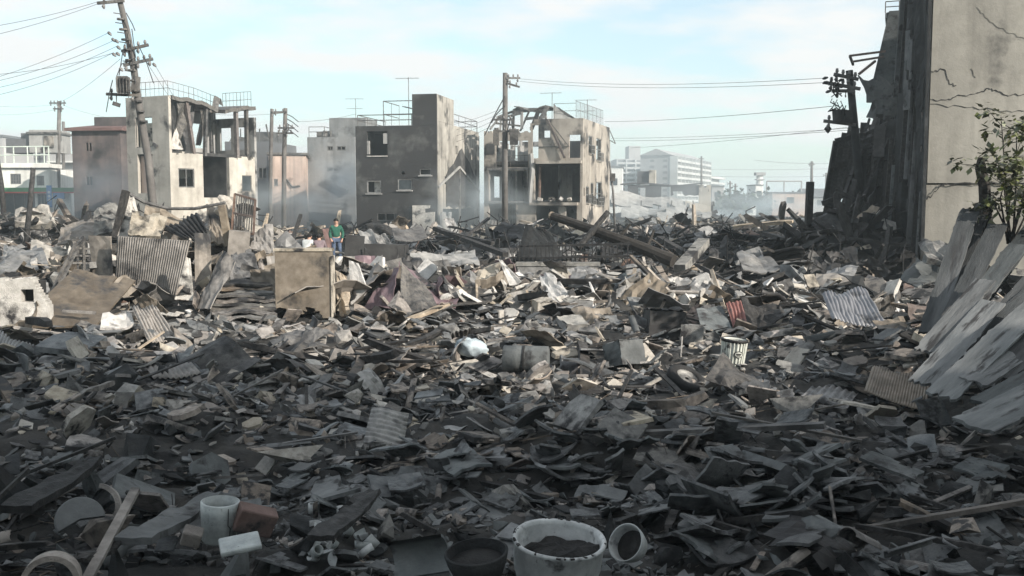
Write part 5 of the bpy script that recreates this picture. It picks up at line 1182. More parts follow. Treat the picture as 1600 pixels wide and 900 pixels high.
for a, d in (((930, 362, 29.8), (905, 378, 29.4)), ((965, 374, 29.4), (985, 350, 29.4)), ((1010, 388, 29), (1022, 360, 29.2))): world_child(MB().tube([P(*a), P(*d)], [.07, .03], 6), 'branch', 'bark', lg)
single('charred_pole', MB().tube([P(950, 331, 29.4), P(928, 358, 29.2), P(903, 388, 29)], [.08, .09, .1], 7), 'char_wood', 'charred pole crossing over the fallen trunk', 'pole')
for i, (a, d, w, lb) in enumerate((((680, 357, 38), (790, 398, 33), .22, 'long dark plank sloping down left of the black sheet'), ((764, 341, 40), (716, 378, 38), .12, 'charred stick rising behind the long dark plank'), ((690, 362, 37), (770, 380, 35), .18, 'second dark plank beside the long sloping one'), ((470, 336, 36), (452, 388, 34), .12, 'dark stake standing behind the upright slab'), ((1100, 378, 31), (1062, 420, 29), .35, 'grey broken concrete beam slanting right of the fallen trunk'), ((1030, 372, 33), (1070, 395, 31), .2, 'dark timber behind the slanting concrete beam'), ((1195, 365, 40), (1262, 384, 35), .2, 'charred beam lying before the burnt timber heap'))):
    single('charred_beam', MB().bar(P(*a), P(*d), w, w * .7), 'char_wood' if i != 4 else 'grey_concrete', lb, 'beam')
single('beige_sheet', quad(*px4([(1150, 400, 31), (1192, 392, 32), (1222, 420, 30), (1160, 424, 29.6)]), 6, 5, 0, 0, .04, .15, torn(6, 5, 7, .4)), 'zinc_sheet', 'buckled grey sheet on the charred ground right of the beam', 'metal sheet', lm='the buckled grey sheet')
single('burnt_post', MB().bar(P(1262, 372, 34), P(1266, 284, 34), .28, .2).bar(P(1262, 350, 34), P(1290, 340, 34), .1), 'char_wood', 'charred square post standing at the foot of the burnt timber', 'post')
single('charred_stump', MB().tube([P(1252, 350, 33.5), P(1246, 342, 33.5), P(1275, 380, 33.4)], [.05, .1, .16], 6), 'char_wood', 'low forked charred stump left of the charred square post', 'stump')
# low rubble walls in the middle distance
a, q = P(536, 384, 33), P(660, 392, 33)
single('low_wall', MB().box(((a.x + q.x) / 2 - .2, 33, a.z - .25), ((q.x - a.x) * .8, .3, .62), (0, .02, .05)).box((a.x + .4, 32.8, a.z - .1), (.6, .34, .9), (0, .1, .1)), 'soot_render', 'sooty low wall standing right of the person in green', 'wall', lm='the sooty low wall')
lump(590, 374, .9, .6, .45, 'char_wood', 'ash_heap', 'rounded black heap behind the sooty low wall', 'heap', 4)
for i, (pts, m, lb) in enumerate((([(560, 362, 34.5), (580, 357, 34.5), (592, 376, 34), (570, 384, 34)], 'zinc_sheet', 'first curled grey sheet on the black heap'), ([(584, 366, 34.2), (602, 364, 34.2), (612, 382, 33.8), (592, 386, 33.8)], 'grey_concrete', 'second curled sheet beside it on the black heap'), ([(612, 358, 36), (660, 352, 37), (668, 372, 36), (616, 376, 35)], 'burnt_steel', 'wide brown sheet behind the sooty low wall'))):
    single('metal_sheet', quad(*px4(pts), 6, 5, .05, .5, .02, .06), m, lb, 'metal sheet')
single('red_sheet', quad(*px4([(503, 358, 44), (514, 357, 44.1), (520, 386, 43.6), (512, 388, 43.6)]), 3, 4, 0, 0, .04, .03), 'red_eave', 'dark red sheet standing behind the crouching people', 'metal sheet')
for i, (x, y, w, hh, Y, m, lb) in enumerate(((30, 395, 46, 18, 28, 'zinc_sheet', 'grey curved sheet at far left above the pierced block'), (85, 392, 70, 26, 27, 'beige_plaster', 'pale flat roof piece left of the bent ladder'), (40, 420, 60, 14, 25, 'grey_concrete', 'dark flat slab just above the pierced block'), (118, 400, 20, 34, 25, 'white_plaster', 'white upright board behind the bent ladder'), (430, 418, 60, 20, 25, 'char_wall', 'black broken sheet behind the upright slab'), (395, 398, 34, 24, 25, 'burnt_steel', 'ribbed burnt sheet left of the upright slab'), (1000, 420, 40, 16, 27, 'zinc_sheet', 'grey sheet lying behind the stick cluster'))):
    single('metal_sheet', quad(*px4([(x - w / 2, y - hh / 2, Y + .4), (x + w / 2, y - hh / 2 + 3, Y + .2), (x + w / 2 + 4, y + hh / 2, Y - .6), (x - w / 2 - 3, y + hh / 2 - 2, Y - .5)]), 8, 6, .06, .5, .03, .1, torn(8, 6, i + 40, .3), seed=i), m, lb, 'metal sheet')
# stacked splintered layers
for i in range(9):
    y = 438 + i * 6.5; x0 = 330 + (i * 17 % 14); x1 = 418 + (i * 23 % 22)
    single('splintered_board', quad(*px4([(x0, y, 23.0 - i * .2), (x1, y + 2 - i % 3, 22.8 - i * .2), (x1 + 8, y + 7, 22.2 - i * .2), (x0 - 6, y + 7, 22.2 - i * .2)]), 12, 3, .02, 1.5, .05, .05, torn(12, 3, i, .45), seed=i), ('burnt_steel', 'brown_wood', 'grey_concrete')[i % 3], f'{("topmost", "second", "third", "fourth", "middle", "sixth", "seventh", "eighth", "lowest")[i]} splintered board from the top in the layered pile left of the upright slab', 'board', 'layered splintered boards beside the upright slab')
landmark(P(380, 470, 22), 'the splintered board pile')

# ---- leaning boards at the right
PL = [ # bottom px, py, Y, top px, py, Y, width px, material
    ((1452, 520, 13.0), (1516, 330, 15.2), 44, 'grey_board', 'narrow grey board at the upper left of the leaning row'),
    ((1474, 528, 12.6), (1560, 350, 14.9), 48, 'grey_board', 'second wide grey board beside the topmost leaning one'),
    ((1500, 505, 12.7), (1592, 380, 14.4), 40, 'grey_board', 'dark grey board half hidden behind the pale ones'),
    ((1542, 520, 12.2), (1640, 405, 13.8), 46, 'grey_board', 'dark grey board leaning lowest of the hidden ones'),
    ((1446, 545, 11.6), (1540, 438, 13.2), 30, 'white_board', 'pale whitewashed board leaning in front of the grey ones'),
    ((1442, 595, 10.8), (1552, 475, 12.6), 46, 'white_board', 'broad pale board with sooty lower end'),
    ((1470, 618, 10.2), (1622, 478, 12.2), 44, 'white_board', 'long pale board reaching down to the ribbed sheet'),
    ((1520, 600, 10.4), (1660, 510, 12.0), 40, 'white_board', 'pale board running out at the right picture edge'),
    ((1545, 640, 9.2), (1680, 560, 10.6), 60, 'grey_board', 'broad dull board under the long pale board'),
    ((1520, 668, 8.3), (1660, 590, 9.6), 56, 'white_board', 'cracked whitish board lowest in the leaning row'),
    ((1462, 500, 13.6), (1538, 318, 15.8), 44, 'grey_board', 'dark board highest up behind the topmost leaning ones'),
    ((1520, 480, 13.4), (1618, 352, 15.2), 44, 'grey_board', 'dark board behind the shrub end of the row'),
    ((1498, 560, 11.6), (1640, 440, 13.4), 44, 'grey_board', 'dark board filling the gap between the pale ones'),
    ((1560, 590, 10.6), (1690, 470, 12.6), 48, 'grey_board', 'dark board at the picture edge among the pale ones')]
for i, (a, d, w, m, lb) in enumerate(PL):
    p, q = P(*a), P(*d); ax = (q - p).normalized()
    view = ((p + q) / 2 - Vector((0, 0, EYE))).normalized()
    up = Vector((-.25, -.45, .85)); n = (up - ax * up.dot(ax)).normalized(); side = ax.cross(n).normalized()
    if side.x < 0: side = -side
    hw = w / F_PX * (a[2] + d[2]) / 4 / max(.45, abs(side.dot(Vector((1, 0, 0)))))
    hw = min(hw * .8, (.135, .135, .13, .14, .125, .15, .155, .15, .18, .18, .13, .13, .14, .15)[i])
    L_ = (q - p).length
    rj_ = random.Random(i + 3); e0 = [rj_.uniform(-.05, .03) for _ in range(9)]; e1 = [rj_.uniform(-.025, .025) for _ in range(9)]; nk = [rj_.uniform(-.004, .004) * (1 + 5 * (rj_.random() < .1)) for _ in range(60)]
    def bp(u, v, L_=L_, hw=hw, i=i, e0=e0, e1=e1, nk=nk):
        k = round(v * 8); x = u * L_ + (e0[k] * (1 - u) ** 12) + e1[k] * u ** 14
        y = (v - .5) * 2 * hw + (nk[round(u * 28)] if k == 0 else nk[30 + round(u * 28)] if k == 8 else 0)
        return (x, y, .03 * math.sin(u * 2.4 + i) + .012 * float(fbm(u * 2 + i * 3.3, v * 1.2, 3)))
    vf = sheet_vf(28, 8, bp, .032)
    o = MB().add(vf).build('leaning_board', M['long_board' if m == 'grey_board' else m])
    o.matrix_world = Matrix(((ax.x, side.x, n.x, p.x), (ax.y, side.y, n.y, p.y), (ax.z, side.z, n.z, p.z), (0, 0, 0, 1)))
    tag(o, lb, 'board', 'boards leaning on the heap below the beige wall')
landmark(P(1470, 570, 11.4), 'the row of leaning boards')
single('bent_sheet', quad(*px4([(1405, 440, 17), (1446, 385, 18), (1478, 410, 17), (1436, 452, 16)]), 6, 6, 0, 0, .03, .12, torn(6, 6, 33, .4)), 'grey_board', 'bent grey sheet left of the leaning boards', 'metal sheet')
single('broken_slab', quad(*px4([(1440, 388, 17.5), (1500, 368, 17), (1492, 404, 16.2), (1450, 410, 16.4)]), 6, 5, 0, 0, .1, .1, torn(6, 5, 34, .3)), 'grey_concrete', 'broken slab at the foot of the beige wall', 'slab')
# tree stump and shrub on the heap
c = P(1541, 345, 15.6)
single('tree_stump', MB().tube([c - Vector((0, 0, .5)), c, P(1538, 290, 15.6), P(1532, 262, 15.6), P(1533, 246, 15.6)], [.11, .1, .09, .085, .05], 8), 'bark', 'short charred stump standing beside the green shrub', 'stump')
def leafy(name, base, tips, label, cat, leaf_m, n_leaf, size, seed, stem_r=.03, spread=.28, stem='stem'):
    rr = random.Random(seed); b = empty(name, base, 0, label, cat)
    st = MB(); lf = MB(); base = Vector(base)
    for tip in tips:
        tip = Vector(tip); mid = base.lerp(tip, .5) + Vector((rr.uniform(-.12, .12), rr.uniform(-.1, .1), .08))
        st.tube([base + Vector((rr.uniform(-.05, .05), 0, -.3)), mid, tip], [stem_r, stem_r * .6, stem_r * .25], 5)
        tw = []
        for k in range(5):
            o = mid.lerp(tip, rr.uniform(.2, 1)); e = o + Vector((rr.gauss(0, 1), rr.gauss(0, .8), rr.gauss(.2, .7))) * spread
            st.tube([o, e], [stem_r * .3, stem_r * .15], 4); tw.append(e)
        tw.append(tip)
        for k in range(n_leaf):
            c = rr.choice(tw) + Vector((rr.gauss(0, 1), rr.gauss(0, 1), rr.gauss(0, .8))) * spread * .28
            d = Vector((rr.gauss(0, 1), rr.gauss(0, 1), rr.gauss(-.3, .6))).normalized(); a, q = frame_of(d)
            L = size * rr.uniform(.45, 1.5); w = L * rr.uniform(.26, .4)
            lf.add(([c, c + d * L * .5 + a * w, c + d * L, c + d * L * .5 - a * w], [(0, 1, 2, 3)]))
    st.build(stem, M['bark'], b, True); lf.build('foliage', M[leaf_m], b, True)
    return b
leafy('shrub', P(1580, 350, 15.4), [P(1564, 182, 15.2), P(1588, 195, 15.6), P(1618, 210, 15.2), P(1556, 240, 15.0), P(1590, 250, 14.8), P(1630, 260, 15.2), P(1570, 285, 14.9), P(1600, 310, 14.6), P(1555, 310, 15.3), P(1625, 320, 14.8)], 'green shrub growing on the heap in front of the beige wall', 'shrub', 'leaf', 130, .12, 4, stem_r=.02, spread=.23)
for i, (x, y0, y1, Y, rr_) in enumerate(((1142, 306, 330, 165, 12), (1150, 312, 333, 150, 11), (1182, 308, 334, 160, 9), (1224, 318, 335, 175, 8), (1255, 312, 334, 190, 9), (1200, 312, 334, 200, 10))):
    s = Y / F_PX; base = P(x, 336, Y)
    rn = random.Random(i)
    tips = [P(x + rn.uniform(-rr_, rr_), y0 + rn.uniform(0, (y1 - y0) * .7), Y + rn.uniform(-1, 1)) for _ in range(9)]
    leafy('tree', base, tips, f'{("rounded hazy tree left of the pair", "darker hazy tree in front of the pair", "small hazy tree beneath the thin tower", "low hazy tree before the pinkish building", "hazy tree near the charred post", "hazy tree behind the thin tower")[i]}', 'tree', 'leaf_far', 110, .75, i, .22, 1.1, 'trunk')

# ---- foreground vessels
c = P(868, 873, 5.55)
bs = empty('basin', (c.x, c.y, c.z - .15), .2, 'large white enamel basin filled with ash, chipped along its rim', 'basin'); bs.rotation_euler = (.13, .05, .2)
R_ = 72 * 5.55 / F_PX
def basin_profile():
    return [(.0, 0), (R_ * .80, 0), (R_ * .86, .02), (R_ * .97, .12), (R_, .26), (R_ + .012, .275), (R_ + .004, .288), (R_ - .014, .282), (R_ - .02, .26), (R_ * .9, .12), (R_ * .6, .1), (0, .1)]
vs, fs = lathe_vf(basin_profile(), 48)
vs = [(x * (1 + .02 * math.sin(2 * math.atan2(y, x) + .6)), y * .98, z + (.003 * math.sin(3 * math.atan2(y, x) + 1) if z > .2 else 0)) for x, y, z in vs]
MB().add((vs, fs)).build('bowl', M['porcelain'], bs, smooth=True)
mb = MB()
vs, fs = lathe_vf([(R_ * .2, .235), (R_ * .5, .225), (R_ * .75, .2), (R_ * .95, .17)], 30)
vs = [(x, y * .97, z + .06 * float(fbm(x * 9, y * 9)) + .05 * (x / R_)) for x, y, z in vs]; vs.append((0, 0, .24)); n0 = len(vs) - 1
MB().add((vs, fs + [((i + 1) % 30, i, n0) for i in range(30)])).build('ash', M['ash_fill'], bs)
ch = MB()
for i in range(26):
    a = random.uniform(0, 2 * math.pi); l = random.uniform(.012, .045)
    ch.box(((R_ + .004) * math.cos(a) * (1 + .02 * math.sin(2 * a + .6)), (R_ + .004) * math.sin(a) * .98, .2845), (random.uniform(.006, .018), l * .6, .008), (0, 0, a + random.uniform(-.4, .4)))
tag(ch.build('rim_chip', M['char_wood'], bs), kind='stuff')
landmark(c, 'the large ash filled basin', .38)
c = P(985, 852, 5.9)
bw = empty('bowl', (c.x, c.y, c.z), .3, 'small white bowl tipped on its side right of the basin', 'bowl'); bw.rotation_euler = (.25, -1.0, .5)
MB().add(lathe_vf([(0, -.1), (.05, -.1), (.055, -.09), (.09, -.05), (.112, .02), (.118, .06), (.110, .06), (.104, .02), (.083, -.045), (.045, -.08), (0, -.085)], 28)).build('bowl', M['porcelain'], bw, smooth=True)
MB().add(lathe_vf([(0, .0), (.05, .01), (.1, -.01)], 14)).build('ash', M['ash_fill'], bw)
landmark(c, 'the small tipped bowl', .15)
c = P(342, 838, 6.5)
jr = empty('jar', (c.x, c.y, c.z - .03), .4, 'white cracked cylindrical jar standing open in the shaded rubble', 'jar'); jr.rotation_euler = (.06, .05, .4)
rj = 30 * 6.5 / F_PX
MB().add(lathe_vf([(0, 0), (rj * .82, 0), (rj * .9, .015), (rj, .2), (rj * 1.02, .27), (rj * .92, .275), (rj * .88, .2), (rj * .8, .03), (0, .03)], 32)).build('body', M['porcelain'], jr, smooth=True)
ck = MB()
for (a0, z0), (a1, z1) in zip(((-1.3, .26), (-1.25, .14), (-1.1, .12), (-1.12, .03)), ((-1.25, .14), (-1.1, .12), (-1.12, .03), (-1.3, .01))):
    for k in range(3):
        f = lambda t: (math.cos(a0 + (a1 - a0) * t) * (rj * (.87 + .13 * (z0 + (z1 - z0) * t) / .2) + .004), math.sin(a0 + (a1 - a0) * t) * (rj * (.87 + .13 * (z0 + (z1 - z0) * t) / .2) + .004), z0 + (z1 - z0) * t)
        ck.bar(f(k / 3), f((k + 1) / 3), .004)
ck.build('crack', M['char_wood'], jr)
landmark(c, 'the white cracked jar', .18)
for i, (x, y, Y, d, rot, m, lb) in enumerate(((398, 812, 6.5, (.26, .12, .17), (.3, .35, .5), 'red_brick', 'reddish broken brick block beside the white jar'), (375, 850, 5.9, (.24, .2, .035), (.15, -.1, .35), 'porcelain', 'white square tile slab lying before the jar'), (300, 838, 6.1, (.12, .1, .1), (.3, .3, .2), 'clay_tile', 'small tan lump left of the white jar'))):
    o = tag(MB().box((0, 0, 0), d).build('broken_block' if i != 1 else 'tile_slab', M[m]), lb, 'block' if i != 1 else 'tile'); o.location = P(x, y, Y); o.rotation_euler = rot
    bv = o.modifiers.new('bevel', 'BEVEL'); bv.width = .012; bv.segments = 2
def ring_piece(px, py, Y, r, w, t, a0, a1, rot, m, label, name='pipe_shard', cat='pipe shard', group=None):
    o = tag(MB().add(lathe_vf([(r, -w / 2), (r + t, -w / 2), (r + t, w / 2), (r, w / 2), (r, -w / 2)], 18, a0, a1)).build(name, M[m], smooth=False), label, cat, group)
    o.location = P(px, py, Y); o.rotation_euler = rot; return o
ring_piece(80, 908, 5.3, .12, .14, .03, 0, math.pi, (1.45, .1, .3), 'clay_tile', 'tan arched pipe shard at the lower left corner')
dsk = tag(MB().add(lathe_vf([(0, -.02), (.15, -.02), (.16, 0), (.15, .02), (0, .02), (0, -.02)], 20, .3, 3.9)).build('disc', M['grey_board']), 'dull grey broken disc propped before the tan pipe shard', 'disc'); dsk.location = P(125, 812, 6.6); dsk.rotation_euler = (.95, .25, .3)
ring_piece(150, 792, 6.75, .13, .1, .03, -.3, 1.6, (1.3, .2, .2), 'clay_tile', 'tan curved pipe shard behind the grey round disc')
ring_piece(650, 876, 5.7, .11, .34, .018, .3, 2.8, (.35, 1.35, .2), 'grey_board', 'large grey half round pipe left of the basin')
dk = empty('pot', P(748, 905, 5.3), 0, 'dark reddish pot of rubble just left of the basin', 'pot'); dk.rotation_euler = (.1, -.08, 0)
MB().add(lathe_vf([(0, 0), (.12, 0), (.16, .1), (.175, .16), (.16, .165), (.14, .1), (.1, .05), (0, .05)], 28)).build('body', M['char_wall'], dk, smooth=True)
MB().add(lathe_vf([(0, .13), (.1, .12), (.15, .11)], 16)).build('ash', M['ash_fill'], dk)
landmark(P(748, 890, 5.3), 'the dark reddish pot', .2)
for i, (a, d, w, hh, lb) in enumerate((((178, 850, 5.9), (300, 775, 7.2), .22, .1, 'charred plank sloping down left of the white jar'), ((0, 800, 6.5), (120, 720, 8), .2, .12, 'charred beam at the lower left edge'), ((480, 845, 6.0), (560, 770, 7.2), .16, .08, 'short charred plank behind the white crockery'), ((110, 880, 5.6), (170, 850, 5.9), .08, .06, 'short charred stick before the grey disc'))):
    single('charred_plank', quad(P(*a), P(*d), P(*d) + Vector((w, .02, .0)), P(*a) + Vector((w, .02, 0)), 12, 4, 0, 0, hh * .45, .03, torn(12, 4, i + 80, .3)), 'grey_board' if i == 0 else 'char_wood', lb, 'plank')
# white crockery shards left of the pot
rr = random.Random(21)
for i in range(26):
    x, y = rr.uniform(488, 585), rr.uniform(806, 884); c = hit(x, y); k = rr.random()
    if k < .6: mb = MB().add(lathe_vf([(.05, 0), (.058, 0), (.066, .05), (.058, .05), (.05, 0)], 9, 0, rr.uniform(1.2, 3.6)))
    elif k < .8: mb = MB().add(lathe_vf([(.02, 0), (.036, 0), (.036, .06), (.026, .06), (.02, 0)], 14))
    else: mb = MB().add(lathe_vf([(0, 0), (.06, .005), (.08, .02), (.075, .025), (0, .01)], 9, 0, rr.uniform(2, 5)))
    o = mb.build('crockery_shard', M['porcelain'], None, smooth=True); o.location = c + Vector((0, 0, .03 + .02 * rr.random())); o.rotation_euler = (rr.uniform(-1, 1), rr.uniform(-1, 1), rr.uniform(0, 6))
    s_ = rr.uniform(.7, 1.35); o.scale = (s_, s_, s_)
    tag(o, 'white crockery shard in the scatter left of the reddish pot', 'crockery shard', 'white crockery shards')
landmark(hit(536, 845), 'the white crockery scatter')
for px, py, ph in ((240, 815, 'the sloping dull plank'), (80, 905, 'the tan arched pipe shard'), (125, 830, 'the dull round disc'), (398, 815, 'the reddish brick block'), (60, 770, 'the lower left charred beam'), (650, 880, 'the half round pipe'), (520, 810, 'the short charred plank'),
        (1020, 505, 'the dark cabinet foot'), (1400, 610, 'the base of the ribbed sheet'), (590, 455, 'the base of the mauve tent')): landmark(hit(px, py), ph)
# ================================================================== people
def skin_body(name, J, E, m, parent, sub=2, root=0):
    bm = bmesh.new(); lay = bm.verts.layers.skin.verify(); vs = {}
    for k, (p, r) in J.items():
        v = bm.verts.new(p); v[lay].radius = r if isinstance(r, tuple) else (r, r); vs[k] = v
    for a, d in E: bm.edges.new((vs[a], vs[d]))
    bm.verts.ensure_lookup_table(); bm.verts[root][lay].use_root = True
    me = bpy.data.meshes.new(name); bm.to_mesh(me); bm.free()
    o = link(name, me, M[m], parent)
    o.modifiers.new('skin', 'SKIN').use_smooth_shade = True
    s = o.modifiers.new('sub', 'SUBSURF'); s.levels = s.render_levels = sub
    return o
def person(loc, rz, label, pose, top, legs):
    b = empty('person', loc, rz, label, 'person')
    if pose == 'stand':
        J = dict(pel=((0, 0, .95), (.15, .11)), wst=((0, 0, 1.12), (.135, .1)), chs=((0, -.01, 1.34), (.16, .115)), nck=((0, -.01, 1.5), .06), hed=((0, -.03, 1.6), (.075, .085)), top=((0, -.03, 1.7), (.075, .09)),
                 sl=((-.18, 0, 1.43), .065), el=((-.26, .02, 1.16), .048), wl=((-.22, -.12, .95), .034), pl=((-.2, -.17, .9), (.04, .02)),
                 sr=((.18, 0, 1.43), .065), er=((.27, .03, 1.17), .048), wr=((.24, -.1, .94), .034), pr=((.22, -.15, .88), (.04, .02)),
                 hl=((-.1, 0, .9), .1), kl=((-.12, -.06, .5), .065), al=((-.12, .02, .09), .045), tl=((-.13, -.14, .04), (.045, .03)),
                 hr=((.1, 0, .9), .1), kr=((.13, -.14, .52), .065), ar=((.15, -.04, .1), .045), tr=((.17, -.2, .05), (.045, .03)))
    else:
        J = dict(pel=((0, .12, .32), (.16, .13)), wst=((0, .05, .5), (.15, .11)), chs=((0, -.08, .68), (.165, .12)), nck=((0, -.18, .82), .06), hed=((0, -.23, .9), (.075, .085)), top=((0, -.26, .99), (.075, .09)),
                 sl=((-.18, -.1, .76), .065), el=((-.25, -.22, .52), .048), wl=((-.16, -.42, .42), .034), pl=((-.13, -.48, .38), (.04, .02)),
                 sr=((.18, -.1, .76), .065), er=((.25, -.22, .52), .048), wr=((.16, -.42, .42), .034), pr=((.13, -.48, .38), (.04, .02)),
                 hl=((-.1, .1, .3), .1), kl=((-.19, -.28, .46), .07), al=((-.15, -.05, .1), .045), tl=((-.16, -.22, .04), (.045, .03)),
                 hr=((.1, .1, .3), .1), kr=((.19, -.28, .46), .07), ar=((.15, -.05, .1), .045), tr=((.16, -.22, .04), (.045, .03)))
    E = [('pel', 'wst'), ('wst', 'chs'), ('chs', 'nck'), ('nck', 'hed'), ('hed', 'top'), ('chs', 'sl'), ('sl', 'el'), ('el', 'wl'), ('wl', 'pl'), ('chs', 'sr'), ('sr', 'er'), ('er', 'wr'), ('wr', 'pr'),
         ('pel', 'hl'), ('hl', 'kl'), ('kl', 'al'), ('al', 'tl'), ('pel', 'hr'), ('hr', 'kr'), ('kr', 'ar'), ('ar', 'tr')]
    for s_, w in (('l', 'pl'), ('r', 'pr')):      # five fingers from each palm
        p = Vector(J[w][0]); q = Vector(J['w' + s_][0]); d = (p - q).normalized(); sd = Vector((1, 0, 0)) if s_ == 'l' else Vector((-1, 0, 0))
        for i, L in enumerate((.075, .085, .08, .06)):
            k0, k1 = f'f{s_}{i}a', f'f{s_}{i}b'; base = p + sd * (.03 - .02 * i) + d * .03
            J[k0] = (tuple(base + d * L * .5), .009); J[k1] = (tuple(base + d * L * .8 + Vector((0, .02, -.02))), .007); E += [(w, k0), (k0, k1)]
        k0 = f'f{s_}t'; J[k0] = (tuple(p + sd * .06 + d * .02), .01); E.append((w, k0))
    skin_body('body', J, E, 'skin', b)
    def sub(keys, grow, nm, m, extra=()):
        j = {k: (J[k][0], tuple(x * grow[0] + grow[1] for x in (J[k][1] if isinstance(J[k][1], tuple) else (J[k][1],) * 2))) for k in keys}
        skin_body(nm, j, [e for e in E if e[0] in j and e[1] in j], m, b)
    sub(['pel', 'wst', 'chs', 'sl', 'el', 'wl', 'sr', 'er', 'wr'] if pose == 'stand' else ['pel', 'wst', 'chs', 'sl', 'el', 'wl', 'sr', 'er', 'wr'], (1.05, .022), 'jacket', top)
    sub(['pel', 'hl', 'kl', 'al', 'hr', 'kr', 'ar'], (1.04, .014), 'trousers', legs)
    for s_ in 'lr':
        a, t = Vector(J['a' + s_][0]), Vector(J['t' + s_][0])
        skin_body('shoe', {'a': (tuple(a + Vector((0, .03, -.02))), .055), 't': (tuple(t), (.055, .04))}, [('a', 't')], 'trousers_dark', b)
    hd, tp = Vector(J['hed'][0]), Vector(J['top'][0])
    bm = bmesh.new(); bmesh.ops.create_icosphere(bm, subdivisions=3, radius=.105)
    for v in bm.verts: v.co.z *= .95; v.co.y = v.co.y * 1.08
    bmesh.ops.delete(bm, geom=[v for v in bm.verts if v.co.z < -.02 and v.co.y < .04], context='VERTS')
    me = bpy.data.meshes.new('hair'); bm.to_mesh(me); bm.free(); o = link('hair', me, M['hair'], b, True); o.location = tp + Vector((0, .02, -.005))
    f = MB()
    fy = hd.y - .088
    f.box((-.032, fy, hd.z + .045), (.022, .012, .01)).box((.032, fy, hd.z + .045), (.022, .012, .01)).box((0, fy - .004, hd.z - .035), (.045, .012, .01))
    f.build('eyes_mouth', M['hair'], b)
    MB().add(([(0, fy + .01, hd.z + .04), (-.016, fy + .005, hd.z), (.016, fy + .005, hd.z), (0, fy - .022, hd.z + .004)], [(0, 1, 3), (0, 3, 2), (1, 2, 3)])).build('nose', M['skin'], b)
    for s_ in (-1, 1): MB().add(lathe_vf([(0, -.01), (.025, -.008), (.028, .006), (0, .01)], 8), Matrix.Translation((s_ * .088, hd.y + .01, hd.z + .03)) @ Matrix.Rotation(R(90), 4, 'Y')).build('ear', M['skin'], b)
    return b
Yp = 41.5
s = Yp / F_PX
pt = P(525, 341, Yp); base = Vector((pt.x, Yp, pt.z - 1.79))
person(base, R(12), 'standing person in green jacket and blue jeans amid the wreckage', 'stand', 'jacket_green', 'jeans')
bs_ = MB().box((base.x, Yp + .1, base.z - .2), (1.6, 1.3, .4)); single('broken_slab', bs_, 'grey_concrete', 'rubble slab under the feet of the standing person', 'slab')
landmark(base, 'the standing person in green', 1.0); EXC += [(P(490, 370, 35.5).x, 35.5, 1.5), (P(490, 370, 33).x, 33.2, 1.2), (base.x - .5, base.y + 2.5, 2.0), (base.x - .9, base.y + 6, 2.4), (base.x - .4, base.y - 2.2, 1.2), (base.x - .2, base.y - 4, 1.2), (P(490, 370, 40.5).x, 39.5, 1.2), (P(490, 370, 38).x, 37.5, 1.3)]
for x, ytop, rz, top, lb in ((479, 364, R(160), 'shirt_pale', 'crouching person in pale top seen from behind'), (499, 365, R(195), 'jacket_mauve', 'crouching person in mauve jacket seen from behind')):
    p = P(x, ytop, 40.5); q = Vector((p.x, 40.5, p.z - 1.1))
    person(q, rz, lb, 'crouch', top, 'trousers_dark')
    single('broken_slab', MB().box((q.x, 40.5, q.z - .15), (.9, 1.0, .3), (0, 0, .2)), 'grey_concrete', 'rubble slab beneath the ' + lb.replace(' seen from behind', ''), 'slab')
c = P(451, 372, 40)
single('scorched_can', MB().add(lathe_vf([(0, 0), (.2, 0), (.26, .15), (.26, .35), (.2, .45), (0, .47)], 16), Matrix.Translation((c.x, 40, c.z - .3))), 'black_steel', 'round sooty can behind the left end of the upright slab', 'can', smooth=True)
# ================================================================== loose rubble
rb_ = random.Random(11)
def v_chunk(r):
    bm = bmesh.new()
    for _ in range(11): bm.verts.new((r.gauss(0, .3), r.gauss(0, .26), r.gauss(0, .17)))
    h = bmesh.ops.convex_hull(bm, input=bm.verts)
    bmesh.ops.delete(bm, geom=[g for g in h['geom_interior'] if isinstance(g, bmesh.types.BMVert)], context='VERTS')
    bm.verts.ensure_lookup_table(); bm.verts.index_update()
    v = [tuple(x.co) for x in bm.verts]; f = [tuple(x.index for x in q.verts) for q in bm.faces]; bm.free(); return v, f
def v_slab(r, th=.09):
    n = r.randint(5, 8); a0 = r.random() * 6; pts = []
    sq = r.random() < .65
    if sq:
        n = 5; w, h = r.uniform(.4, .5), r.uniform(.34, .5); ch = r.uniform(.05, .5)
        q4 = [(-w, -h), (w, -h), (w, h * (1 - ch)), (w * (1 - ch), h), (-w, h)]
        pts = [(x + r.uniform(-.05, .05), y + r.uniform(-.05, .05)) for x, y in q4]
    for i in range(0 if sq else n):
        a = a0 + 2 * math.pi * i / n + r.uniform(-.25, .25); q = r.uniform(.32, .58); pts.append((math.cos(a) * q, math.sin(a) * q * r.uniform(.6, 1)))
    t = th * r.uniform(.6, 1.5); bend = r.uniform(-.05, .05)
    v = [(x, y, -t / 2 + bend * x * x * 2 + r.uniform(-.01, .01)) for x, y in pts] + [(x * .97, y * .97, t / 2 + bend * x * x * 2 + r.uniform(-.01, .01)) for x, y in pts]
    v += [(r.uniform(-.05, .05), r.uniform(-.05, .05), -t / 2), (0, 0, t / 2 + .015)]
    f = []
    for i in range(n):
        j = (i + 1) % n
        f += [(i, j, n + j, n + i), (j, i, 2 * n), (n + i, n + j, 2 * n + 1)]
    return v, f
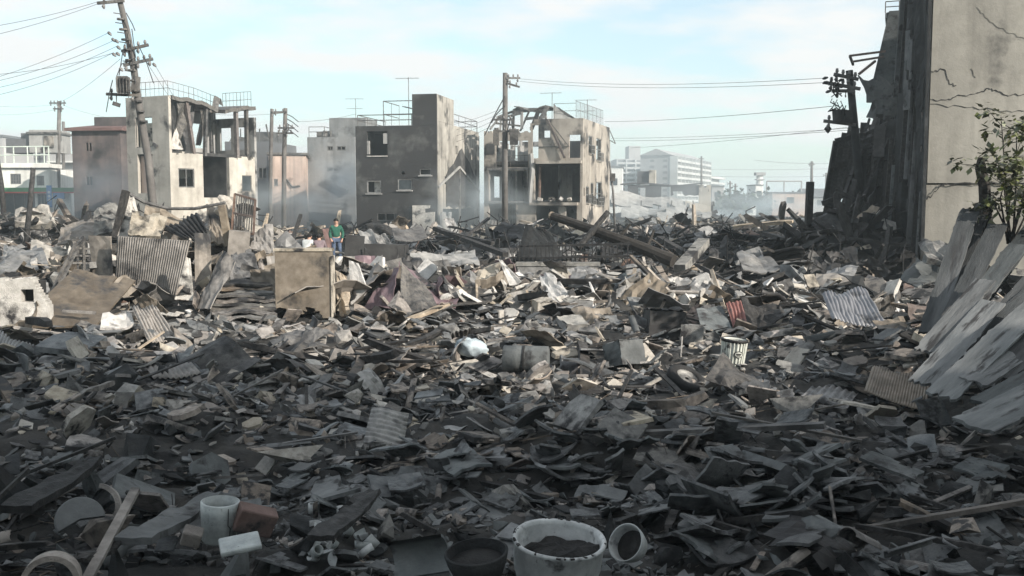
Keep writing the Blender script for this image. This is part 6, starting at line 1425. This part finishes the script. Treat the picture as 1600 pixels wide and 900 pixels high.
def v_tile(r):
    nx, ny = 7, 5
    cut = r.random() < .75; a = r.uniform(0, 6.28); off = r.uniform(-.05, .3); wob = [r.uniform(-.06, .06) for _ in range(12)]
    arch = r.uniform(.07, .2); L = r.uniform(.85, 1.15); jj = {}
    def pos(u, v):
        k = (round(u * nx), round(v * ny))
        if k not in jj: jj[k] = (r.uniform(-.03, .03), r.uniform(-.03, .03))
        e = jj[k] if cut else (0, 0)
        x = u - .5 + e[0]; y = (v - .5) * L + e[1]
        return (x, y, arch * (math.cos(x * 2.6) - .6) + .02 * y)
    fill = (lambda i, j: math.cos(a) * ((i + .5) / nx - .5) + math.sin(a) * ((j + .5) / ny - .5) < off + wob[(i * 3 + j) % 12]) if cut else None
    return sheet_vf(nx, ny, pos, .055, fill)
def v_timber(r):
    n = 6; w = r.uniform(.05, .09); h = w * r.uniform(.6, 1.1); v = []; f = []; tw = r.uniform(-.5, .5); bend = r.uniform(-.06, .06)
    for k in range(n):
        t = k / (n - 1); q = 1 - .35 * (k in (0, n - 1)) * r.random()
        for i, (a, c) in enumerate(((-1, -1), (1, -1), (1, 1), (-1, 1))):
            e = (r.uniform(-.06, .06) if k in (0, n - 1) else 0)
            v.append((t - .5 + e, a * w / 2 * q + bend * math.sin(t * 3.14) + r.uniform(-.006, .006), c * h / 2 * q + r.uniform(-.006, .006)))
    for k in range(n - 1):
        for i in range(4):
            j = (i + 1) % 4; f.append((k * 4 + i, k * 4 + j, k * 4 + 4 + j, k * 4 + 4 + i))
    f += [(3, 2, 1, 0), tuple(range(4 * n - 4, 4 * n))]
    return v, f
def v_metal(r):
    s1, s2, s3 = r.random() * 20, r.uniform(.1, .38), r.uniform(.5, .95)
    pos = lambda u, v: (u - .5, (v - .5) * s3, s2 * .8 * float(fbm(u * 2.2 + s1, v * 2.2 + s1, 3)) + .06 * math.sin(u * r_k * 3))
    r_k = r.uniform(.5, 2.5)
    return sheet_vf(7, 6, pos, .012, torn(7, 6, int(s1 * 100), .35))
def v_corr(r):
    L = r.uniform(.7, 1); s1 = r.random() * 9; n = r.randint(5, 8)
    pos = lambda u, v: (u - .5, (v - .5) * L, .025 * math.sin(u * n * 6.283) + .2 * float(fbm(u * 1.3 + s1, v * 1.3, 2)))
    return sheet_vf(n * 5, 4, pos, .01, torn(n * 5, 4, int(s1 * 90), .12))
def v_pipe(r):
    a1 = r.uniform(1.6, 3.3); rad = r.uniform(.1, .16); 
    vs, fs = lathe_vf([(rad, -.5), (rad + .02, -.5), (rad + .02, .5), (rad, .5), (rad, -.5)], 9, 0, a1)
    return [(z + r.uniform(-.02, .02), x, y) for x, y, z in vs], fs
def v_lath(r):
    return bar_vf(Vector((-.5, 0, r.uniform(-.02, .02))), Vector((.5, r.uniform(-.03, .03), r.uniform(-.02, .02))), r.uniform(.02, .035), r.uniform(.012, .025))
GEN = dict(chunk=v_chunk, slab=v_slab, tile=v_tile, timber=v_timber, metal=v_metal, corr=v_corr, pipe=v_pipe, lath=v_lath)
NVAR = dict(chunk=14, slab=14, tile=14, timber=9, metal=14, corr=6, pipe=6, lath=4)
VAR = {k: [GEN[k](rb_) for _ in range(n)] for k, n in NVAR.items()}
NAMES = dict(chunk=('concrete_fragment', 'concrete fragment'), slab=('plaster_fragment', 'plaster fragment'), tile=('broken_tile', 'roof tile'), timber=('burnt_timber', 'timber'),
             metal=('metal_scrap', 'metal scrap'), corr=('corrugated_scrap', 'corrugated scrap'), pipe=('pipe_shard', 'pipe shard'), lath=('wood_lath', 'wooden lath'))
SIZE = dict(chunk=(.14, .42), slab=(.18, .5), tile=(.24, .36), timber=(.6, 1.8), metal=(.3, .85), corr=(.5, 1.0), pipe=(.25, .5), lath=(.5, 1.5))
def pick(x, y, r):
    """kind and material by where it lies: darker tiles near to deepen the shade, paler plaster in the middle to brighten the sun, charred wood at the right rear"""
    u = x / max(y, 1)
    cl = float(vnoise(x * .55 + 100, y * .55)) if y < 34 else 0
    char = 1 / (1 + math.exp(-((u - .12) * 14))) * (1 / (1 + math.exp(-(y - 27) * .6)))
    if r.random() < char * .75:
        k = r.choices(('timber', 'metal', 'slab', 'chunk', 'lath', 'corr'), (4, 3, 2, 2, 2, .4))[0]
        return k, r.choice({'timber': ['char_wood'], 'metal': ['black_steel', 'char_wall', 'burnt_steel', 'zinc_sheet'], 'slab': ['slate_tile', 'char_wall', 'grey_concrete'], 'chunk': ['char_wall', 'slate_tile'], 'lath': ['char_wood'], 'corr': ['black_steel']}[k])
    if cl > .17 and r.random() < .75: return ('tile', r.choice(('grey_board', 'grey_board', 'slate_tile') if y < 9 else ('slate_tile', 'slate_tile', 'clay_tile') if y < 14 else ('clay_tile', 'slate_tile', 'grey_concrete')))
    if cl < -.25 and r.random() < .6:
        k = r.choice(('timber', 'lath', 'lath', 'chunk')); return k, r.choice(('char_wood', 'char_wood', 'brown_wood')) if k != 'chunk' else 'char_wall'
    if y < 9:
        k = r.choices(('tile', 'slab', 'chunk', 'timber', 'metal', 'pipe', 'lath'), (5 if u > -.05 else 1.5, 2.4, 3, .5, .6, .9, .5))[0]
        mm = {'tile': ['slate_tile', 'grey_board', 'grey_board'], 'slab': ['slate_tile', 'grey_board', 'clay_tile', 'grey_board', 'char_wall'], 'chunk': ['grey_concrete', 'grey_board', 'char_wall', 'clay_tile', 'char_wall'], 'timber': ['char_wood'], 'metal': ['burnt_steel', 'black_steel'], 'pipe': ['grey_board', 'clay_tile'], 'lath': ['char_wood', 'burnt_steel']}  # near palette darkened so its colour deepens the foreground shade
    elif y < 13:
        k = r.choices(('tile', 'slab', 'chunk', 'timber', 'metal', 'pipe', 'corr', 'lath'), (4.5, 4, 2.2, .7, 1.1, .4, .12, .7))[0]
        mm = {'tile': ['slate_tile', 'slate_tile', 'clay_tile'], 'slab': ['slate_tile', 'grey_concrete', 'grey_concrete', 'clay_tile', 'clay_tile', 'beige_plaster'], 'chunk': ['grey_concrete', 'slate_tile', 'clay_tile', 'beige_plaster', 'char_wall'], 'timber': ['char_wood', 'char_wood', 'brown_wood'], 'metal': ['burnt_steel', 'black_steel', 'zinc_sheet'], 'pipe': ['grey_board', 'clay_tile'], 'corr': ['zinc_sheet', 'burnt_steel'], 'lath': ['char_wood', 'brown_wood', 'burnt_steel']}
    elif y < 20:
        k = r.choices(('tile', 'slab', 'chunk', 'timber', 'metal', 'pipe', 'corr', 'lath'), (3, 6, 2.4, .6, .9, .3, .1, .7))[0]
        mm = {'tile': ['clay_tile', 'slate_tile', 'grey_concrete'], 'slab': ['clay_tile', 'grey_concrete', 'beige_plaster', 'clay_tile', 'slate_tile', 'beige_plaster'], 'chunk': ['grey_concrete', 'beige_plaster', 'clay_tile', 'slate_tile'], 'timber': ['char_wood', 'brown_wood'], 'metal': ['burnt_steel', 'zinc_sheet', 'brown_sheet'], 'pipe': ['grey_board', 'clay_tile'], 'corr': ['zinc_sheet', 'burnt_steel'], 'lath': ['char_wood', 'brown_wood', 'tan_wood']}  # paler mix also imitates the soft edge of the shade
    else:
        k = r.choices(('tile', 'slab', 'chunk', 'timber', 'metal', 'pipe', 'corr', 'lath'), (2.2, 4.5, 2.2, 1.6, 2.6, .3, .25, 1.6))[0]
        mm = {'tile': ['clay_tile', 'slate_tile', 'beige_plaster'], 'slab': ['beige_plaster', 'beige_plaster', 'clay_tile', 'white_plaster', 'grey_concrete', 'brown_sheet'], 'chunk': ['beige_plaster', 'grey_concrete', 'clay_tile'], 'timber': ['char_wood', 'brown_wood', 'char_wood', 'tan_wood'], 'metal': ['burnt_steel', 'zinc_sheet', 'brown_sheet', 'rust_steel', 'black_steel'], 'pipe': ['clay_tile', 'grey_board'], 'corr': ['brown_sheet', 'burnt_steel', 'zinc_sheet'], 'lath': ['tan_wood', 'brown_wood', 'char_wood']}  # larger share of pale plaster paints the sunlit strip brighter
    return k, r.choice(mm[k])
pieces = []
def scatter(y0, y1, dens, smul, tilt, lift, margin=1.12):
    n = int(dens * .52 * margin * (y1 ** 2 - y0 ** 2))
    for _ in range(n):
        y = math.sqrt(rb_.uniform(y0 ** 2, y1 ** 2)); x = rb_.uniform(-1, 1) * (.52 * margin * y + .4)
        if -.19 < x / y < -.16 and 43 < y < 75: continue
        if any((x - a) ** 2 + (y - b_) ** 2 < r_ ** 2 for a, b_, r_ in EXC): continue
        if 11.6 < y < 34 and x > 12.0 - .0 * y and y > 29.5: continue
        if x > 4.6 and 8.5 < y < 16 and x > .42 * y and x < .56 * y and rb_.random() < .7: continue
        if y < 34 and rb_.random() > .97 + 1.1 * float(vnoise(x * .42 + 31, y * .42 + 7)): continue
        k, m = pick(x, y, rb_); lo, hi = SIZE[k]
        s = lo + (hi - lo) * rb_.random() ** 1.7
        s *= smul * (1.75 if rb_.random() < .07 and k != 'timber' else 1)
        if y < 12 and k in ('metal', 'corr'): s *= .55
        if y < 11 and k == 'timber': s *= .6
        tl = tilt * (.5 if k in ('timber', 'lath') else 1)
        rot = (rb_.gauss(0, tl), rb_.gauss(0, tl), rb_.uniform(0, 6.283))
        if k in ('tile', 'timber') and y < 34 and rb_.random() < .7: rot = (rot[0] * .7, rot[1] * .7, 7 * float(vnoise(x * .35 + 60, y * .35)) + rb_.gauss(0, .35))
        z = Hf2(x, y) + lift * rb_.random() ** 2 + s * .06
        if k == 'tile' and rb_.random() < .6: rot = (rot[0] + math.pi, rot[1], rot[2])
        pieces.append((k, m, rb_.randrange(NVAR[k]), x, y, z, rot, s))
def Hf2(x, y):
    nr = max(0, min(1, 1 - (y - 10) / 60)) * max(0, min(1, 1 - abs(x) / 45))
    return float(H(x, y)) + nr * float(.07 * fbm(x * 4.1, y * 4.1, 3)) - .03
scatter(4.3, 9, 27, .85, .38, .16, 1.4)
scatter(9, 14, 14, 1.0, .40, .2, 1.3)
scatter(14, 20, 12, 1.12, .42, .22)
scatter(20, 32, 8, 1.25, .5, .3)
scatter(32, 50, 3.2, 1.5, .5, .45)
scatter(50, 120, .42, 2.2, .5, .8)
# whole curved roof tiles slid down at the lower right, and a few near the basin
for _ in range(46):
    px, py = (rb_.uniform(1030, 1320), rb_.uniform(700, 890)) if rb_.random() < .72 else (rb_.uniform(830, 1010), rb_.uniform(650, 800))
    c = hit(px, py)
    pieces.append(('tile', rb_.choice(('slate_tile', 'grey_board', 'slate_tile')), rb_.randrange(NVAR['tile']), c.x, c.y, c.z + .1 + .08 * rb_.random(), (rb_.gauss(-.35, .25) + math.pi * (rb_.random() < .8), rb_.gauss(0, .3), rb_.uniform(-.8, .8)), rb_.uniform(.36, .46)))
# small bits
def bits(y0, y1, dens, s0, s1):
    n = int(dens * .58 * (y1 ** 2 - y0 ** 2))
    for _ in range(n):
        y = math.sqrt(rb_.uniform(y0 ** 2, y1 ** 2)); x = rb_.uniform(-1, 1) * (.58 * y + .4)
        k, m = pick(x, y, rb_)
        if k in ('metal', 'tile', 'corr', 'pipe'): k = 'slab' if rb_.random() < .6 else 'chunk'
        if k in ('timber',): k = 'lath'
        s = rb_.uniform(s0, s1) * (2.2 if k == 'lath' else 1)
        if (x > 4.6 and 8.5 < y < 16) and rb_.random() < .5: continue
        if m in ('tan_wood', 'zinc_sheet', 'brown_sheet') and k in ('slab', 'chunk'): m = 'grey_concrete'
        pieces.append((k, m, rb_.randrange(NVAR[k]), x, y, Hf2(x, y) + .02 + .05 * rb_.random(), (rb_.gauss(0, .4), rb_.gauss(0, .4), rb_.uniform(0, 6.283)), s))
N_BIG = len(pieces)
bits(4.3, 9, 95, .03, .1)
bits(9, 16, 46, .05, .15)
bits(16, 28, 14, .07, .2)
# heaps of larger pieces on the mounds and against the charred building; pale ones also brighten the sunlit strip
for cx, cy, n, sp, mats, sm in ((11.2, 33.2, 130, 1.6, ('char_wood', 'char_wall', 'black_steel'), 1.5), (-22, 46, 150, 4.5, ('char_wood', 'brown_wood', 'burnt_steel'), 1.9), (-3, 52, 120, 9, ('burnt_steel', 'beige_plaster', 'tan_wood', 'zinc_sheet'), 1.9), (9.0, 13.2, 60, 1.4, ('char_wood', 'slate_tile', 'char_wall'), .9), (-8.6, 26.6, 130, 2.2, ('beige_plaster', 'burnt_steel', 'brown_sheet', 'clay_tile', 'zinc_sheet'), 1.7), (-15, 28, 40, 2.2, ('beige_plaster', 'burnt_steel', 'grey_concrete', 'zinc_sheet'), 1.35), (2.2, 23.6, 46, 1.7, ('white_plaster', 'beige_plaster', 'beige_plaster', 'zinc_sheet'), 1.45), (-1.2, 23.2, 46, 1.9, ('white_plaster', 'beige_plaster', 'brown_sheet', 'clay_tile'), 1.45), (-6.6, 22.6, 24, 1.0, ('beige_plaster', 'clay_tile', 'brown_sheet'), 1.3), (-9.4, 25.6, 34, 1.6, ('brown_sheet', 'beige_plaster', 'burnt_steel', 'grey_concrete'), 2.5), (-8, 24.5, 90, 3.0, ('beige_plaster', 'burnt_steel', 'brown_sheet', 'clay_tile'), 1.2), (2.5, 24.5, 60, 2.0, ('white_plaster', 'beige_plaster', 'zinc_sheet'), 1.0), (-2, 25, 60, 2.4, ('beige_plaster', 'burnt_steel', 'mauve_sheet'), 1.1), (7.2, 24.6, 30, 1.2, ('white_plaster', 'beige_plaster'), .9)):
    for _ in range(n):
        x, y = rb_.gauss(cx, sp), rb_.gauss(cy, sp * .7)
        m = rb_.choice(mats)
        k = 'timber' if 'wood' in m and rb_.random() < .7 else 'lath' if 'wood' in m else 'metal' if ('steel' in m or 'sheet' in m) else rb_.choice(('slab', 'chunk', 'slab'))
        lo, hi = SIZE[k]; s = min(rb_.uniform(lo, hi) * sm, 1.15 if k != 'timber' else 9)
        pieces.insert(N_BIG, (k, m, rb_.randrange(NVAR[k]), x, y, Hf2(x, y) + rb_.random() * .35, (rb_.gauss(0, .7), rb_.gauss(0, .7), rb_.uniform(0, 6.283)), s)); N_BIG += 1
# which pieces show largest: those become objects of their own, up to the limit of each kind
LIMIT = dict(chunk=230, slab=230, tile=290, timber=150, metal=150, corr=24, pipe=40, lath=80)
def in_frame(x, y, z):
    v = Vector((x, y, z - EYE)); f = v.y * CP - v.z * SP; up = v.y * SP + v.z * CP
    return f > 1 and abs(v.x / f) < .51 and -.287 < up / f < .287
rank = {}
for i, p in enumerate(pieces[:N_BIG]):
    if in_frame(p[3], p[4], p[5]): rank.setdefault(p[0], []).append((-(p[7] / p[4]), i))
own = set()
for k, l in rank.items(): own |= {i for _, i in sorted(l)[:LIMIT[k]]}
ORD = ('closest', 'second closest', 'third closest', 'fourth closest', 'fifth closest', 'sixth closest', 'seventh closest')
TONE = dict(slate_tile='slate grey', clay_tile='brownish', grey_concrete='grey', beige_plaster='beige', white_plaster='white', char_wood='charred', brown_wood='brown', tan_wood='tan', burnt_steel='burnt', black_steel='black',
            rust_steel='rusty', zinc_sheet='dull zinc', brown_sheet='brown', grey_board='dull grey', char_wall='sooty', mauve_sheet='mauve')
NOUN = dict(chunk='lump of rubble', slab='flat broken plate', tile='curved roof tile', timber='timber', metal='crumpled metal scrap', corr='corrugated scrap', pipe='curved pipe shard', lath='thin strip')
info = {}
for i in own:
    k, m, v, x, y, z, rot, s = pieces[i]
    d2 = sorted(((x - a) ** 2 + (y - b_) ** 2, ph) for a, b_, ph, _ in LAND if ph)[0]
    info.setdefault((TONE[m] + ' ' + NOUN[k], d2[1]), []).append((d2[0], i))
meshes = {}
for (what, where), l in info.items():
    for n, (d, i) in enumerate(sorted(l)):
        k, m, v, x, y, z, rot, s = pieces[i]
        key = (k, m, v)
        if key not in meshes:
            me = bpy.data.meshes.new(NAMES[k][0]); me.from_pydata([tuple(q) for q in VAR[k][v][0]], [], VAR[k][v][1]); me.materials.append(M[m]); me.update()
            if k in ('pipe', 'corr'): me.polygons.foreach_set('use_smooth', [True] * len(me.polygons))
            meshes[key] = me
        o = bpy.data.objects.new(NAMES[k][0], meshes[key]); COL.objects.link(o)
        o.location = (x, y, z); o.rotation_euler = rot; o.scale = (s, s, s)
        if n < 7: lb = f'{what} lying {ORD[n]} to {where}'
        else: lb = f'{what} among those lying farther from {where}'
        tag(o, lb, NAMES[k][1], f'{what}s around {where}')
# everything smaller: one mass per kind
acc = {}
for i, p in enumerate(pieces):
    if i in own: continue
    acc.setdefault(p[0], {}).setdefault(p[1], []).append(p)
VA = {k: [(np.array([tuple(q) for q in vf[0]]), vf[1]) for vf in l] for k, l in VAR.items()}
for k, bym in acc.items():
    V_, F_, MI = [], [], []; base = 0; mats = []
    for mi, (m, l) in enumerate(bym.items()):
        mats.append(M[m])
        for (_, _, v, x, y, z, rot, s) in l:
            vs, fs = VA[k][v]
            rm = np.array(Euler(rot).to_matrix()) * s
            V_.append(vs @ rm.T + np.array((x, y, z))); F_ += [tuple(a + base for a in f) for f in fs]; MI += [mi] * len(fs); base += len(vs)
    me = bpy.data.meshes.new(NAMES[k][0] + '_litter'); me.from_pydata(np.concatenate(V_).tolist(), [], F_)
    o = link(NAMES[k][0] + '_litter', me, mats); me.polygons.foreach_set('material_index', MI); me.update()
    tag(o, kind='stuff')
# ---- wiry tangles standing up from the wreckage
wt = MB()
for i in range(420):
    y = rb_.uniform(27, 62); x = rb_.uniform(-.5, .42) * y
    if -.22 < x / y < -.155: continue
    z = Hf(x, y); p = Vector((x, y, z)); q = p + Vector((rb_.gauss(0, .5), rb_.gauss(0, .3), rb_.uniform(.2, 1.2))); r_ = q + Vector((rb_.gauss(0, .5), 0, rb_.gauss(0, .3)))
    wt.tube([p, q, r_], .022 * y / 40, 4, cap=False)
tag(wt.build('twisted_wire_litter', M['black_steel']), kind='stuff')

# ================================================================== air: haze and drifting smoke
def volume_mat(name, density, col=(.92, .95, 1.0), noise=None):
    m = bpy.data.materials.new(name); m.use_nodes = True; t = m.node_tree; t.nodes.clear()
    o = t.nodes.new('ShaderNodeOutputMaterial'); v = t.nodes.new('ShaderNodeVolumePrincipled')
    v.inputs['Color'].default_value = (*col, 1); v.inputs['Density'].default_value = density; v.inputs['Anisotropy'].default_value = .25
    t.links.new(v.outputs[0], o.inputs['Volume'])
    if noise:
        tc_ = t.nodes.new('ShaderNodeTexCoord'); ln = t.nodes.new('ShaderNodeVectorMath'); ln.operation = 'LENGTH'; t.links.new(tc_.outputs['Object'], ln.inputs[0])
        n = t.nodes.new('ShaderNodeTexNoise'); n.inputs['Scale'].default_value = noise; n.inputs['Detail'].default_value = 4; t.links.new(tc_.outputs['Object'], n.inputs['Vector'])
        a = t.nodes.new('ShaderNodeMapRange'); t.links.new(ln.outputs['Value'], a.inputs['Value']); a.inputs['From Min'].default_value = .98; a.inputs['From Max'].default_value = .1
        b_ = t.nodes.new('ShaderNodeMapRange'); t.links.new(n.outputs['Fac'], b_.inputs['Value']); b_.inputs['From Min'].default_value = .43; b_.inputs['From Max'].default_value = .66
        c_ = t.nodes.new('ShaderNodeMath'); c_.operation = 'MULTIPLY'; t.links.new(a.outputs[0], c_.inputs[0]); t.links.new(b_.outputs[0], c_.inputs[1])
        d_ = t.nodes.new('ShaderNodeMath'); d_.operation = 'MULTIPLY'; t.links.new(c_.outputs[0], d_.inputs[0]); d_.inputs[1].default_value = density
        t.links.new(d_.outputs[0], v.inputs['Density'])
    return m
hz = MB().box((0, 0, 14), (3400, 5200, 34)).build('haze', volume_mat('haze_air', .0011, (.86, .97, 1.0)))
tag(hz, kind='stuff')
for i, (px, py, Y, rx, ry, rz_, dn) in enumerate(((760, 270, 104, 95, 46, 12, .017), (520, 305, 80, 6, 3.5, 4.6, .6), (735, 322, 66, 5, 3, 3.2, .4), (1050, 318, 100, 12, 4, 4.5, .12), (140, 305, 70, 6, 2.5, 3.5, .28), (1180, 328, 118, 12, 5, 3.5, .4), (400, 320, 66, 5, 3, 2.4, .3))):
    bm = bmesh.new(); bmesh.ops.create_icosphere(bm, subdivisions=3, radius=1); me = bpy.data.meshes.new('smoke'); bm.to_mesh(me); bm.free()
    o = link('smoke', me, volume_mat('smoke_air', dn, (.84, .93, .97), 1.8 if i else 3.5)); o.location = P(px, py, Y); o.scale = (rx, ry, rz_); tag(o, kind='stuff')
